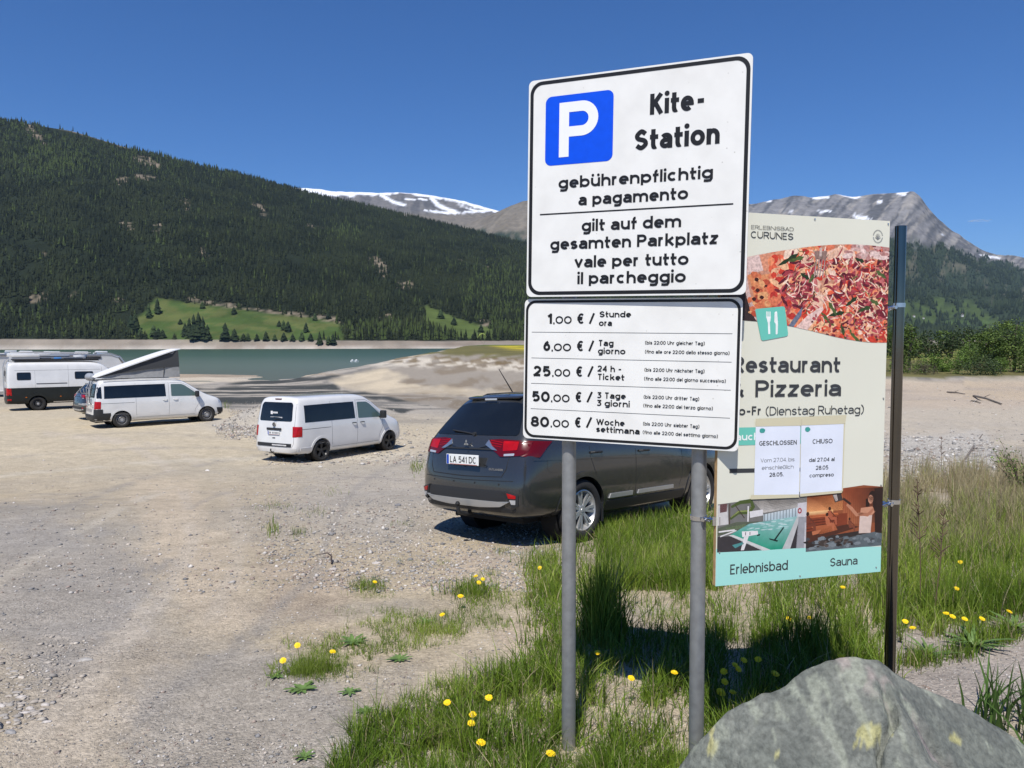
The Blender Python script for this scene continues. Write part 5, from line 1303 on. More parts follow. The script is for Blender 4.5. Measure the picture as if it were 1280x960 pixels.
    def _mk(s, name, vs, fs, m, mirror, parent, label):
        outs = []
        for sg in ((1, -1) if mirror else (1,)):
            me = bpy.data.meshes.new(name); me.from_pydata([(v[0], v[1] * sg, v[2]) for v in vs], [], fs); me.materials.append(m)
            bm = bmesh.new(); bm.from_mesh(me); bmesh.ops.recalc_face_normals(bm, faces=bm.faces); bm.to_mesh(me); bm.free()
            me.polygons.foreach_set('use_smooth', [True] * len(me.polygons)); me.set_sharp_from_angle(angle=math.radians(40)); me.update()
            o = link(bpy.data.objects.new(name, me), parent or s.root)
            if label: o['label'] = label
            outs.append(o)
        return outs[0] if len(outs) == 1 else outs
    def seam(s, axis, pts, w=.007, m=None, off=.0015, mirror=False, name='panel_gap'):
        dense = []
        for i in range(len(pts) - 1):
            a, b = Vector(pts[i]), Vector(pts[i + 1]); k = max(1, int((b - a).length / .08))
            for t in range(k): dense.append(a.lerp(b, t / k))
        dense.append(Vector(pts[-1])); A = []; B = []
        for i, p in enumerate(dense):
            d = (dense[min(i + 1, len(dense) - 1)] - dense[max(i - 1, 0)]).normalized(); n = Vector((-d.y, d.x)) * w / 2
            A.append(tuple(p + n)); B.append(tuple(p - n))
        return s.grid(name, axis, [A, B], m or GAP, off=off, thick=.004, mirror=mirror)
    def arch_trim(s, ax, az, r0, r1, m, off, a0=-8, a1=188, mirror=True, name='arch_trim'):
        rows = []
        for k in range(4):
            r = r0 + (r1 - r0) * k / 3
            rows.append([(ax + r * math.cos(math.radians(a0 + (a1 - a0) * t / 26)), az + r * math.sin(math.radians(a0 + (a1 - a0) * t / 26))) for t in range(27)])
        return s.grid(name, 'R', rows, m, off=off, thick=.02, mirror=mirror)
def wheel(root, x, y, r, rim_r, w, spokes, rimm, side, style='alloy', dark=None):
    """wheel hub at height r; side -1 = right"""
    t = MB(); hw = w / 2
    prof = [(-hw * .80, rim_r), (-hw, rim_r + .02), (-hw * 1.02, (r + rim_r) / 2), (-hw * .92, r - .025), (-hw * .72, r - .004), (-hw * .3, r), (hw * .3, r), (hw * .72, r - .004), (hw * .92, r - .025), (hw * 1.02, (r + rim_r) / 2), (hw, rim_r + .02), (hw * .80, rim_r)]
    t.lathe(prof, 44, 'Y', (0, 0, 0), close=True)
    ty = t.build('wheel', RUBBER, root, smooth=True, angle=50); ty.location = (x, y, r)
    s = side
    b = MB()
    b.lathe([(s * hw * .86, rim_r + .003), (s * hw * .90, rim_r - .010), (s * hw * .70, rim_r - .022), (s * hw * .2, rim_r - .05), (-s * hw * .7, rim_r - .03), (-s * hw * .82, rim_r)], 44, 'Y')
    if style == 'alloy':
        b.lathe([(s * hw * .75, 0), (s * hw * .75, .05), (s * hw * .62, .075), (s * hw * .3, .08)], 24, 'Y')
        for k in range(spokes):
            for dd in (-1, 1):
                a = 2 * math.pi * (k + .13 * dd) / spokes; a2 = 2 * math.pi * (k + .17 * dd) / spokes
                p0 = Vector((math.cos(a) * .045, s * hw * .72, math.sin(a) * .045)); p1 = Vector((math.cos(a2) * (rim_r - .012), s * hw * .80, math.sin(a2) * (rim_r - .012)))
                ta = Vector((-math.sin(a), 0, math.cos(a))); w0, w1 = .011, .017
                q = [p0 - ta * w0, p0 + ta * w0, p1 + ta * w1, p1 - ta * w1]; back = Vector((0, -s * .03, 0))
                b.add([tuple(v) for v in q] + [tuple(v + back) for v in q], [(0, 1, 2, 3), (4, 7, 6, 5), (0, 4, 5, 1), (1, 5, 6, 2), (2, 6, 7, 3), (3, 7, 4, 0)])
    elif style == 'five':
        b.lathe([(s * hw * .72, 0), (s * hw * .74, .055), (s * hw * .6, .075), (s * hw * .3, .08)], 24, 'Y')
        for k in range(spokes):
            a = 2 * math.pi * k / spokes + .3
            p0 = Vector((math.cos(a) * .04, s * hw * .70, math.sin(a) * .04)); p1 = Vector((math.cos(a) * (rim_r - .01), s * hw * .80, math.sin(a) * (rim_r - .01)))
            ta = Vector((-math.sin(a), 0, math.cos(a))); w0, w1 = .030, .048
            q = [p0 - ta * w0, p0 + ta * w0, p1 + ta * w1, p1 - ta * w1]; back = Vector((0, -s * .035, 0))
            b.add([tuple(v) for v in q] + [tuple(v + back) for v in q], [(0, 1, 2, 3), (4, 7, 6, 5), (0, 4, 5, 1), (1, 5, 6, 2), (2, 6, 7, 3), (3, 7, 4, 0)])
    else:   # steel wheel: dish with a ring of openings and a pale cap
        b.lathe([(s * hw * .35, rim_r - .03), (s * hw * .45, rim_r - .06), (s * hw * .75, rim_r * .55), (s * hw * .72, rim_r * .42), (s * hw * .55, .04), (s * hw * .55, 0)], 32, 'Y')
    rm = b.build('rim', rimm, ty, smooth=True, angle=30)
    if style == 'steel':
        c = MB().lathe([(s * hw * .60, 0), (s * hw * .66, .03), (s * hw * .62, .062), (s * hw * .4, .066)], 24, 'Y').build('hub_cap', dark or ALLOY, ty, smooth=True)
        h = MB()
        for k in range(10):
            a = 2 * math.pi * k / 10; h.lathe([(s * (hw * .62), 0), (s * (hw * .60), .018)], 10, 'Y', (math.cos(a) * rim_r * .74, 0, math.sin(a) * rim_r * .74))
        hh = h.build('rim_openings', GAP, ty); hh['kind'] = 'stuff'
    else:
        c = MB().lathe([(s * hw * .80, 0), (s * hw * .80, .022), (s * hw * .72, .028)], 20, 'Y').build('hub_cap', rimm if style == 'alloy' else PLAST, ty, smooth=True)
        d = MB().lathe([(s * hw * .05, .02), (s * hw * .05, rim_r - .03)], 30, 'Y').build('brake_disc', GAP, ty)
    return ty
def handle(B, x, z, m=PLAST, sx=.20):
    for sg in (-1, 1):
        l, n, d = B.hit('R', x, z); y = abs(l.y)
        MB().tube([(x - sx / 2, sg * (y + .004), z), (x - sx / 2 + .03, sg * (y + .035), z + .004), (x + sx / 2 - .03, sg * (y + .035), z + .004), (x + sx / 2, sg * (y + .004), z)], .014, 8).build('door_handle', m, B.root, smooth=True)
def mirror_(B, x, z, m, big=1.0):
    for sg in (-1, 1):
        l, n, d = B.hit('R', x, z); y = abs(l.y)
        mb = MB().box((x + .02, sg * (y + .16), z + .06 * big), (.11 * big, .20, .20 * big)).build('door_mirror', m, B.root, smooth=True, bevel=.03)
        MB().box((x + .02, sg * (y + .04), z - .01), (.06, .12, .05)).build('mirror_arm', m, B.root)
def number_plate(root, x, z, text, yaw=0, tilt=0, w=.52, h=.115):
    o = MB().box((0, 0, 0), (.012, w, h)).build('number_plate', PLATEW, root, bevel=.004); o.location = (x, 0, z); o.rotation_euler = (0, tilt, 0)
    MB().box((-.0066, w / 2 - .026, 0), (.0012, .036, h - .010)).build('country_strip', EUB, o)
    # lettering faces -x; text runs towards -y (left to right seen from behind)
    M = Matrix(((0, 1, 0, -.0075), (-1, 0, 0, 0), (0, 0, 1, 0), (0, 0, 0, 1)))
    if text: lettering(o, text, -w / 2 + .065, w / 2 - .02, -.036, .072, BLACK, .15, y=0, M=M)
    for zz in (-h / 2 + .006,): MB().box((-.0066, -.02, zz), (.0012, w - .08, .005)).build('plate_stripe', REDL, o)
    return o
def mirror_poly(p): return [(-a, b) for a, b in p][::-1]

# ---------------------------------------------------------------- dark grey SUV
def make_suv(name, label, paintm, group=None, hitch=True):
    root = thing(name, label, 'car', group=group)
    def ring(xs, ys, zs): return list(zip(xs, ys, zs))
    Z = [.30, .30, .40, .62, .88, 1.10, 1.19, 1.56, 1.665, 1.69]
    rings = [
        ring([-.86, -.90, -.99, -1.015, -.985, -.925, -.90, -.60, -.47, -.46], [0, .52, .68, .72, .73, .70, .67, .52, .46, 0], [.34, .34, .40, .60, .86, 1.08, 1.18, 1.54, 1.655, 1.675]),
        ring([-.82, -.84, -.88, -.90, -.87, -.82, -.80, -.50, -.38, -.38], [0, .70, .83, .86, .865, .84, .80, .62, .53, 0], [.30, .30, .39, .61, .87, 1.09, 1.185, 1.55, 1.668, 1.69]),
        ring([-.50] * 5 + [-.48, -.45, -.22, -.15, -.15], [0, .74, .87, .90, .90, .885, .84, .665, .57, 0], [.30, .30, .38, .61, .88, 1.10, 1.19, 1.56, 1.68, 1.705]),
        ring([.3] * 10, [0, .74, .87, .90, .90, .89, .845, .69, .60, 0], [.22, .22, .34, .60, .86, 1.07, 1.16, 1.575, 1.70, 1.725]),
        ring([1.2] * 10, [0, .74, .87, .90, .90, .89, .845, .70, .61, 0], [.20, .20, .33, .58, .84, 1.03, 1.13, 1.58, 1.70, 1.725]),
        ring([1.75, 1.75, 1.75, 1.75, 1.75, 1.75, 1.76, 1.72, 1.66, 1.66], [0, .74, .87, .90, .90, .89, .84, .66, .58, 0], [.20, .20, .33, .58, .83, 1.01, 1.11, 1.54, 1.64, 1.665]),
        ring([2.45, 2.45, 2.45, 2.45, 2.45, 2.45, 2.42, 2.40, 2.38, 2.40], [0, .74, .87, .90, .90, .87, .82, .74, .66, 0], [.22, .22, .34, .58, .82, .97, 1.04, 1.10, 1.13, 1.16]),
        ring([3.1] * 10, [0, .72, .85, .89, .89, .85, .80, .72, .60, 0], [.24, .24, .36, .58, .78, .92, .98, 1.01, 1.03, 1.05]),
        ring([3.5, 3.5, 3.52, 3.54, 3.54, 3.50, 3.46, 3.44, 3.42, 3.42], [0, .60, .74, .80, .80, .76, .70, .62, .50, 0], [.26, .26, .36, .56, .74, .86, .91, .93, .94, .95]),
        ring([3.56, 3.58, 3.62, 3.66, 3.64, 3.58, 3.54, 3.52, 3.50, 3.50], [0, .48, .60, .64, .64, .60, .56, .50, .40, 0], [.30, .30, .38, .56, .72, .82, .86, .88, .89, .90]),
    ]
    B = Body('suv_body', root, rings, -.035, .05, paintm, [(0, .352, .395), (2.67, .352, .395)])
    # rear glass and lamps
    rg = [(-.66, 1.215), (.66, 1.215), (.60, 1.36), (.515, 1.545), (.40, 1.575), (-.40, 1.575), (-.515, 1.545), (-.60, 1.36)]
    B.patch('rear_window', 'B', rg, GLASS, off=.006, r=.05, rings=6)
    sp = MB(); sp.box((-.485, 0, 1.640), (.15, .84, .030), Matrix.Rotation(-.14, 3, 'Y')); sp.build('spoiler', paintm, root, smooth=True, bevel=.015)
    MB().box((-.588, 0, 1.615), (.012, .19, .022)).build('brake_lamp', LAMPW, root, bevel=.004)
    low = [(.80, 1.16), (.80, 1.05), (.74, 1.005), (.50, .990), (.46, 1.02), (.30, 1.10), (.30, 1.165), (.45, 1.175)]
    for sg in (1, -1):
        q = [(a * sg, b) for a, b in low][::sg]
        tl = B.patch('tail_light', 'B', q, REDD, off=.012, r=.018, rings=5)
        B.patch('lamp_bright_lens', 'B', [(a * sg, b) for a, b in [(.70, 1.150), (.70, 1.065), (.53, 1.050), (.51, 1.155)]][::sg], REDL, off=.016, r=.01, rings=3, parent=tl)
        B.patch('lamp_clear_lens', 'B', [(a * sg, b) for a, b in [(.68, 1.030), (.68, 1.005), (.55, .998), (.55, 1.020)]][::sg], LAMPW, off=.016, r=.01, rings=2, parent=tl)
        for k, (z0, z1) in enumerate(((1.135, 1.142), (1.112, 1.119), (1.088, 1.095))):
            B.patch('lamp_rib', 'B', [(a * sg, b) for a, b in [(.50, z1), (.50, z0), (.33, z0 + .02), (.33, z1 + .02)]][::sg], REDL, off=.016, r=0, rings=2, parent=tl)
    B.patch('tail_light_wrap', 'R', [(-.90, 1.165), (-.50, 1.150), (-.60, 1.09), (-.72, .985), (-.90, 1.0)], REDD, off=.010, r=.015, rings=4, mirror=True)
    B.patch('chrome_strip', 'B', [(-.30, 1.175), (-.30, 1.10), (-.18, 1.075), (.18, 1.075), (.30, 1.10), (.30, 1.175)], paintm, off=.014, r=.01, rings=4)
    B.patch('chrome_strip', 'B', [(-.42, 1.075), (.42, 1.075), (.42, 1.058), (-.42, 1.058)], CHROME if False else PLAST, off=.016, r=0, rings=3)
    for sg in (1, -1): B.patch('chrome_end', 'B', [(a * sg, b) for a, b in [(.30, 1.165), (.37, 1.10), (.45, 1.055), (.38, 1.06), (.27, 1.11)]][::sg], CHROME, off=.019, r=.004, rings=2)
    # three diamond emblem
    e = MB()
    for k in range(3):
        a = math.radians(90 + 120 * k); dx, dz = math.cos(a), math.sin(a); px_, pz_ = -dz, dx
        c0 = (dx * .002, dz * .002); l, ww = .040, .013
        e.prism([(c0[0], c0[1]), (dx * l / 2 + px_ * ww, dz * l / 2 + pz_ * ww), (dx * l, dz * l), (dx * l / 2 - px_ * ww, dz * l / 2 - pz_ * ww)], -.006, 0, 'YZ')
    em_ = e.build('emblem', CHROME, root); em_.location = (-.982, 0, 1.125)
    B.patch('plate_recess', 'B', [(-.36, 1.04), (.36, 1.04), (.34, .86), (-.34, .86)], GAP if False else paintm, off=-.0, r=.03, rings=4)
    number_plate(root, -1.046, .945, 'LA 541 DC')
    l, n, d = B.hit('B', -.52, .86)
    M = Matrix(((0, 1, 0, l.x - .008), (-1, 0, 0, 0), (0, 0, 1, 0), (0, 0, 0, 1))) @ Matrix.Translation((0, -.012, 0))
    lettering(root, 'OUTLANDER', .37, .58, .845, .022, CHROME, .16, y=0, M=M, name='model_lettering')
    B.seam('B', [(-.62, 1.0), (-.60, .86), (-.55, .78), (0, .765), (.55, .78), (.60, .86), (.62, 1.0)], w=.010)
    B.seam('B', [(-.70, .74), (0, .725), (.70, .74)], w=.008, m=GAP)
    B.patch('bumper_trim', 'B', [(-.74, .60), (-.56, .635), (.56, .635), (.74, .60), (.70, .40), (-.70, .40)], PLAST, off=.006, r=.03, rings=5)
    B.patch('skid_plate', 'B', [(-.67, .53), (-.60, .515), (.60, .515), (.67, .53), (.54, .465), (.25, .445), (-.25, .445), (-.54, .465)], ALLOY, off=.022, r=.01, rings=4)
    for sg in (1, -1):
        B.patch('reflector', 'B', [(a * sg, b) for a, b in [(.60, .64), (.76, .60), (.75, .48), (.68, .46)]][::sg], PLAST, off=.016, r=.01, rings=3)
        B.patch('reflector_lens', 'B', [(a * sg, b) for a, b in [(.635, .615), (.735, .59), (.732, .56), (.655, .56)]][::sg], REDL, off=.022, r=.005, rings=3)
        B.patch('fog_lens', 'B', [(a * sg, b) for a, b in [(.665, .545), (.73, .545), (.725, .50), (.685, .50)]][::sg], LAMPW, off=.022, r=.005, rings=2)
        for yy in (.52, .17): 
            l, n, d = B.hit('B', yy * sg, .70); MB().lathe([(-.005, 0), (-.005, .010), (.006, .012)], 10, 'X', (l.x, yy * sg, .70)).build('parking_sensor', PLAST, root)
    # wiper
    l, n, d = B.hit('B', .05, 1.235)
    MB().tube([(l.x - .02, -.02, 1.225), (l.x - .012, .14, 1.245), (l.x + .0, .34, 1.262)], .009, 6).build('wiper', PLAST, root)
    MB().lathe([(-.03, 0), (-.03, .022), (.02, .026)], 12, 'X', (l.x, -.03, 1.225)).build('wiper_hub', PLAST, root)
    if hitch:
        MB().tube([(-.80, .0, .36), (-1.00, .0, .34), (-1.10, .0, .37), (-1.12, .0, .44)], .022, 10).build('tow_bar', PLAST, root, smooth=True)
        MB().lathe([(-.03, 0), (-.024, .018), (0, .028), (.024, .018), (.03, 0)], 14, 'Z', (-1.12, 0, .465)).build('tow_ball', GAP, root, smooth=True)
    # side glass, trim, doors
    W1 = [(-.62, 1.215), (-.40, 1.20), (.02, 1.185), (.00, 1.52), (-.30, 1.50), (-.46, 1.42)]
    W2 = [(.06, 1.185), (.98, 1.155), (1.00, 1.535), (.06, 1.525)]; W3 = [(1.07, 1.150), (2.10, 1.10), (1.66, 1.49), (1.09, 1.535)]
    for w_ in (W1, W2, W3): B.patch('side_window', 'R', w_, GLASS, off=.004, r=.03, rings=5, mirror=True)
    B.seam('R', [(-.68, 1.19), (.3, 1.172), (1.2, 1.142), (2.2, 1.085)], w=.020, m=CHROME, off=.007, mirror=True, name='window_trim')
    B.seam('R', [(.10, 1.17), (.12, .95), (.24, .70), (.42, .52), (.45, .40), (1.02, .40), (1.03, 1.15)], mirror=True)
    B.seam('R', [(1.03, .40), (2.00, .40), (2.10, .60), (2.12, 1.10)], mirror=True)
    B.seam('R', [(-.80, .96), (.2, .94), (1.2, .90), (2.5, .85)], w=.012, m=paintm, off=.008, mirror=True, name='body_crease')
    B.grid('door_moulding', 'R', [[(.50 + .15 * k, .50) for k in range(4)], [(.47 + .16 * k, .45) for k in range(4)]], ALLOY, off=.016, mirror=True)
    B.grid('door_moulding', 'R', [[(1.08 + .2 * k, .50 ) for k in range(5)], [(1.06 + .205 * k, .455) for k in range(5)]], ALLOY, off=.016, mirror=True)
    B.grid('sill_trim', 'R', [[(.42 + .16 * k, z) for k in range(12)] for z in (.42, .36, .31)], PLAST, off=.012, mirror=True)
    handle(B, .22, 1.0, PLAST); handle(B, 1.20, .975, PLAST)
    B.patch('fuel_flap', 'R', [(-.62, .98), (-.44, .98), (-.44, .82), (-.62, .82)], paintm, off=.003, r=.06, rings=3)
    for ax in (0, 2.67): B.arch_trim(ax, .352, .385, .445, paintm, .010)
    mirror_(B, 2.0, 1.10, paintm)
    for sg in (-1, 1):
        zs = [B.hit('T', x, sg * .55)[0].z for x in (-.25, -.1, .4, .9, 1.4, 1.58)]
        MB().tube([(x, sg * .55, z + dz) for x, z, dz in zip((-.25, -.1, .4, .9, 1.4, 1.58), zs, (0, .035, .04, .04, .035, 0))], .014, 8).build('roof_rail', PLAST, root, smooth=True)
    MB().tube([(-.10, .12, 1.71), (-.30, .15, 1.98)], [.008, .004], 6).build('antenna', PLAST, root)
    # front, seldom seen
    B.patch('windscreen', 'T', [(1.78, -.52), (2.36, -.62), (2.38, 0), (2.36, .62), (1.78, .52), (1.76, 0)], GLASS, off=.004, r=.04, rings=4)
    B.patch('grille', 'F', [(-.42, .80), (.42, .80), (.38, .55), (-.38, .55)], PLAST, off=.006, r=.04, rings=3)
    for sg in (1, -1): B.patch('headlight', 'F', [(a * sg, b) for a, b in [(.44, .80), (.72, .84), (.70, .72), (.46, .70)]][::sg], LAMPW, off=.008, r=.02, rings=3)
    for x in (0, 2.67):
        for sg in (-1, 1): wheel(root, x, sg * .775, .352, .232, .225, 7, ALLOY, sg, 'alloy')
    MB().box((1.3, 0, .32), (3.9, 1.1, .16)).build('underbody', UNDER, root)
    for sg in (-1, 1): MB().box((.36, sg * .78, .30), (.02, .20, .22)).build('mud_flap', PLAST, root)
    return root
SUVP = paint('grey_metallic_paint', (.040, .042, .044), metal=.35, rough=.24)
def settle(root, rear, front, theta, wb):
    """put the vehicle with its rear axle's right wheel at rear=(X, Y); theta from +Y towards +X"""
    hx, hy = math.sin(theta), math.cos(theta)
    return hx, hy
def park(root, X, Y, theta_deg, wb, track=.78):
    """right rear wheel stands at X, Y; heading = theta degrees from +Y towards +X; follows the slope"""
    th = math.radians(theta_deg); f = Vector((math.sin(th), math.cos(th), 0)); l = Vector((-math.cos(th), math.sin(th), 0))
    rr = Vector((X, Y, 0)); pts = {}
    def gp(v): return Vector((v.x, v.y, float(gz(v.x, v.y))))
    RR, RL, FR, FL = gp(rr), gp(rr + l * 2 * track), gp(rr + f * wb), gp(rr + l * 2 * track + f * wb)
    fx = ((FR + FL) - (RR + RL)).normalized(); ly = ((RL + FL) - (RR + FR)).normalized(); up = fx.cross(ly).normalized(); ly = up.cross(fx)
    o = (RR + RL) / 2
    M = Matrix((fx, ly, up)).transposed().to_4x4(); M.translation = o - up * .012
    root.matrix_world = M
    return root
SUV = make_suv('parked_car', 'dark grey car with red tail lamps parked right behind the parking sign', SUVP)
park(SUV, .735, 8.47, 43.5, 2.67)

# ---------------------------------------------------------------- white vans
def make_van(name, label, cat, L, wheels_dark, group, rear_text=True, poptop=False):
    """compact van, wheelbase 3.0 (or 3.4 long)"""
    root = thing(name, label, cat, group=group); e = L - 3.0
    P_ = paint('white_paint', (.67, .665, .645), rough=.30)
    def ring(xs, ys, zs): return list(zip(xs, ys, zs))
    Zs = [.24, .24, .34, .62, .98, 1.12, 1.66, 1.86, 1.955, 1.975]
    rings = [
        ring([-.92, -.95, -1.02, -1.00, -.955, -.945, -.86, -.80, -.74, -.73], [0, .66, .80, .83, .82, .81, .755, .71, .62, 0], [.30, .30, .36, .60, .98, 1.12, 1.66, 1.84, 1.925, 1.955]),
        ring([-.88, -.88, -.90, -.90, -.88, -.87, -.80, -.74, -.66, -.65], [0, .78, .91, .935, .93, .92, .85, .79, .68, 0], [.26, .26, .35, .61, .98, 1.12, 1.66, 1.86, 1.95, 1.975]),
        ring([-.4] * 10, [0, .80, .93, .95, .95, .94, .87, .82, .71, 0], Zs),
        ring([.8] * 10, [0, .80, .93, .952, .952, .94, .875, .825, .72, 0], [.22, .22, .33, .62, .98, 1.12, 1.66, 1.875, 1.965, 1.985]),
        ring([1.7 + e * .7] * 10, [0, .80, .93, .952, .952, .94, .875, .825, .72, 0], [.22, .22, .33, .62, .98, 1.12, 1.66, 1.87, 1.955, 1.975]),
        ring([2.15 + e] * 6 + [2.15 + e, 2.12 + e, 2.08 + e, 2.08 + e], [0, .80, .93, .95, .95, .935, .86, .80, .70, 0], [.22, .22, .33, .62, .97, 1.10, 1.62, 1.80, 1.895, 1.93]),
        ring([3.02 + e, 3.02 + e, 3.02 + e, 3.02 + e, 3.02 + e, 3.0 + e, 2.97 + e, 2.95 + e, 2.93 + e, 2.97 + e], [0, .80, .92, .945, .94, .905, .87, .84, .78, 0], [.24, .24, .34, .60, .92, 1.04, 1.14, 1.18, 1.22, 1.25]),
        ring([3.5 + e, 3.5 + e, 3.5 + e, 3.5 + e, 3.48 + e, 3.46 + e, 3.44 + e, 3.43 + e, 3.42 + e, 3.44 + e], [0, .76, .88, .91, .89, .86, .82, .78, .70, 0], [.26, .26, .36, .60, .88, .98, 1.04, 1.07, 1.10, 1.13]),
        ring([3.66 + e, 3.68 + e, 3.71 + e, 3.71 + e, 3.67 + e, 3.63 + e, 3.60 + e, 3.59 + e, 3.58 + e, 3.58 + e], [0, .64, .77, .80, .79, .76, .73, .68, .60, 0], [.28, .28, .36, .57, .82, .91, .96, .98, 1.00, 1.02]),
        ring([3.72 + e, 3.74 + e, 3.79 + e, 3.79 + e, 3.74 + e, 3.70 + e, 3.67 + e, 3.66 + e, 3.65 + e, 3.65 + e], [0, .54, .64, .66, .65, .62, .60, .56, .48, 0], [.30, .30, .38, .56, .78, .85, .89, .91, .93, .94]),
    ]
    wb = 3.0 + e
    B = Body('van_body', root, rings, -.03, .04, P_, [(0, .33, .375), (wb, .33, .375)])
    B.patch('rear_window', 'B', [(-.70, 1.24), (.70, 1.24), (.665, 1.72), (.60, 1.79), (-.60, 1.79), (-.665, 1.72)], GLASS, off=.006, r=.07, rings=5)
    # side glass
    x1 = 1.05 + e * .45
    B.patch('side_window', 'R', [(-.62, 1.20), (.40 + e * .35, 1.20), (.40 + e * .35, 1.715), (-.60, 1.70)], GLASS, off=.005, r=.004, rings=5, mirror=True)
    B.patch('side_window', 'R', [(.40 + e * .35, 1.20), (1.42 + e * .8, 1.20), (1.40 + e * .8, 1.72), (.40 + e * .35, 1.715)], GLASS, off=.005, r=.004, rings=5, mirror=True)
    B.patch('cab_window', 'R', [(1.56 + e, 1.195), (2.62 + e, 1.17), (2.66 + e, 1.215), (2.38 + e, 1.44), (2.12 + e, 1.63), (1.98 + e, 1.69), (1.56 + e, 1.70)], CLEAR, off=.005, r=.04, rings=5, mirror=True)
    B.seam('R', [(1.50 + e * .9, 1.78), (1.50 + e * .9, .70), (1.48 + e * .9, .38)], mirror=True)
    B.seam('R', [(.42 + e * .35, 1.78), (.42 + e * .35, 1.14), (.42 + e * .35, .60), (.44 + e * .35, .38)], mirror=True)
    B.seam('R', [(1.53 + e, 1.76), (1.95 + e, 1.76), (2.25 + e, 1.62), (2.70 + e, 1.20), (2.68 + e, .85), (2.52 + e, .62), (2.48 + e, .40)], mirror=True)
    B.seam('R', [(.42 + e * .35, .40), (2.48 + e, .40)], mirror=True)
    B.seam('R', [(-.90, 1.005), (.38 + e * .3, 1.005)], w=.012, mirror=True)
    B.seam('R', [(-.5, .52), (.0, .56), (.40, .53)], w=.004, mirror=True, m=P_)
    for ax in (0, wb): B.arch_trim(ax, .33, .370, .435, P_, .014)
    handle(B, 1.36 + e * .85, 1.06, P_ if poptop else PLAST, .18); handle(B, 1.72 + e, 1.06, P_ if poptop else PLAST, .18)
    mirror_(B, 2.55 + e, 1.18, PLAST, 1.25)
    B.patch('windscreen', 'F', [(-.72, 1.27), (.72, 1.27), (.62, 1.80), (-.62, 1.80)], GLASS, off=.005, r=.06, rings=5)
    B.patch('grille', 'F', [(-.50, .86), (.50, .86), (.48, .70), (-.48, .70)], PLAST, off=.006, r=.03, rings=3)
    for sg in (1, -1):
        B.patch('headlight', 'F', [(a * sg, b) for a, b in [(.52, .90), (.74, .98), (.76, .80), (.54, .74)]][::sg], LAMPW, off=.010, r=.02, rings=3)
    B.patch('headlight_side', 'R', [(3.52 + e, .82), (3.72 + e, .78), (3.68 + e, .90), (3.50 + e, .99)], LAMPW, off=.008, r=.02, rings=3, mirror=True)
    B.patch('front_bumper', 'R', [(3.42 + e, .62), (3.80 + e, .60), (3.82 + e, .30), (3.50 + e, .30)], PLAST if poptop else P_, off=.012, r=.03, rings=3, mirror=True)
    B.seam('B', [(-.76, 1.85), (-.80, 1.30), (-.80, .60), (-.72, .46), (.72, .46), (.80, .60), (.80, 1.30), (.76, 1.85)])
    # tail lamps
    for sg_ in (0,):
        B.patch('tail_light', 'C', [(.30, 1.10), (.70, 1.085), (.68, .80), (.30, .79)], REDL, off=.010, r=.02, rings=5, mirror=True)
    if poptop:
        B.grid('rear_bumper', 'B', [[(-.88 + 1.76 * k / 12, z) for k in range(13)] for z in (.56, .50, .40, .33)], PLAST, off=.018)
        B.grid('bumper_side', 'R', [[(-.80 + .40 * k / 5, z) for k in range(6)] for z in (.62, .50, .36, .28)], PLAST, off=.014, mirror=True)
        B.grid('corner_trim', 'C', [[(.28 + .5 * k / 8, z) for k in range(9)] for z in (.78, .60, .45, .33)], PLAST, off=.016, mirror=True)
    else:
        B.grid('bumper_pad', 'B', [[(-.72 + 1.44 * k / 10, z) for k in range(11)] for z in (.60, .57, .50)], PLAST, off=.016)
        B.grid('rear_bumper', 'B', [[(-.86 + 1.72 * k / 12, z) for k in range(13)] for z in (.48, .42, .34)], P_, off=.020)
        B.grid('bumper_side', 'R', [[(-.80 + .40 * k / 5, z) for k in range(6)] for z in (.47, .40, .30)], P_, off=.014, mirror=True)
    l, n, d = B.hit('B', 0, .92)
    if rear_text:
        MB().box((l.x - .010, 0, 1.01), (.03, .62, .07)).build('plate_light_bar', PLAST, root, bevel=.01)
        number_plate(root, l.x - .030, .90, '', w=.50, h=.11)
        pl = root.children[-1]
        # unreadable small characters of the registration, kept as dark marks
        for k in range(7): MB().box((l.x - .0375, .17 - k * .058 - (.03 if k > 1 else 0), .90), (.001, .032, .06)).build('plate_mark', mat('plate_mark_grey', (.12, .12, .13), .5), root)
        lw, nn, dd = B.hit('B', 0, 1.45)
        M = Matrix(((0, 1, 0, lw.x - .022), (-1, 0, 0, 0), (0, 0, 1, 0), (0, 0, 0, 1)))
        mk = mat('sticker_white', (.75, .75, .75), .5)
        for (a0, a1, z0, z1) in ((-.20, -.11, 1.44, 1.535), (-.09, -.045, 1.465, 1.515), (-.035, .0, 1.465, 1.515), (.01, .045, 1.465, 1.515), (.055, .10, 1.465, 1.515)):
            MB().box((lw.x - .018, -(a0 + a1) / 2, (z0 + z1) / 2), (.002, a1 - a0, z1 - z0), None).build('window_sticker', mk, root)
        for k in range(10): MB().box((lw.x - .020, .19 - k * .052, 1.345), (.002, .030, .045)).build('window_sticker', mk, root)
        for k in range(12): MB().box((B.hit('B', -.18, .55)[0].x - .019, .02 - k * .052, .55), (.002, .034, .04)).build('bumper_sticker', mk, root)
        # round badge
        bd = MB().lathe([(-.014, 0), (-.014, .055), (0, .062)], 24, 'X').build('badge', GAP, root, smooth=True); bd.location = (l.x - .004, 0, 1.145)
        bl = MB()
        for pts in ([(-.040, .030), (-.014, -.032), (0, .0)], [(.040, .030), (.014, -.032), (0, .0)], [(-.018, .038), (0, .006), (.018, .038)]): bl.tube([(-.016, a, b) for a, b in pts], .0045, 5)
        bl.lathe([(-.018, .050), (-.018, .058), (-.012, .058), (-.012, .050)], 24, 'X', close=True)
        bl.build('badge_ring', CHROME, bd)
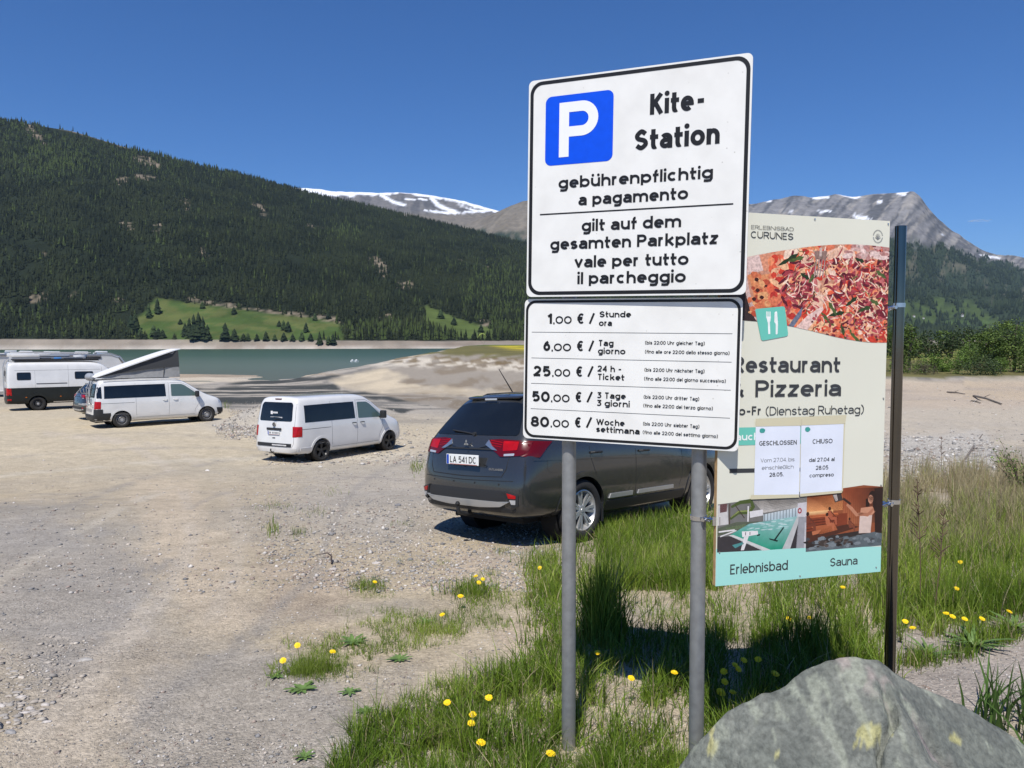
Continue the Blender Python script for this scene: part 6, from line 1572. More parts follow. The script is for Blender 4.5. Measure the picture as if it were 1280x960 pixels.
        MB().box((l.x - .012, .0, .745), (.02, .12, .035)).build('door_latch', PLAST, root)
        MB().box((-.79, .0, 1.885), (.05, .26, .03)).build('brake_lamp', mat('smoked_red', (.10, .03, .03), .3), root)
        MB().tube([(-.9, 0, .36), (-1.07, 0, .33), (-1.12, 0, .37), (-1.12, 0, .44)], .02, 8).build('tow_bar', PLAST, root, smooth=True)
        MB().tube([(-.98, .03, 1.28), (-.985, -.15, 1.31), (-.97, -.3, 1.315)], .008, 6).build('wiper', PLAST, root)
    for x in (0, wb):
        for sg in (-1, 1):
            if wheels_dark: wheel(root, x, sg * .83, .33, .225, .235, 5, mat('black_alloy', (.018, .018, .019), .3), sg, 'five')
            else: wheel(root, x, sg * .83, .33, .205, .215, 10, mat('steel_rim_grey', (.18, .18, .185), .4, metal=.5), sg, 'steel', ALLOY)
    MB().box((1.5, 0, .30), (4.4 + e, 1.15, .14)).build('underbody', UNDER, root)
    if poptop:
        for sg in (-1, 1):   # drip rail / awning rail
            MB().tube([(-.62, sg * .80, 1.925), (.6, sg * .815, 1.95), (1.95 + e, sg * .80, 1.93)], .022, 8).build('roof_rail', P_, root, smooth=True)
        RW = mat('pop_roof_white', (.80, .80, .79), .35)
        # raised roof shell: hinge at the back, nose up at the front
        n = 14; vs = []; fs = []
        xr0, xr1 = -.95, 2.32 + e; tilt = math.radians(19.5)
        Ry = Matrix.Rotation(-tilt, 3, 'Y'); hin = Vector((-.86, 0, 2.03))
        secs = []
        LL = 3.42 + e * .35
        for i in range(n + 1):
            t = i / n; x = LL * t; hwid = .66 * (1 - .35 * max(0, (t - .82) / .18) ** 2) * (1 - .15 * max(0, (.1 - t) / .1)); th = .055 + .045 * math.sin(math.pi * min(1, t * 1.0)) ** .6
            th = th * (1 - .6 * max(0, (t - .92) / .08))
            top = [(-hwid, 0), (-hwid, th * .6), (-hwid * .86, th), (0, th * 1.25), (hwid * .86, th), (hwid, th * .6), (hwid, 0)]
            dip = -.05 * max(0, (t - .8) / .2) ** 2
            secs.append([hin + Ry @ Vector((x, a, b + dip)) for a, b in top])
        k = len(secs[0])
        for s_ in secs: vs += s_
        for i in range(n):
            for j in range(k): fs.append((i * k + j, i * k + (j + 1) % k, (i + 1) * k + (j + 1) % k, (i + 1) * k + j))
        fs.append(tuple(range(k))[::-1]); fs.append(tuple(n * k + j for j in range(k)))
        rs = mesh_obj('raised_roof', vs, fs, RW, root, smooth=True); rs.data.set_sharp_from_angle(angle=math.radians(45))
        # canvas bellows
        CV = mat('grey_canvas', (.25, .25, .245), .9, noise=(6, .15)); CV2 = mat('dark_canvas', (.045, .047, .05), .9)
        tipx = hin + Ry @ Vector((LL * .965, 0, -.01))
        def side(sg, ins):
            y = sg * ins
            A = Vector((-.62, y, 2.00)); Bf = Vector((2.22 + e * .45, y, 1.985)); T = Vector((tipx.x - .02, y * .92, tipx.z - .05)); T2 = hin + Ry @ Vector((.25, 0, 0)); T2 = Vector((T2.x, y, T2.z - .005))
            return A, Bf, T, T2
        for sg in (-1, 1):
            A, Bf, T, T2 = side(sg, .60)
            m1 = A.lerp(Bf, .30); mid = []
            # folds: the cloth sags between supports
            rows = []
            for i in range(13):
                t = i / 12; lo = A.lerp(Bf, t); hi = T2.lerp(T, t); row = []
                for j in range(5):
                    s2 = j / 4; p = lo.lerp(hi, s2); p.y -= sg * (.055 * math.sin(math.pi * s2) * math.sin(math.pi * t) + .012 * math.sin(t * 19)); row.append(tuple(p))
                rows.append(row)
            V_ = [q for r_ in rows for q in r_]; F_ = [(i * 5 + j, i * 5 + j + 1, (i + 1) * 5 + j + 1, (i + 1) * 5 + j) for i in range(12) for j in range(4)]
            mesh_obj('canvas_wall', V_, F_, CV if sg < 0 else CV, root, smooth=True)
            # darker band along the roof edge
            band = []
            for i in range(13):
                t = i / 12; hi = T2.lerp(T, t); lo = A.lerp(Bf, t); p = hi.lerp(lo, .0); q = hi.lerp(lo, min(1, .35 + .25 * t) if t < 1 else .6)
                off = sg * (.055 * math.sin(math.pi * .6) * math.sin(math.pi * t) + .012)
                band += [(p.x, p.y + sg * .006, p.z), ((p.x + q.x) / 2, (p.y + q.y) / 2 + sg * .02, (p.z + q.z) / 2), (q.x, q.y + sg * .012, q.z)]
            # outward side is sg
            F2 = [(i * 3 + j, i * 3 + j + 1, (i + 1) * 3 + j + 1, (i + 1) * 3 + j) for i in range(12) for j in range(2)]
            mesh_obj('canvas_band', band, F2, CV2, root, smooth=True)
            MB().tube([tuple(A.lerp(Bf, .78)), tuple(T.lerp(T2, .18))], .012, 6).build('roof_strut', CV2, root)
        A, Bf, T, T2 = side(1, .60); A2, B2, T_2, T22 = side(-1, .60)
        mesh_obj('canvas_front', [tuple(Bf), tuple(B2), tuple(T_2), tuple(T)], [(0, 1, 2, 3)], CV2, root)
        # bicycle carrier and spare items on the tailgate
        ca = MB()
        for sg in (-.32, .32):
            ca.tube([(-.98, sg, .86), (-1.02, sg, 1.25), (-1.00, sg, 1.62), (-.86, sg, 1.90)], .018, 8)
            ca.tube([(-1.0, sg, .98), (-1.28, sg, .96)], .015, 6); ca.tube([(-1.02, sg, 1.38), (-1.20, sg, 1.42), (-1.24, sg, 1.62)], .013, 6)
        for z, x in ((1.30, -1.03), (1.62, -1.01), (.98, -1.26)): ca.tube([(x, -.42, z), (x, .42, z)], .016, 8)
        cr = ca.build('cycle_carrier', ALLOY, root, smooth=True)
        for x in (-1.12, -1.25): MB().box((x, 0, .965), (.06, 1.2, .035)).build('wheel_tray', ALLOY, root)
        MB().tube([(-1.04, -.35, 1.30), (-1.08, -.62, 1.05), (-1.02, -.72, .98)], .012, 6).build('strap', PLAST, root)
        MB().lathe([(-.42, 0), (-.40, .10), (-.2, .155), (.25, .16), (.40, .11), (.44, 0)], 16, 'Y', (-.85, .30, 2.06)).build('roof_bag', mat('grey_cover', (.30, .32, .35), .5), root, smooth=True)
        B.patch('rear_side_window', 'R', [(-.88, 1.22), (-.70, 1.21), (-.70, 1.68), (-.84, 1.66)], GLASS, off=.006, r=.03, rings=3, mirror=True)
    return root
VAN = make_van('camper_van', 'plain white van with black alloy wheels and stickers on its rear window', 'van', 3.0, True, 'white vans parked on the gravel lot')
park(VAN, -5.78, 22.5, 32.5, 3.0, .83)
POP = make_van('camper_van', 'white camper van with its pop-up canvas roof raised beside the gravel heap', 'van', 3.36, False, 'white vans parked on the gravel lot', rear_text=False, poptop=True)
park(POP, -15.85, 30.5, 50, 3.36, .83)

# ---------------------------------------------------------------- two-tone high roof van
def make_big_van():
    root = thing('motorhome', 'tall motorhome van, white above and dark below, with loaded roof and rear ladder', 'motorhome')
    P_ = paint('white_paint', (.67, .665, .645)); DK = mat('anthracite_paint', (.016, .019, .018), .45, spec=.35, noise=(3, .1))
    def ring(xs, ys, zs): return list(zip(xs, ys, zs))
    Zs = [.36, .36, .48, .80, 1.24, 1.45, 2.10, 2.42, 2.56, 2.60]
    Y_ = [0, .86, .97, 1.0, 1.0, .99, .93, .88, .76, 0]
    rings = [ring([-1.33, -1.34, -1.37, -1.37, -1.36, -1.355, -1.33, -1.30, -1.26, -1.25], [0, .74, .88, .91, .91, .90, .84, .80, .68, 0], Zs),
             ring([-1.26, -1.26, -1.28, -1.28, -1.27, -1.27, -1.24, -1.20, -1.14, -1.12], [0, .84, .95, .985, .985, .975, .91, .86, .74, 0], Zs),
             ring([-.9] * 10, Y_, Zs), ring([.5] * 10, Y_, Zs), ring([2.2] * 10, Y_, Zs),
             ring([3.05] * 6 + [3.03, 2.98, 2.92, 2.90], Y_, [.36, .36, .48, .80, 1.22, 1.42, 2.06, 2.38, 2.52, 2.56]),
             ring([3.55] * 6 + [3.48, 3.40, 3.32, 3.30], [0, .86, .97, 1.0, .99, .96, .88, .80, .70, 0], [.36, .36, .48, .80, 1.20, 1.38, 1.92, 2.16, 2.28, 2.32]),
             ring([4.15, 4.15, 4.15, 4.15, 4.13, 4.10, 4.04, 4.00, 3.98, 4.0], [0, .82, .95, .98, .96, .92, .86, .82, .76, 0], [.36, .36, .48, .76, 1.10, 1.24, 1.36, 1.42, 1.46, 1.50]),
             ring([4.55, 4.56, 4.60, 4.60, 4.56, 4.50, 4.46, 4.44, 4.42, 4.42], [0, .70, .84, .87, .85, .80, .76, .72, .66, 0], [.38, .38, .48, .72, .98, 1.08, 1.14, 1.17, 1.20, 1.22])]
    B = Body('big_van_body', root, rings, -.01, .05, P_, [(0, .37, .44), (3.66, .37, .44)])
    # split the paint at the waist
    me = B.me; bm = bmesh.new(); bm.from_mesh(me)
    bmesh.ops.bisect_plane(bm, geom=bm.verts[:] + bm.edges[:] + bm.faces[:], plane_co=(0, 0, 1.22), plane_no=(0, 0, 1))
    for f in bm.faces: f.material_index = 1 if f.calc_center_median().z < 1.22 else 0
    bm.to_mesh(me); bm.free(); me.materials.append(DK)
    for w_ in ([(-.90, 1.62), (-.28, 1.62), (-.28, 2.02), (-.90, 2.02)], [(1.72, 1.62), (2.60, 1.62), (2.60, 2.02), (1.72, 2.02)]):
        B.patch('side_window', 'R', [(a, b) for a, b in w_], PLAST, off=.010, r=.07, rings=3, mirror=True)
        B.patch('window_pane', 'R', [(a + (.03 if a == w_[0][0] else -.03), b + (.03 if b < 1.8 else -.03)) for a, b in w_], GLASS, off=.016, r=.06, rings=4, mirror=True)
    B.patch('cab_window', 'R', [(3.10, 1.42), (3.95, 1.40), (3.75, 1.62), (3.48, 1.92), (3.10, 1.98)], GLASS, off=.006, r=.05, rings=4, mirror=True)
    B.seam('R', [(1.42, 2.40), (1.42, .55)], mirror=True); B.seam('R', [(-.10, 2.10), (-.10, .60)], mirror=True, w=.005); B.seam('R', [(-1.0, 2.12), (2.95, 2.12)], mirror=True, w=.010); B.seam('R', [(3.02, 2.30), (3.02, .55)], mirror=True)
    B.grid('slide_rail', 'R', [[(-.05 + .14 * k, z) for k in range(11)] for z in (1.435, 1.400)], PLAST, off=.012, mirror=True)
    B.patch('tail_light', 'R', [(-1.36, 1.22), (-1.16, 1.22), (-1.14, .82), (-1.36, .84)], REDL, off=.012, r=.02, rings=3, mirror=True)
    for sg in (1, -1): B.patch('tail_light_rear', 'B', [(a * sg, b) for a, b in [(.84, 1.22), (.96, 1.22), (.96, .84), (.84, .84)]][::sg], REDL, off=.012, r=.01, rings=2)
    B.patch('reflector', 'R', [(-1.33, .66), (-1.16, .66), (-1.16, .56), (-1.33, .56)], REDL, off=.012, r=.01, rings=2, mirror=True)
    for x in (-.55, 1.0, 2.5): B.patch('side_marker', 'R', [(x, .74), (x + .07, .74), (x + .07, .70), (x, .70)], mat('amber_lens', (.55, .14, .01), .2), off=.010, r=.005, rings=2, mirror=True)
    for ax in (0, 3.66): B.arch_trim(ax, .37, .430, .56, DK, .03, 0, 180)
    B.patch('windscreen', 'F', [(-.76, 1.55), (.76, 1.55), (.68, 2.20), (-.68, 2.20)], GLASS, off=.006, r=.06, rings=4)
    mirror_(B, 3.7, 1.42, PLAST, 1.5)
    for x in (0, 3.66):
        for sg in (-1, 1): wheel(root, x, sg * .86, .37, .21, .24, 10, mat('steel_rim_black', (.05, .05, .052), .4, metal=.4), sg, 'steel', ALLOY)
    MB().box((1.6, 0, .44), (5.0, 1.3, .16)).build('underbody', UNDER, root)
    MB().box((1.25, -.90, .47), (1.1, .06, .10)).build('side_step', mat('step_beige', (.55, .48, .38), .6), root, bevel=.01)
    MB().box((.52, -.93, .62), (.05, .03, .20), Matrix.Rotation(.25, 3, 'Y')).build('mud_flap', P_, root)
    # roof: black tray with rails, boxes, an awning and fans
    MB().box((1.0, 0, 2.625), (3.9, 1.36, .05)).build('roof_tray', PLAST, root, bevel=.01)
    for sg in (-1, 1): MB().tube([(-1.0, sg * .70, 2.68), (2.9, sg * .70, 2.68)], .03, 8).build('roof_rail', PLAST, root)
    MB().box((-.45, -.45, 2.90), (1.25, .55, .17)).build('awning_box', P_, root, smooth=True, bevel=.03)
    MB().box((-.60, .35, 2.92), (1.2, .6, .20)).build('roof_box', P_, root, smooth=True, bevel=.03)
    MB().box((-.45, -.50, 2.76), (1.20, .42, .10)).build('awning_bracket', mat('grey_alu', (.35, .35, .36), .4, metal=.6), root, bevel=.01)
    MB().box((.30, -.25, 2.95), (.75, .7, .07)).build('roof_hatch', P_, root, smooth=True, bevel=.03)
    MB().box((1.0, -.55, 2.74), (.34, .18, .09)).build('blue_bag', mat('blue_cloth', (.05, .22, .55), .7), root, smooth=True, bevel=.02)
    MB().box((.45, -.5, 2.72), (.5, .3, .09)).build('dark_bag', mat('dark_cloth', (.03, .035, .05), .8), root, smooth=True, bevel=.02)
    MB().box((1.75, 0, 2.72), (.9, .9, .05)).build('solar_panel', mat('solar_blue', (.02, .03, .05), .15), root, bevel=.005)
    MB().box((2.75, -.2, 2.74), (.62, .9, .13)).build('roof_bag', PLAST, root, smooth=True, bevel=.04)
    MB().box((.9, .45, 2.86), (1.6, .34, .12)).build('surfboard_bag', mat('grey_cover', (.30, .32, .35), .5), root, smooth=True, bevel=.05)
    MB().lathe([(-.02, 0), (0, .34), (.09, .33), (.13, 0)], 24, 'Z', (2.15, .1, 2.80)).build('satellite_dish', P_, root, smooth=True)
    # ladder on the rear door
    ld = MB()
    for yy in (-.78, -.46): ld.tube([(-1.44, yy, .75), (-1.46, yy, 2.3), (-1.36, yy, 2.68), (-1.15, yy, 2.72)], .018, 8)
    for k in range(7): ld.tube([(-1.45, -.78, .95 + .26 * k), (-1.45, -.46, .95 + .26 * k)], .014, 6)
    ld.build('ladder', ALLOY, root, smooth=True)
    B.patch('rear_window', 'B', [(-.38, 1.55), (.62, 1.55), (.62, 2.1), (-.38, 2.1)], GLASS, off=.008, r=.05, rings=3)
    return root
BIG = make_big_van()
park(BIG, -24.95, 39.6, 52, 3.66, .86)

# ---------------------------------------------------------------- coach-built motorhome behind it
def make_coach():
    root = thing('motorhome', 'white motorhome with silver sloping nose roof, parked behind the two-tone motorhome', 'motorhome')
    P_ = paint('white_paint', (.67, .665, .645)); SL = paint('silver_paint', (.42, .45, .48), metal=.4)
    side = [(-2.0, .45), (4.6, .45), (5.0, .60), (5.05, 1.15), (4.6, 1.40), (4.25, 2.2), (3.9, 2.75), (3.45, 2.92), (-1.9, 2.95), (-2.05, 2.8)]
    MB().prism(side, -1.12, 1.12, 'XZ').build('body', P_, root, smooth=True, bevel=.06)
    nose = [(2.7, 2.90), (4.0, 2.74), (4.40, 2.18), (4.62, 1.66), (4.68, 1.70), (4.46, 2.26), (4.06, 2.84), (3.5, 3.02), (2.7, 3.04)]
    MB().prism(nose, -1.08, 1.08, 'XZ').build('nose_roof', SL, root, smooth=True, bevel=.03)
    ws = [(4.30, 2.02), (4.62, 1.44), (4.66, 1.46), (4.34, 2.05)]
    MB().prism(ws, -.95, .95, 'XZ').build('windscreen', GLASS, root)
    for x0, x1, z0, z1 in ((-1.2, -.2, 1.6, 2.2), (.6, 1.8, 1.5, 2.2), (3.2, 4.1, 1.45, 2.05)):
        for sg in (-1, 1): MB().box(((x0 + x1) / 2, sg * 1.125, (z0 + z1) / 2), (x1 - x0, .03, z1 - z0)).build('side_window', GLASS, root, bevel=.01)
    for sg in (-1, 1):
        MB().tube([(-1.5, sg * .95, 3.02), (2.4, sg * .95, 3.02)], .03, 6).build('roof_rail', mat('grey_alu', (.35, .35, .36), .4, metal=.6), root)
        for x in (-.6, 3.5): wheel(root, x, sg * .95, .34, .2, .22, 10, mat('steel_rim_grey', (.18, .18, .185), .4, metal=.5), sg, 'steel', ALLOY)
    MB().box((1.2, -1.16, 2.86), (3.4, .14, .14)).build('awning_box', mat('grey_alu', (.35, .35, .36), .4, metal=.6), root, smooth=True, bevel=.02)
    for x, y, w in ((-1.1, -.3, .7), (.3, .3, .9), (1.9, -.3, .75)): MB().box((x, y, 3.03), (w, .7, .14)).build('roof_hatch', P_, root, smooth=True, bevel=.04)
    MB().box((3.05, .0, 3.10), (.7, .8, .10)).build('roof_hatch', P_, root, smooth=True, bevel=.04)
    return root
COA = make_coach()
park(COA, -29.0, 47.0, 56, 3.5, .9)
COA2 = copy_tree(COA); COA2['label'] = 'white motorhome at the very left edge, only its roof end in sight'
park(COA2, -36.5, 49.5, 56, 3.5, .9)
for o in (COA, COA2): o['group'] = 'white coach-built motorhomes'

# ---- dark hatchback between the camper and the motorhome
DARKP = paint('dark_grey_paint', (.040, .043, .047), metal=.4, rough=.3)
def make_second_car():
    root = copy_tree(SUV); root.name = 'parked_car'
    root['label'] = 'dark grey car half hidden between the pop-top camper and the motorhome'
    for ch in list(root.children):
        if ch.name.startswith(('number_plate', 'emblem', 'model_lettering', 'tow_')):
            for g in list(ch.children): bpy.data.objects.remove(g)
            bpy.data.objects.remove(ch)
    return root
CAR2 = make_second_car()
park(CAR2, -18.3, 34.0, 44, 2.67)
for o in (SUV, CAR2): o['group'] = 'dark grey cars parked on the lot'
# ================================================================ TREES, BUSHES, FAR THINGS
LEAF = mat('leaf_green', attr='col', rough=.6, spec=.3)
BARK = mat('bark', (.11, .09, .07), .9, noise=(4, .3))
def leaf_mesh(name, rs, spec, n, leaf, cols, shape='round', gap=.35):
    """spec: list of (cx, cy, cz, rx, ry, rz) lobes; leaves gather in clumps on and inside the lobes"""
    V = np.zeros((n, 4, 3)); Cc = np.zeros((n, 4, 3))
    lob = np.array(spec, float); vol = (lob[:, 3] * lob[:, 4] * lob[:, 5]) ** .67; pk = rs.choice(len(lob), 260, p=vol / vol.sum())
    d = rs.normal(size=(260, 3)); d /= np.linalg.norm(d, axis=1)[:, None]
    rad = rs.uniform(.45, 1.08, 260) ** .6
    cl = lob[pk, :3] + d * lob[pk, 3:] * rad[:, None]; cr = lob[pk, 3:].mean(1) * rs.uniform(.10, .26, 260)
    ct = rs.uniform(0, 1, 260)
    k = rs.integers(0, 260, n); p = cl[k] + rs.normal(size=(n, 3)) * cr[k, None] * .75
    u = rs.normal(size=(n, 3)); u[:, 2] *= .6; u /= np.linalg.norm(u, axis=1)[:, None]
    w = np.cross(u, rs.normal(size=(n, 3))); w /= np.linalg.norm(w, axis=1)[:, None]
    s = leaf * rs.uniform(.6, 1.4, n)[:, None]
    V[:, 0] = p - u * s; V[:, 1] = p + w * s * .55; V[:, 2] = p + u * s; V[:, 3] = p - w * s * .55
    c = np.array(cols); t = np.clip(ct[k] + rs.normal(0, .18, n), 0, .999)
    x = t * (len(c) - 1); i = x.astype(int); f = (x - i)[:, None]
    cc = c[i] * (1 - f) + c[np.minimum(i + 1, len(c) - 1)] * f
    Cc[:] = (cc * rs.uniform(.8, 1.2, (n, 1)))[:, None]
    return V.reshape(-1, 3), np.arange(n * 4).reshape(n, 4), Cc.reshape(-1, 3)
def trunk_mb(rs, h, r, lobes, forks=7):
    mb = MB()
    mb.tube([(0, 0, -.15), (rs.normal(0, .05), rs.normal(0, .05), h * .3), (rs.normal(0, .12), rs.normal(0, .12), h * .62), (rs.normal(0, .2), rs.normal(0, .2), h * .9)], [r, r * .8, r * .5, r * .15], 8)
    for k in range(forks):
        l = lobes[k % len(lobes)]; z0 = h * rs.uniform(.12, .55)
        e = Vector((l[0] + rs.normal(0, l[3] * .4), l[1] + rs.normal(0, l[4] * .4), l[2] + rs.normal(0, l[5] * .3)))
        mb.tube([(0, 0, z0), tuple(Vector((0, 0, z0)).lerp(e, .5) + Vector((0, 0, .15 * h))), tuple(e)], [r * .5, r * .32, r * .08], 6)
    return mb
def tree(name, label, cat, X, Y, h, w, n, leaf, cols, seed, trunk=.22, group=None, base=None, lowest=.25, z=None):
    rs = np.random.default_rng(seed); lobes = []
    for k in range(7):
        a = rs.uniform(0, 6.28); q = rs.uniform(.1, .62) * w / 2
        zz = h * rs.uniform(lowest + .12, .80); sz = w * rs.uniform(.20, .34)
        lobes.append((math.cos(a) * q, math.sin(a) * q, zz, sz, sz, sz * rs.uniform(.7, 1.0)))
    lobes.append((0, 0, h * .78, w * .22, w * .22, h * .2)); lobes.append((0, 0, h * .5, w * .34, w * .34, h * .28))
    root = thing(name, label, cat, (X, Y, float(gz(X, Y)) if z is None else z), group=group)
    root.rotation_euler = (0, 0, rs.uniform(0, 6))
    V, Fq, Cc = leaf_mesh('crown', rs, lobes, n, leaf, cols)
    np_mesh('crown', V, Fq, LEAF, root, colors=Cc, nper=4)
    trunk_mb(rs, h, trunk, lobes).build('trunk', BARK, root, smooth=True)
    return root
GR1 = [(.040, .068, .014), (.075, .12, .022), (.12, .175, .035)]
GR2 = [(.05, .09, .015), (.10, .17, .03), (.18, .27, .05)]
GR3 = [(.022, .04, .014), (.04, .065, .02), (.06, .085, .03)]
BRN = [(.05, .04, .025), (.09, .075, .045), (.08, .10, .04)]
def px_tree(px, pyb, pyt, wpx, Y, *a, **k):
    X = (px - 640) / F * Y; h = (pyb - pyt) * Y / F; w = wpx * Y / F
    return X, Y, h, w
def add(px, pyb, pyt, wpx, Y, n, leaf, cols, seed, label, cat='tree', name='broadleaf_tree', **k):
    X, Y, h, w = px_tree(px, pyb, pyt, wpx, Y); return tree(name, label, cat, X, Y, h, w, n, leaf, cols, seed, **k)
add(1268, 468, 398, 78, 103, 7000, .12, GR1, 1, 'large spreading green tree at the right edge of the meadow', lowest=.15)
add(1236, 466, 412, 52, 108, 3600, .12, GR1, 2, 'rounded green tree left of the large spreading tree', lowest=.08)
add(1212, 456, 424, 40, 118, 2400, .12, GR2, 3, 'light green leafy tree behind the bushes on the meadow bank', lowest=.05)
add(1137, 464, 399, 34, 104, 3200, .11, GR1, 4, 'slender green tree just right of the steel post', lowest=.2)
add(1118, 466, 402, 34, 106, 2600, .11, GR1, 14, 'green tree partly behind the top of the steel post', lowest=.2)
add(1168, 464, 437, 24, 100, 1500, .08, GR2, 5, 'small pale green sapling standing on the meadow bank', lowest=.1, trunk=.08)
add(1152, 466, 444, 30, 99, 1700, .08, GR2, 6, 'pale green bush at the left end of the meadow bank', cat='bush', name='bush', lowest=-.05, trunk=.06)
add(1198, 464, 440, 36, 98, 1900, .08, GR2, 7, 'bright green bush with a small shadow in the middle of the bank', cat='bush', name='bush', lowest=-.05, trunk=.06)
add(1226, 475, 450, 62, 95, 3000, .09, GR3, 8, 'wide dark green bush right on the edge of the lake bed', cat='bush', name='bush', lowest=-.15, trunk=.06)
add(1157, 472, 458, 30, 95.5, 1200, .07, BRN, 9, 'low brownish bush on the edge of the lake bed', cat='bush', name='bush', lowest=-.15, trunk=.05)
add(1252, 474, 452, 26, 96, 1500, .08, GR2, 10, 'yellow-green bush at the right end of the wide dark bush', cat='bush', name='bush', lowest=-.1, trunk=.05)
add(1295, 476, 430, 60, 97, 2500, .10, GR1, 11, 'green tree cut off by the right edge of the picture', lowest=.1)
for i_, (a_, b_, c_, w_, Y_, g_, l_) in enumerate([(1180, 462, 444, 34, 104, GR2, 'pale green bush among the saplings left of the wide dark bush'), (1124, 468, 446, 30, 99, GR1, 'green bush at the foot of the trees just right of the steel post'), (1246, 464, 440, 40, 107, GR1, 'green bush filling the gap under the large spreading tree'), (1284, 470, 446, 40, 101, GR2, 'yellowish bush at the right edge under the large tree'), (1210, 462, 438, 40, 112, GR1, 'darker bush behind the bright green bush in the middle')]):
    add(a_, b_, c_, w_, Y_, 2200, .10, g_, 70 + i_, l_, cat='bush', name='bush', lowest=-.15, trunk=.05)
# row of darker trees beyond the flowering meadow
hz = [(1128, 432, 412, 26, 210), (1148, 446, 418, 26, 190), (1160, 445, 413, 22, 200), (1176, 445, 416, 26, 205), (1190, 445, 419, 22, 195), (1203, 445, 414, 26, 210), (1219, 445, 417, 26, 190), (1236, 445, 405, 30, 220), (1258, 445, 404, 34, 230), (1282, 445, 402, 30, 210), (1106, 445, 416, 28, 200), (1084, 445, 415, 28, 205)]
for i, (px, pb, pt, w, Y) in enumerate(hz):
    X = (px - 640) / F * Y
    tree('broadleaf_tree', 'dark green tree beyond the meadow, ' + ('beside the steel post' if px < 1135 else 'in the left part of the far row' if px < 1185 else 'in the middle of the far row' if px < 1230 else 'behind the large spreading tree'), 'tree', X, Y, (pb - pt + 4) * Y / F, w * Y / F * 1.5, 1500, .26, GR3 if i % 3 else GR1, 30 + i, trunk=.2, group='trees in the row beyond the meadow', lowest=-.12)
# shrub with sparse leaves beside the dry grass
def shrub(px, py, Y, h, w, seed, label):
    rs = np.random.default_rng(seed); p = gpt(px, py, 60); root = thing('shrub', label, 'shrub', p)
    tw = MB(); L_ = []
    for k in range(34):
        a = rs.uniform(0, 6.28); q = rs.uniform(.2, 1) * w / 2; e = Vector((math.cos(a) * q, math.sin(a) * q, h * rs.uniform(.5, 1)))
        m = e * .5 + Vector((rs.normal(0, .04), rs.normal(0, .04), .08)); tw.tube([(0, 0, -.03), tuple(m), tuple(e)], [.007, .005, .002], 4)
        for j in range(26):
            t = rs.uniform(.3, 1); L_.append(Vector(m).lerp(e, t * 2 - 1) if t > .5 else Vector((0, 0, 0)).lerp(m, t * 2))
    tw.build('twigs', mat('twig_brown', (.14, .10, .075), .9), root)
    n = len(L_); P = np.array([tuple(v) for v in L_]) + rs.normal(0, .03, (n, 3)); u = rs.normal(size=(n, 3)); u /= np.linalg.norm(u, axis=1)[:, None]; v = np.cross(u, rs.normal(size=(n, 3))); v /= np.linalg.norm(v, axis=1)[:, None]
    s = rs.uniform(.012, .024, (n, 1)); V = np.stack([P - u * s, P + v * s * .5, P + u * s, P - v * s * .5], 1).reshape(-1, 3)
    cc = np.repeat(np.array(GR2)[rs.integers(0, 3, n)], 4, 0)
    np_mesh('leaves', V, np.arange(n * 4).reshape(n, 4), LEAF, root, colors=cc, nper=4)
shrub(1278, 628, 0, .95, .9, 3, 'leafy twiggy shrub at the right edge among the dry grass')

# individual conifers standing free around the green hillside meadow
NEED = mat('conifer_needles', attr='col', rough=.9, spec=.12)
def conifer_proto(seed, tone):
    rs = np.random.default_rng(seed); V = []; Fc = []; Cc = []
    tiers = 7; sides = 11
    for t in range(tiers):
        z0 = .06 + .86 * t / tiers; z1 = min(1.0, z0 + .30); r = .5 * (1 - z0) ** .8
        k = len(V)
        for s in range(sides):
            a = 2 * math.pi * (s + rs.uniform(-.3, .3)) / sides; q = r * rs.uniform(.6, 1.25); V.append((math.cos(a) * q, math.sin(a) * q, z0 - rs.uniform(0, .05)))
        V.append((0, 0, z1))
        for s in range(sides): Fc.append((k + s, k + (s + 1) % sides, k + sides))
        sh = rs.uniform(.8, 1.25); Cc += [np.array(tone) * sh] * (sides + 1)
    return np.array(V), np.array(Fc), np.array(Cc)
def surf(M, px, py):
    d = np.hypot(M['px'] - px, M['py'] - py) + (M['T'][:, None] > 1.0) * 1e4
    i = np.unravel_index(np.argmin(d), d.shape); return Vector((M['X'][i], M['Y'][i], M['Z'][i]))
protos = [conifer_proto(1, (.018, .028, .013)), conifer_proto(2, (.024, .036, .016)), conifer_proto(3, (.038, .058, .022))]
pro_me = {}
spots = [(231, 420, 18, 8), (237, 422, 26, 9), (243, 424, 33, 11), (248, 424, 36, 11), (254, 425, 30, 10), (260, 425, 20, 9), (284, 424, 23, 11), (291, 425, 15, 9), (190, 420, 15, 10), (199, 422, 13, 9), (206, 421, 11, 8), (176, 421, 13, 9), (228, 404, 7, 5), (348, 408, 8, 5), (352, 412, 13, 7), (358, 414, 14, 7), (384, 414, 13, 6), (392, 399, 9, 6), (412, 398, 10, 6),
         (302, 425, 9, 7), (311, 425, 10, 7), (321, 426, 9, 6), (333, 426, 12, 7), (343, 426, 9, 6), (356, 427, 11, 7), (367, 427, 9, 6), (379, 427, 12, 7), (388, 427, 10, 6), (398, 428, 14, 7), (409, 428, 12, 7), (418, 428, 14, 8), (195, 392, 20, 7), (187, 396, 18, 7), (168, 412, 24, 9), (162, 418, 26, 10), (549, 398, 12, 9), (568, 406, 10, 7), (600, 415, 10, 7), (252, 384, 9, 6), (292, 391, 10, 6)]
TR = mat('conifer_bark', (.09, .07, .055), .95)
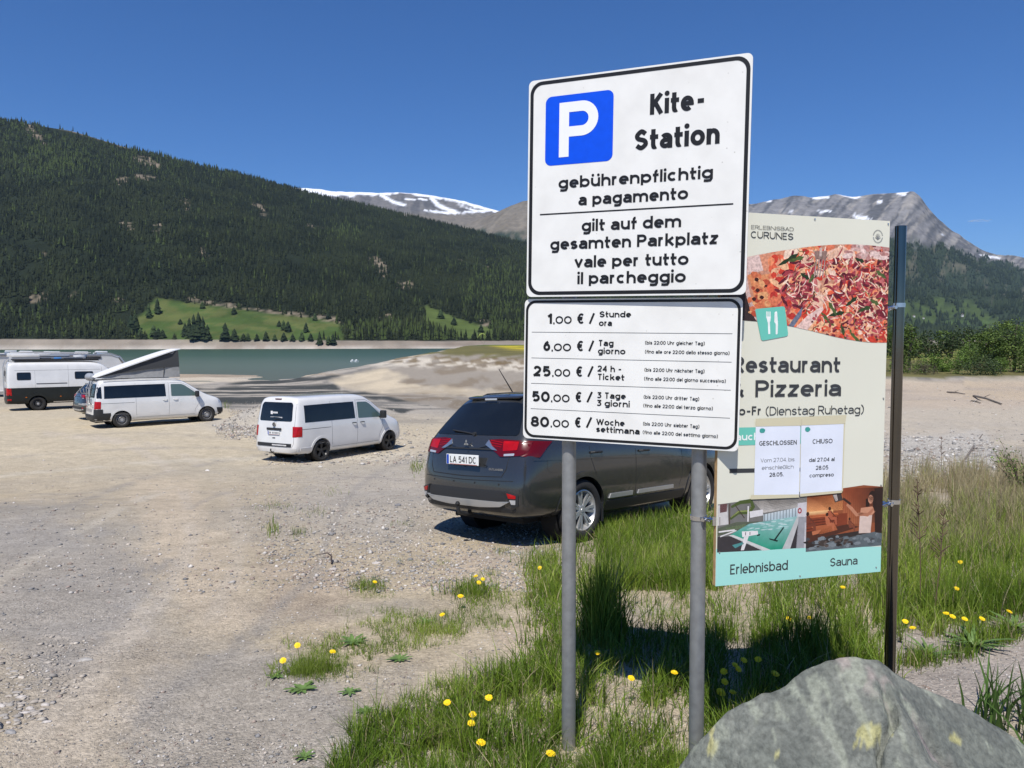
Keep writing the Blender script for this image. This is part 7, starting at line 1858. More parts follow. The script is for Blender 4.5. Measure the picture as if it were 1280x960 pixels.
for i, (px, py, hp, wp) in enumerate(spots):
    p = surf(LM, px, py); h = hp * p.y / F; w = wp * p.y / F; v = i % 3 if hp < 20 else i % 2
    lab = ('dark conifer in the tight clump in the middle of the hillside meadow' if 228 < px < 264 and py > 415 else 'conifer in the row along the lake shore right of the clump' if px > 265 and py > 423 else 'conifer at the left end of the hillside meadow' if px < 215
           else 'conifer beside the small second meadow right of the big one' if px > 500 else 'conifer on the upper edge of the hillside meadow' if py < 405 else 'conifer in the small group on the open right part of the meadow')
    o = thing('conifer_tree', lab, 'conifer', p, (0, 0, i * 1.3), 'conifers round the hillside meadow')
    if v not in pro_me:
        c = np_mesh('crown', protos[v][0], protos[v][1], NEED, o, colors=protos[v][2]); t = MB().tube([(0, 0, -.08), (0, 0, .12), (0, 0, .8)], [.03, .026, .006], 6).build('trunk', TR, o); pro_me[v] = (c, t)
    else:
        for src in pro_me[v]: d = src.copy(); C.objects.link(d); d.parent = o
    for ch in o.children: ch.scale = (w * 1.5, w * 1.5, h)
# far village specks
def house(px, py, s, label):
    p = surf(RM, px, py); o = thing('far_house', label, 'house', p, (0, 0, .4), 'houses on the far green hillside')
    MB().box((0, 0, s * .3), (s, s * .8, s * .9)).build('wall', mat('house_plaster', (.70, .69, .66), .8), o)
    MB().prism([(-s * .6, s * .72), (s * .6, s * .72), (0, s * 1.15)], -s * .48, s * .48, 'XZ').build('roof', mat('house_roof', (.17, .13, .11), .8), o)
for px, py, s in ((1134, 385, 13), (1136, 391, 16), (1145, 394, 14), (1143, 397, 12), (1149, 395, 12), (1154, 402, 10), (1204, 395, 20), (1148, 425, 13), (1242, 430, 10)): house(px, py, s * .55, 'tiny pale house with dark roof among those on the far hillside')
# kite low over the flowering terrace
k = thing('kite', 'small yellow-green arc kite low over the flowering terrace', 'kite', at(603, 424, 330), (0, 0, .2))
ar = [(math.cos(math.radians(a)) * 2.0 * (1 if a < 90 else 1), math.sin(math.radians(a)) * 2.4) for a in range(20, 171, 15)]
vs = []; 
for i, (a, b) in enumerate(ar):
    w = .75 * math.sin(math.pi * (i + .6) / (len(ar) + .2)) + .1
    vs += [(a, -w / 2, b), (a, 0, b + .12), (a, w / 2, b)]
mesh_obj('canopy', vs, [(i * 3 + j, i * 3 + j + 1, i * 3 + j + 4, i * 3 + j + 3) for i in range(len(ar) - 1) for j in range(2)], mat('kite_cloth', (.55, .62, .12), .6), k, smooth=True)
MB().tube([(ar[0][0], 0, ar[0][1]), (.6, 0, -2.2)], .02, 4).build('line', PLAST, k); MB().tube([(ar[-1][0], 0, ar[-1][1]), (.6, 0, -2.2)], .02, 4).build('line', PLAST, k)
# two small white boats on the lake
def boat(px, L_, label):
    Y = 7.5 * 1 / math.tan(math.atan((452 - 480) / F) + PITCH); p = at(px, 452, Y); p.z = WATER_Z
    o = thing('small_boat', label, 'boat', p, (0, 0, .2), 'white boats on the lake')
    hull = []; fs = []
    for i in range(7):
        t = i / 6; x = (t - .5) * L_; w = .45 * math.sin(math.pi * min(1, .25 + .75 * (1 - t))) ; w = max(w, .03)
        hull += [(x, 0, -.1), (x, -w, .62 + .25 * t), (x, w, .62 + .25 * t)]
    for i in range(6):
        a, b = i * 3, i * 3 + 3; fs += [(a, a + 1, b + 1, b), (a, b, b + 2, a + 2), (a + 1, a + 2, b + 2, b + 1)]
    fs.append((0, 2, 1)); mesh_obj('hull', hull, fs, mat('boat_white', (.8, .8, .8), .4), o)
    MB().box((-.2, 0, .85), (.7, .5, .4)).build('cabin', mat('boat_white', (.8, .8, .8), .4), o, bevel=.1)
boat(441, 1.9, 'left of two tiny white boats out on the lake'); boat(446, 1.5, 'right of two tiny white boats out on the lake')
# small wisp of cloud
def cloud(px, py, Y, w, h, n, seed, label):
    rs = np.random.default_rng(seed); o = at(px, py, Y); mb = bmesh.new()
    for k in range(n):
        t = rs.uniform(-1, 1); r = h * rs.uniform(.25, .55) * (1 - .6 * abs(t))
        M = Matrix.Translation((t * w / 2, rs.normal(0, w * .08), rs.normal(0, h * .16) + t * h * .06)) @ Matrix.Diagonal((r * 2.6, r * 1.6, r * .8, 1))
        bmesh.ops.create_icosphere(mb, subdivisions=2, radius=1, matrix=M)
    me = bpy.data.meshes.new('cloud'); mb.to_mesh(me); mb.free()
    m = MATS.get('cloud_vapour')
    if not m:
        m = bpy.data.materials.new('cloud_vapour'); m.use_nodes = True; N, L = m.node_tree.nodes, m.node_tree.links; N.clear()
        out = N.new('ShaderNodeOutputMaterial'); d_ = N.new('ShaderNodeBsdfTranslucent'); d_.inputs['Color'].default_value = (.9, .9, .9, 1); e_ = N.new('ShaderNodeBsdfDiffuse'); e_.inputs['Color'].default_value = (.9, .9, .9, 1)
        t_ = N.new('ShaderNodeBsdfTransparent'); m1 = N.new('ShaderNodeMixShader'); m1.inputs[0].default_value = .5; m2 = N.new('ShaderNodeMixShader'); m2.inputs[0].default_value = .10
        L.new(d_.outputs[0], m1.inputs[1]); L.new(e_.outputs[0], m1.inputs[2]); L.new(t_.outputs[0], m2.inputs[1]); L.new(m1.outputs[0], m2.inputs[2]); L.new(m2.outputs[0], out.inputs['Surface']); MATS['cloud_vapour'] = m
    me.materials.append(m); ob = bpy.data.objects.new('cloud', me); ob.location = o; link(ob); meta(ob, label, 'cloud')
cloud(1227, 277, 25500, 720, 150, 9, 3, 'tiny pale wisp of cloud above the right hand ridge')
# ================================================================ FOREGROUND
def ground_from_px(px, py, it=14):
    """vectorised: photo pixel -> ground point"""
    a = (px - 640) / F; b = (480 - py) / F
    ry = cp + b * sp; rx = a / ry; rz = (-sp + b * cp) / ry
    Y = -1.8 / np.minimum(rz, -.02)
    for _ in range(it): Y = .5 * Y + .5 * (ground_rel(rx * Y, Y) / np.minimum(rz, -.02))
    X = rx * Y
    return X, Y, ground_rel(X, Y) + CZ
# ---- boulder
def boulder():
    tab = [(700, 1100), (790, 1015), (835, 968), (867, 932), (885, 912), (905, 893), (925, 878), (950, 869), (975, 862), (1000, 848), (1040, 830), (1065, 823), (1090, 826), (1110, 843), (1140, 861), (1200, 886), (1245, 911), (1280, 936), (1330, 975), (1420, 1080)]
    Yc0 = 2.55
    xs = np.array([(x - 640) / F * Yc0 * 1.04 for x, y in tab]); zs = np.array([-Yc0 * math.tan(math.atan((y - 480) / F) + PITCH) for x, y in tab])
    nx, ny = 300, 240
    X = np.linspace(.30, 2.75, nx); Yv = np.linspace(1.0, 3.25, ny); XX, YY = np.meshgrid(X, Yv)
    crest = np.interp(XX, xs, zs) ; Yc = Yc0 + .10 * (fbm(XX * 2.2, XX * 0, 3) - .5) 
    df = Yc - YY
    front = crest - np.where(df > 0, .58 * df + .18 * df * df, 0) - np.where(df < 0, 1.5 * (-df) ** 1.05, 0)
    # facets: a cleft running down to the right, slanting strata on the left flank
    s = XX * .62 + YY * .78
    strata = np.abs(((s * 9 + 1.6 * fbm(XX * 2.5, YY * 2.5, 3)) % 1) - .5)
    left = ss(1.45, 1.0, XX)
    Z = front + (strata - .25) * .022 * (.25 + .75 * left) + (fbm(XX * 2.4, YY * 2.4, 5) - .5) * .13 * ss(.02, .40, df) + (fbm(XX * 9, YY * 9, 4) - .5) * (.018 + .03 * ss(0, .3, df)) + (np.abs(fbm(XX * 5 + 4, YY * 5, 3) - .5) - .08) * -.16 * ss(.05, .35, df)
    xr = 1.19 + (2.55 - YY) * .42 + .03 * (fbm(YY * 4, YY * 0, 2) - .5); Z -= (.24 * np.maximum(XX - xr, 0) * (XX - xr < .5) + .12 * (XX - xr >= .5) + .05 * np.abs(XX - xr)) * ss(0, .45, df)
    cl = np.exp(-((XX - (1.27 + (2.5 - YY) * .75)) / .02) ** 2) * ss(0.05, .25, df) * ss(.7, .45, df); Z -= .05 * cl
    fac = np.abs(fbm(XX * 3.1 + 5, YY * 3.1, 2) - .5); Z -= .06 * ss(.06, 0, fac) * ss(0, .2, df)
    g = ground_rel(XX, YY) - .12
    Z = np.maximum(Z, g) + CZ
    # lichen and mineral patches carried as colour
    base = np.zeros(XX.shape + (3,)) + (.128, .137, .118)
    px, py = proj(XX, YY, Z)
    n = fbm(XX * 5, YY * 5, 5); n2 = fbm(XX * 14 + 3, YY * 14, 4); n3 = fbm(XX * 1.6, YY * 1.6 + 7, 3); n4 = fbm(XX * 34, YY * 34, 3)
    base = blend(base, (.165, .172, .148), ss(.42, .62, n)); base = blend(base, (.090, .097, .088), ss(.52, .60, n2) * .55)
    base = blend(base, (.25, .265, .225), ss(.55, .60, fbm(XX * 5 + YY * 13, YY * 3 - XX * 3, 5)) * ss(.42, .56, fbm(XX * 3, YY * 3 + 4, 3)) * .22)
    base = blend(base, (.20, .23, .19), ss(.5, .6, n3) * .5)
    ye = np.zeros(XX.shape)
    for cx, cy, rx_, ry_ in ((1084, 916, 16, 8), (1064, 932, 15, 6), (889, 916, 3.5, 16), (1196, 925, 5, 4), (975, 944, 9, 3)):
        ye = np.maximum(ye, ss(1.12, .95, np.hypot((px - cx) / rx_, (py - cy) / ry_) + (n2 - .5) * 3.2 + (n4 - .5) * 2.6))
    base = base * (1 + (np.abs(((s * 26 + 5 * fbm(XX * 5, YY * 5, 4)) % 1) - .5) - .25)[..., None] * .5 * left[..., None])
    base = blend(base, (.36, .34, .15), ye * .8)
    base = blend(base, (.30, .32, .25), ss(.60, .66, fbm(XX * 22, YY * 9 + XX * 6, 4)) * .45)
    base = blend(base, (.28, .24, .22), ss(.07, .02, np.abs(XX - (1.20 + (2.55 - YY) * .70) + (n - .5) * .3)) * ss(.5, .6, n2) * .8)
    i = np.arange(nx * ny).reshape(ny, nx); q = np.stack([i[:-1, :-1], i[:-1, 1:], i[1:, 1:], i[1:, :-1]], -1).reshape(-1, 4)
    keep = (Z.ravel()[q] > (g.ravel()[q] + CZ + .002)).any(1); q = q[keep]
    used = np.unique(q); rem = -np.ones(nx * ny, int); rem[used] = np.arange(len(used))
    V = np.stack([XX, YY, Z], -1).reshape(-1, 3)[used]; cc = base.reshape(-1, 3)[used]
    # underside so that it is a closed stone
    c0 = Vector((1.5, 2.2, float(gz(1.5, 2.2)) - .1))
    V = V - np.array(c0)
    o = np_mesh('boulder', V, rem[q], mat('boulder_stone', attr='col', rough=.75, spec=.35, noise=(60, .26), bump=(38, 1.0, .012)), smooth=True, colors=cc, nper=4)
    o.location = c0; meta(o, 'large grey-green boulder with yellow lichen in the bottom right corner', 'boulder')
boulder()

# ---- loose stones, all lying on the ground
def stones(name, n, box, dens, size, cols, seed, m, flat=.55):
    r = np.random.default_rng(seed)
    px = r.uniform(box[0], box[2], n); py = r.uniform(box[1], box[3], n)
    k = r.random(n) < dens(px, py); px, py = px[k], py[k]; n = len(px)
    X, Y, Z = ground_from_px(px, py)
    s = size[0] * np.exp(np.abs(r.normal(0, size[1], n))); s = np.minimum(s, size[2])
    base = np.array([(1, 0, 0), (.3, .95, 0), (-.8, .6, 0), (-.8, -.6, 0), (.3, -.95, 0), (.2, .1, 1), (-.35, -.2, .85), (0, 0, -.6)])
    Fb = np.array([(0, 1, 5), (1, 2, 5), (2, 6, 5), (2, 3, 6), (3, 4, 6), (4, 5, 6), (4, 0, 5), (1, 0, 7), (2, 1, 7), (3, 2, 7), (4, 3, 7), (0, 4, 7)])
    V = base[None] * r.uniform(.6, 1.35, (n, 8, 3)); a = r.uniform(0, 6.28, n); ca, sa = np.cos(a)[:, None], np.sin(a)[:, None]
    V[:, :, 2] *= flat * r.uniform(.5, 1.3, n)[:, None]; V[:, :, 1] *= r.uniform(.6, 1.1, n)[:, None]
    Vx = V[:, :, 0] * ca - V[:, :, 1] * sa; Vy = V[:, :, 0] * sa + V[:, :, 1] * ca
    V = np.stack([Vx, Vy, V[:, :, 2]], -1) * s[:, None, None]; V += np.stack([X, Y, Z + s * .12], -1)[:, None]
    c = np.array(cols)[r.integers(0, len(cols), n)] * r.uniform(.75, 1.25, (n, 1))
    o = np_mesh(name, V.reshape(-1, 3), (np.arange(n)[:, None, None] * 8 + Fb[None]).reshape(-1, 3), m, colors=np.repeat(c, 8, 0))
    meta(o, kind='stuff'); return o
STM = mat('loose_stone', attr='col', rough=.85, spec=.25)
SC = [(.26, .25, .235), (.36, .33, .29), (.43, .38, .32), (.20, .195, .19), (.50, .47, .43), (.30, .24, .20)]
def dens_near(px, py):
    q = .35 + .65 * ss(.42, .62, fbm(px / 70, py / 45, 4))
    q = q * (1 - .75 * pm(px, py, [(190, 800), (250, 760), (330, 790), (330, 850), (200, 900), (60, 985), (-60, 1000), (60, 870)], 30, 30))
    return q
stones('gravel', 40000, (-150, 700, 1400, 1080), dens_near, (.0032, .55, .016), SC, 21, STM)
stones('gravel', 20000, (-100, 570, 720, 740), lambda px, py: .15 + .85 * pm(px, py, [(300, 600), (400, 575), (540, 560), (700, 640), (700, 760), (560, 740), (420, 740), (330, 700)], 14, 20), (.009, .5, .04), SC, 22, STM)
stones('gravel', 700, (-80, 780, 130, 930), lambda px, py: pm(px, py, [(-100, 840), (20, 800), (110, 790), (100, 860), (40, 900), (-100, 990)], 10, 20), (.007, .6, .03), [(.36, .32, .27), (.42, .37, .31), (.29, .265, .235), (.48, .43, .36)], 23, STM, .30)
stones('gravel', 9000, (330, 480, 700, 580), lambda px, py: .5 + 0 * px, (.02, .6, .10), SC, 24, STM)
stones('gravel', 9000, (1100, 480, 1330, 620), lambda px, py: .15 + .8 * pm(px, py, [(1100, 545), (1240, 545), (1250, 600), (1100, 600)], 8, 14) + .5 * pm(px, py, [(1100, 478), (1300, 478), (1300, 510), (1100, 500)], 4, 6), (.018, .6, .12), SC + [(.55, .53, .5)], 25, STM)
stones('rubble', 9000, (255, 498, 360, 556), lambda px, py: pm(px, py, [(272, 542), (290, 515), (306, 502), (322, 508), (340, 530), (345, 545), (310, 548)], 5, 14, 16), (.016, .55, .075), SC, 26, STM, .8)
# larger single stones that the photo shows one by one
def stone(px, py, wpx, hh, c, seed, label, group=None):
    X, Y, Z = (float(v[0]) for v in ground_from_px(np.array([px], float), np.array([py], float))); r = np.random.default_rng(seed); s = wpx * Y / F / 2
    bm = bmesh.new(); bmesh.ops.create_icosphere(bm, subdivisions=2, radius=1)
    for v in bm.verts:
        d = 1 + .35 * (float(fbm(np.array(v.co.x * 1.3 + seed), np.array(v.co.y * 1.3 + v.co.z), 2)) - .5) * 2; v.co = Vector((v.co.x * d * s, v.co.y * d * s * .6, max(v.co.z, -.4) * d * s * hh))
    me = bpy.data.meshes.new('stone'); bm.to_mesh(me); bm.free(); me.materials.append(mat('stone_%d' % (int(c[0] * 100)), c, .85, noise=(40, .25), bump=(60, .4, .003)))
    o = bpy.data.objects.new('stone', me); o.location = (X, Y, Z + s * hh * .15); o.rotation_euler = (0, 0, r.uniform(-.5, .5)); link(o); meta(o, label, 'stone', group)
stone(105, 824, 20, .30, (.36, .34, .31), 1, 'flat pale stone alone on the track in the left foreground')
stone(12, 914, 17, .45, (.27, .26, .25), 2, 'dark-edged stone by the left edge near the bottom')
stone(26, 846, 11, .5, (.50, .45, .38), 3, 'pale tan stone in the stony strip by the left edge')
stone(416, 712, 11, .5, (.44, .40, .36), 4, 'pale stone on the bare ground left of the short grass')
stone(470, 704, 12, .35, (.46, .42, .38), 5, 'flat pale stone on the bare ground behind the grass patch')
stone(259, 587, 6, .5, (.68, .66, .62), 6, 'single white stone out on the gravel lot')
stone(497, 632, 8, .7, (.20, .20, .21), 7, 'dark stone in front of the dark car')
stone(400, 583, 6, .6, (.55, .52, .47), 8, 'pale stone beside the rear wheel track of the white van')
stone(640, 690, 9, .5, (.45, .41, .36), 9, 'pale stone on the ground behind the dark car')
for i in range(26):
    r_ = random.Random(i); stone(r_.uniform(-6, 62), r_.uniform(826, 905), r_.uniform(7, 13), r_.uniform(.25, .5), [(.38, .34, .29), (.31, .285, .255), (.46, .41, .35)][i % 3], 40 + i, 'flat angular stone in the stony strip along the left edge', 'angular stones along the left edge')

# ---- grass
GRASS = mat('grass_blade', attr='col', rough=.5, spec=.25)
_n, _l = GRASS.node_tree.nodes, GRASS.node_tree.links       # thin leaves let some light through
_t = _n.new('ShaderNodeBsdfTranslucent'); _m = _n.new('ShaderNodeMixShader'); _m.inputs[0].default_value = .24
_l.new(_n['Attribute'].outputs['Color'], _t.inputs['Color']); _l.new(_n['Principled BSDF'].outputs[0], _m.inputs[1]); _l.new(_t.outputs[0], _m.inputs[2]); _l.new(_m.outputs[0], _n['Material Output'].inputs['Surface'])
def blades(name, px, py, h, w, cols, seed, lean=.35, nseg=3, Xg=None, spread=1.0):
    r = np.random.default_rng(seed)
    if Xg is None: X, Y, Z = ground_from_px(px, py)
    else: X, Y = Xg; Z = gz(X, Y)
    n = len(X); a = r.uniform(0, 2 * np.pi, n); ln = np.abs(r.normal(0, lean, n)) * spread
    dx, dy = np.cos(a), np.sin(a); f = r.uniform(0, 2 * np.pi, n); wx, wy = np.cos(f), np.sin(f)
    per = 2 * nseg + 1; V = np.zeros((n, per, 3))
    for i in range(nseg):
        t = i / nseg; b = ln * t ** 1.8 * h; z = h * t * (1 - .18 * ln * t); ww = w * (1 - .75 * t ** 1.5) / 2
        for j, sgn in enumerate((-1, 1)):
            V[:, 2 * i + j, 0] = X + dx * b + wx * ww * sgn; V[:, 2 * i + j, 1] = Y + dy * b + wy * ww * sgn; V[:, 2 * i + j, 2] = Z + z - .005
    V[:, -1, 0] = X + dx * ln * h; V[:, -1, 1] = Y + dy * ln * h; V[:, -1, 2] = Z + h * (1 - .18 * ln)
    fb = []
    for i in range(nseg - 1): fb += [(2 * i, 2 * i + 1, 2 * i + 3), (2 * i, 2 * i + 3, 2 * i + 2)]
    fb.append((2 * nseg - 2, 2 * nseg - 1, 2 * nseg)); fb = np.array(fb)
    c = cols(X, Y, r, n) * r.uniform(.75, 1.25, (n, 1)); cc = np.repeat(c[:, None], per, 1)
    cc[:, :2] = cc[:, :2] * .8 + np.array((.14, .13, .06)) * .2
    o = np_mesh(name, V.reshape(-1, 3), (np.arange(n)[:, None, None] * per + fb[None]).reshape(-1, 3), GRASS, colors=cc.reshape(-1, 3))
    meta(o, kind='stuff'); return o
greens = np.array([(.095, .160, .016), (.155, .235, .026), (.225, .305, .042), (.30, .37, .066), (.36, .385, .13)])
straw = np.array([(.34, .29, .16), (.42, .36, .21), (.27, .22, .13)])
def gcol(strawp=.06):
    def f(X, Y, r, n):
        t = np.clip((fbm(X * 2.3, Y * 2.3, 3) - .25) * 2 * 4 * .6 + r.normal(0, .9, n), 0, 3.99).astype(int)
        c = greens[t]; s = r.random(n) < strawp
        return np.where(s[:, None], straw[r.integers(0, 3, n)], c)
    return f
def sample(n, box, dens, seed):
    r = np.random.default_rng(seed); px = r.uniform(box[0], box[2], n); py = r.uniform(box[1], box[3], n); d = dens(px, py); k = r.random(n) < d
    return px[k], py[k], r
A_ = [(380, 1100), (405, 975), (440, 925), (478, 898), (540, 892), (580, 868), (612, 850), (640, 830), (655, 800), (648, 770), (660, 735), (690, 700), (705, 678), (760, 662), (800, 655), (860, 648), (900, 660), (1110, 640), (1400, 600), (1400, 752), (1240, 768), (1215, 800), (1180, 806), (1150, 792), (1125, 800), (1128, 852), (1060, 880), (1000, 1100)]
GAPS = [[(742, 842), (800, 832), (812, 858), (790, 892), (745, 880)], [(700, 764), (800, 758), (900, 768), (960, 780), (900, 792), (790, 786), (716, 784)], [(1128, 808), (1290, 790), (1290, 880), (1160, 870)], [(596, 800), (640, 790), (640, 830), (600, 850)]]
def dA(px, py):
    d = pm(px, py, A_, 9, 26, 30)
    for g in GAPS: d = d * (1 - .88 * pm(px, py, g, 9, 14, 20))
    d = d * (.12 + .88 * ss(.38, .52, fbm(px / 34, py / 22, 4)))
    return d
px, py, r = sample(120000, (370, 640, 1420, 1120), dA, 31)
_sh = 1 - .62 * np.maximum(np.exp(-((px - 708) / 30) ** 2 - ((py - 962) / 34) ** 2), np.exp(-((px - 866) / 30) ** 2 - ((py - 945) / 34) ** 2))
hh = _sh * (.085 + .15 * fbm(px / 50, py / 35, 3) ** 1.2) * r.uniform(.45, 1.35, len(px)) * (1 + .5 * ss(720, 660, py) * (px < 900)) * (1 - .35 * ss(600, 480, px))
blades('grass', px, py, hh, r.uniform(.0022, .0058, len(px)) * np.interp(py, [640, 760, 960], [2.2, 1.4, 1.25]), gcol(.09), 32, lean=.6)
# clumps of longer, lusher blades
px, py, r = sample(22000, (430, 700, 1300, 1020), lambda a, b: dA(a, b) * ss(.55, .66, fbm(a / 26, b / 18, 3)), 33)
_sh = 1 - .62 * np.maximum(np.exp(-((px - 708) / 30) ** 2 - ((py - 962) / 34) ** 2), np.exp(-((px - 866) / 30) ** 2 - ((py - 945) / 34) ** 2))
blades('grass', px, py, _sh * r.uniform(.12, .26, len(px)), r.uniform(.0035, .0075, len(px)), gcol(.03), 34, lean=.65)
B_ = [(335, 850), (352, 812), (400, 800), (440, 778), (490, 762), (540, 770), (600, 738), (652, 742), (655, 780), (600, 792), (550, 806), (500, 820), (470, 838), (430, 842), (395, 852)]
px, py, r = sample(34000, (320, 700, 680, 880), lambda a, b: pm(a, b, B_, 8, 18, 22) * ss(.40, .56, fbm(a / 18, b / 10, 3)), 35)
blades('grass', px, py, r.uniform(.02, .07, len(px)), r.uniform(.002, .0042, len(px)), gcol(.05), 36, lean=.7)
D_ = [(480, 890), (560, 850), (640, 840), (640, 900), (520, 930)]
px, py, r = sample(9000, (460, 830, 680, 960), lambda a, b: pm(a, b, D_, 10, 18, 22) * ss(.45, .58, fbm(a / 16, b / 10, 3)), 37)
blades('grass', px, py, r.uniform(.04, .12, len(px)), r.uniform(.0025, .0045, len(px)), gcol(.12), 38, lean=.8)
# thin scattered weeds on the stony hump and round the cars
SPR = [(343, 632, 24, 7, 170, .06), (340, 662, 9, 9, 90, .11), (372, 666, 12, 7, 90, .08), (393, 640, 18, 6, 90, .06), (460, 735, 22, 7, 420, .08), (468, 745, 26, 4, 200, .03), (415, 612, 14, 6, 60, .08), (590, 742, 30, 10, 700, .11), (540, 790, 40, 8, 700, .06), (520, 585, 10, 8, 90, .20), (628, 690, 12, 6, 160, .05), (672, 712, 20, 20, 700, .12), (690, 740, 14, 20, 500, .14), (505, 655, 20, 4, 80, .05), (415, 848, 30, 5, 120, .03), (430, 765, 22, 6, 120, .03), (345, 700, 30, 6, 90, .025), (350, 728, 26, 6, 60, .02), (500, 915, 30, 10, 300, .05), (560, 930, 30, 10, 600, .10), (378, 940, 12, 7, 60, .03), (455, 900, 24, 8, 200, .04), (500, 700, 16, 4, 60, .03), (555, 705, 16, 4, 70, .03), (612, 718, 14, 5, 120, .05), (760, 832, 16, 5, 90, .06), (836, 772, 30, 5, 200, .06), (1200, 822, 26, 8, 260, .10), (1255, 800, 22, 8, 400, .12), (1150, 830, 24, 8, 420, .10), (110, 480, 1, 1, 1, .1), (300, 540, 22, 4, 30, .12), (282, 505, 6, 3, 120, .35)]
PXs, PYs, Hs = [], [], []
r = np.random.default_rng(41)
for x, y, rx_, ry_, n_, h_ in SPR:
    PXs.append(r.normal(x, rx_ * .55, n_)); PYs.append(r.normal(y, ry_ * .55, n_)); Hs.append(h_ * r.uniform(.4, 1.3, n_))
PXs, PYs, Hs = map(np.concatenate, (PXs, PYs, Hs))
blades('weeds', PXs, PYs, Hs, np.clip(Hs * .035, .0018, .006) * np.interp(PYs, [540, 700, 960], [2.6, 1.5, 1]), gcol(.15), 42, lean=.55)
# tall dark tufts standing in the signs' shadow, fine yellow-green tuft at the left
for i, (x, y, rx_, n_, h_, w_) in enumerate([(752, 806, .085, 520, .58, .0075), (735, 800, .05, 180, .44, .006), (772, 800, .05, 160, .36, .006), (1008, 818, .14, 420, .36, .006), (960, 812, .10, 200, .26, .005), (1060, 812, .10, 200, .24, .005), (382, 842, .085, 420, .15, .0022), (412, 838, .07, 200, .12, .0022), (1215, 805, .12, 260, .16, .006), (1190, 776, .16, 380, .30, .004), (1235, 760, .2, 380, .32, .004), (905, 800, .12, 220, .22, .005)]):
    g = gpt(x, y, 30); r = np.random.default_rng(60 + i); X = g.x + r.normal(0, rx_ * .6, n_); Y = g.y + r.normal(0, rx_ * .6, n_)
    blades('grass', None, None, h_ * r.uniform(.4, 1.1, n_), w_ * r.uniform(.6, 1.2, n_), gcol(.04) if i < 6 or i > 7 else (lambda X, Y, r, n: np.array([(.20, .27, .04)]) * r.uniform(.7, 1.2, (n, 1))), 80 + i, lean=.30, Xg=(X, Y), nseg=4)
# dry tall grass beyond, right
E_ = [(1090, 604), (1180, 590), (1400, 585), (1400, 680), (1240, 700), (1100, 710)]
px, py, r = sample(38000, (1090, 580, 1420, 720), lambda a, b: pm(a, b, E_, 10, 20, 24) * ss(.30, .5, fbm(a / 20, b / 12, 3)), 44)
blades('dry_grass', px, py, r.uniform(.18, .50, len(px)) * np.interp(py, [590, 700], [1.15, .7]), r.uniform(.004, .009, len(px)), lambda X, Y, r, n: np.where((r.random(n) < np.clip(1.0 - (12.5 - Y) * .10, .45, .95))[:, None], straw[r.integers(0, 3, n)] * 1.0, greens[r.integers(1, 5, n)]), 45, lean=.4)
px, py, r = sample(14000, (1090, 640, 1420, 780), lambda a, b: ss(.35, .55, fbm(a / 20, b / 12, 3)), 46)
blades('grass', px, py, r.uniform(.14, .34, len(px)), r.uniform(.004, .008, len(px)), gcol(.12), 47, lean=.4)
# right behind the dark car's wheel, sunlit grass
px, py, r = sample(14000, (745, 655, 900, 740), lambda a, b: .9 + 0 * a, 48)
blades('grass', px, py, r.uniform(.12, .26, len(px)), r.uniform(.004, .007, len(px)), gcol(.10), 49, lean=.4)

# ---- dandelions, each a thing
PET = mat('petal_yellow', (.86, .60, .006), .6, noise=(200, .12)); STG = mat('stem_green', (.16, .22, .06), .6)
def dandelion_parts(o, h, r_, tilt, seed):
    rs = random.Random(seed); bx, by = rs.uniform(-.02, .02), rs.uniform(-.02, .02)
    MB().tube([(bx, by, -h - .01), (bx * .3, by * .3, -h * .5), (0, 0, -.004)], [.0022, .002, .0018], 5).build('stem', STG, o)
    mb = MB(); R = Matrix.Rotation(tilt[0], 3, 'X') @ Matrix.Rotation(tilt[1], 3, 'Y')
    for ring, (rr, zz, n_) in enumerate(((1.0, .10, 22), (.78, .30, 18), (.5, .42, 12))):
        for k in range(n_):
            a = 2 * math.pi * (k + .5 * ring) / n_; q = rr * rs.uniform(.88, 1.08); d = Vector((math.cos(a), math.sin(a), 0)); t = Vector((-math.sin(a), math.cos(a), 0))
            p0 = d * .12 * r_; p1 = d * q * r_ * .7 + Vector((0, 0, zz * r_ * .8)); p2 = d * q * r_ + Vector((0, 0, zz * r_ * .75)); wv_ = r_ * .13
            mb.add([tuple(R @ v) for v in (p0 - t * wv_ * .5, p0 + t * wv_ * .5, p1 + t * wv_, p2 + t * wv_ * .7, p2 - t * wv_ * .7, p1 - t * wv_)], [(0, 1, 2, 5), (5, 2, 3, 4)])
    k = len(mb.v); mb.lathe([(.0, .35 * r_), (.32 * r_, .34 * r_), (.46 * r_, .12 * r_), (.47 * r_, 0)], 10, 'Z')
    for i in range(k, len(mb.v)): mb.v[i] = tuple(R @ Vector(mb.v[i]))
    mb.build('flower_head', PET, o)
    MB().lathe([(-.006, 0), (-.005, .004), (.002, .006), (.004, .004)], 8, 'Z').build('green_base', STG, o)
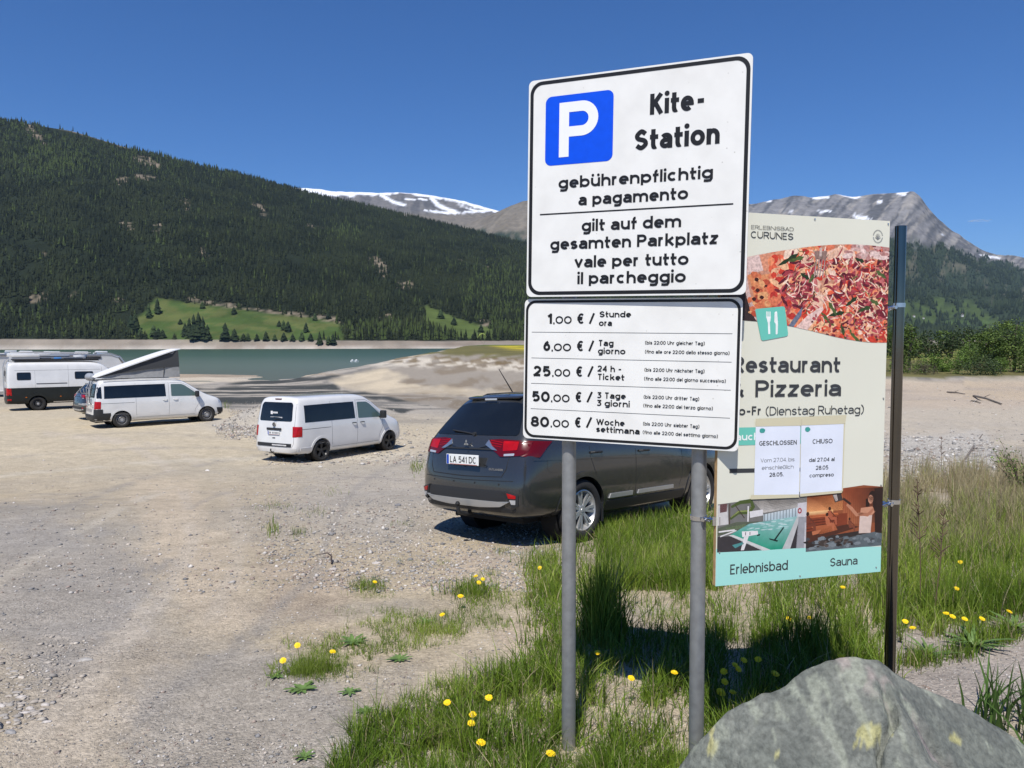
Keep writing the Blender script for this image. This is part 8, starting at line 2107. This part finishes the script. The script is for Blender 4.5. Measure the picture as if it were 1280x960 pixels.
FL = [(371, 806, 'by'), (415, 814, 'by'), (353, 825, 'by'), (575, 745, 'up'), (594, 720, 'up'), (603, 724, 'up'), (598, 728, 'up'), (552, 768, 'up'), (468, 727, 'up'), (558, 878, 'lf'), (610, 872, 'lf'), (590, 893, 'lf'), (588, 904, 'lf'), (600, 928, 'lf'), (687, 942, 'post'), (674, 710, 'up'),
      (746, 816, 'mid'), (788, 848, 'mid'), (842, 841, 'mid'), (900, 866, 'rk'), (905, 853, 'rk'), (915, 866, 'rk'), (904, 840, 'rk'), (922, 837, 'rk'), (929, 826, 'rk'), (968, 843, 'rk'), (947, 825, 'rk'), (985, 774, 'ban'), (1011, 773, 'ban'), (1051, 821, 'ban'), (1131, 778, 'rt'), (1140, 786, 'rt'), (1182, 768, 'rt'), (1190, 772, 'rt'), (1205, 775, 'rt'), (1227, 775, 'rt'), (1261, 766, 'rt'), (1200, 704, 'far'), (1195, 737, 'far'), (1053, 735, 'ban'), (918, 832, 'rk')]
PH = {'by': ('yellow dandelion in the fine yellow-green tuft at the left', .10), 'up': ('yellow dandelion in the short grass behind the left post', .10), 'lf': ('yellow dandelion in the grass left of the left post', .13), 'post': ('yellow dandelion close to the foot of the left post', .12), 'mid': ('yellow dandelion between the two grey posts', .14),
      'rk': ('yellow dandelion in the group between the right grey post and the boulder', .15), 'ban': ('yellow dandelion in the shade under the advertising board', .16), 'rt': ('yellow dandelion right of the stainless steel post', .16), 'far': ('yellow dandelion in the taller grass at the far right', .20)}
SIZ = {(900, 866): 1.25, (968, 843): 1.15, (575, 745): 1.15, (600, 928): 1.05, (687, 942): 1.1}
for i, (x, y, k) in enumerate(FL):
    lab, h = PH[k]; rr = ray(x, y); rr = rr / rr.y
    Ys = np.linspace(2.0, 20, 3000); z = CZ + rr.z * Ys; g_ = gz(rr.x * Ys, Ys); j = int(np.argmax(z < g_ + h)); Yf = Ys[j]
    o = thing('dandelion', lab, 'dandelion', (rr.x * Yf, Yf, CZ + rr.z * Yf), (0, 0, 0), 'yellow dandelions in the grass')
    rs = random.Random(i); dandelion_parts(o, h, .0168 * SIZ.get((x, y), .95) * (1 + .03 * Yf), (rs.uniform(.1, .75), rs.uniform(-.3, .3)), i)
# ---- broad-leaved weeds
def rosette(px, py, n, L_, w, seed, label, up=.5, tone=(.075, .14, .035)):
    g = gpt(px, py, 30); o = thing('broadleaf_weed', label, 'weed', g); rs = random.Random(seed)
    m = mat('weed_leaf', tone, .5, noise=(40, .25))
    n = int(n * 1.7); w = w * .62
    for k in range(n):
        a = 2 * math.pi * k / n + rs.uniform(-.3, .3); l = L_ * rs.uniform(.6, 1.1); e = up * rs.uniform(.4, 1.4); V = []; Fq = []
        for i in range(7):
            t = i / 6; x = l * t * math.cos(e * (1 - t * .7)); z = l * t * math.sin(e) * (1 - .45 * t) + .004; ww = w * math.sin(math.pi * min(1, .08 + t * .92)) ** .7 * (1 + (.35 if i % 2 else -.15)) / 2
            for s_, dz in ((-1, .25 * ww), (0, 0), (1, .25 * ww)): V.append((x * math.cos(a) - s_ * ww * math.sin(a), x * math.sin(a) + s_ * ww * math.cos(a), z + dz))
        for i in range(6):
            for j in range(2): Fq.append((i * 3 + j, i * 3 + j + 1, i * 3 + j + 4, i * 3 + j + 3))
        mesh_obj('leaf', V, Fq, m, o, smooth=True)
rosette(376, 862, 8, .09, .036, 1, 'broad-leaved weed just below the fine yellow-green tuft', .25, (.11, .18, .045))
rosette(436, 866, 6, .06, .024, 2, 'small weed on bare ground left of the tall grass', .3)
rosette(440, 805, 9, .10, .036, 3, 'broad-leaved weed at the left of the short grass patch', .4)
rosette(345, 848, 6, .06, .022, 4, 'small flat weed left of the fine tuft', .3)
rosette(380, 950, 6, .05, .022, 5, 'small dark weed alone near the bottom left of the grass', .5)
rosette(498, 826, 8, .08, .028, 6, 'low weed in the middle of the short grass patch', .3)
rosette(1215, 812, 16, .22, .035, 7, 'jagged dandelion plant on the gravel right of the boulder', .7)
rosette(1268, 790, 12, .2, .035, 8, 'jagged leafy weed at the right edge above the gravel', .7)
rosette(1160, 822, 12, .18, .025, 9, 'leafy weed at the foot of the stainless steel post', .7)
rosette(455, 892, 7, .06, .022, 10, 'small weed at the left rim of the tall grass', .3)
rosette(530, 780, 8, .07, .02, 11, 'weed at the top edge of the short grass patch', .4)
# broad blades at the lower right corner, beside the boulder
r = np.random.default_rng(91); n_ = 150; X = r.uniform(2.15, 2.75, n_); Y = r.uniform(3.15, 3.6, n_)
blades('grass', None, None, r.uniform(.16, .36, n_), r.uniform(.010, .020, n_), lambda X, Y, r, n: np.array([(.07, .13, .03)]) * r.uniform(.6, 1.3, (n, 1)), 92, lean=.6, Xg=(X, Y), nseg=5)
# dead upright stalks
def stalk(px, py, h, seed, label):
    g = gpt(px, py, 40); o = thing('dead_stalk', label, 'plant stalk', g, group='dead brown plant stalks'); rs = random.Random(seed); mb = MB()
    lx = rs.uniform(-.05, .09); top = Vector((lx, rs.uniform(-.05, .05), h)); mb.tube([(0, 0, -.02), tuple(top * .5 + Vector((.01, 0, 0))), tuple(top)], [.004, .0035, .002], 5)
    hd = MB()
    for k in range(34):
        t = rs.uniform(.55, 1.0); p = top * t; a = rs.uniform(0, 6.28); l = rs.uniform(.03, .11) * (1.25 - t); e = p + Vector((math.cos(a) * l, math.sin(a) * l, l * .9)); hd.tube([tuple(p), tuple(e)], [.0018, .0035], 4)
    BR_ = mat('dead_stalk_brown', (.12, .075, .05), .9); mb.build('stem', BR_, o); s_ = hd.build('seed_heads', BR_, o); s_['kind'] = 'stuff'
stalk(1150, 770, .95, 1, 'tall dead brown stalk right of the stainless steel post'); stalk(1165, 780, .75, 2, 'shorter dead brown stalk beside the tall one'); stalk(1176, 600, .8, 3, 'thin dead stalk at the edge of the dry grass')
stalk(1000, 700, .5, 4, 'dead stalk below the advertising board')
# driftwood logs on the lake bed at the right
def log(px, py, px2, py2, r_, label):
    a, b = gpt(px, py, 120), gpt(px2, py2, 120); o = thing('driftwood', label, 'driftwood', a, group='driftwood on the lake bed')
    d = b - a; MB().tube([(0, 0, r_ * .6), tuple(d * .5 + Vector((0, 0, r_ * 1.6))), tuple(d + Vector((0, 0, r_)))], [r_, r_ * .9, r_ * .5], 7).build('trunk', mat('driftwood_grey', (.17, .145, .12), .9, noise=(6, .3)), o)
    MB().tube([tuple(d * .35 + Vector((0, 0, r_))), tuple(d * .5 + Vector((.3, 0, r_ * 5)))], [r_ * .4, r_ * .15], 5).build('branch', mat('driftwood_grey', (.17, .145, .12), .9, noise=(6, .3)), o)
log(1217, 497, 1252, 508, .09, 'longest dark driftwood trunk on the lake bed at the right'); log(1184, 492, 1206, 495, .07, 'short dark driftwood piece left of the longest trunk'); log(1214, 503, 1226, 506, .05, 'small driftwood branch in front of the longest trunk')
log(1196, 592, 1228, 545, .03, 'thin leaning bare branch between gravel and dry grass')
# small twig on the bare ground
tw = thing('twig', 'thin dark twig lying on the bare ground left of the dark car', 'twig', gpt(414, 706, 30)); MB().tube([(0, 0, .01), (-.03, .12, .05), (-.09, .22, .05), (-.22, .30, .012)], [.008, .007, .005, .003], 6).build('stick', mat('twig_dark', (.06, .045, .04), .9), tw)
# ================================================================ AIR
def haze():
    mb = MB(); x0, x1, y0, y1, z0, z1 = -16000, 16000, -400, 24000, -18, 2250
    mb.box(((x0 + x1) / 2, (y0 + y1) / 2, (z0 + z1) / 2), (x1 - x0, y1 - y0, z1 - z0))
    m = bpy.data.materials.new('haze_air'); m.use_nodes = True
    N, L = m.node_tree.nodes, m.node_tree.links; N.clear()
    out = N.new('ShaderNodeOutputMaterial'); v = N.new('ShaderNodeVolumePrincipled')
    v.inputs['Color'].default_value = (.50, .72, 1, 1); v.inputs['Density'].default_value = 2.2e-5; v.inputs['Anisotropy'].default_value = .0
    L.new(v.outputs[0], out.inputs['Volume'])
    o = mb.build('haze', m); meta(o, kind='stuff')
haze()
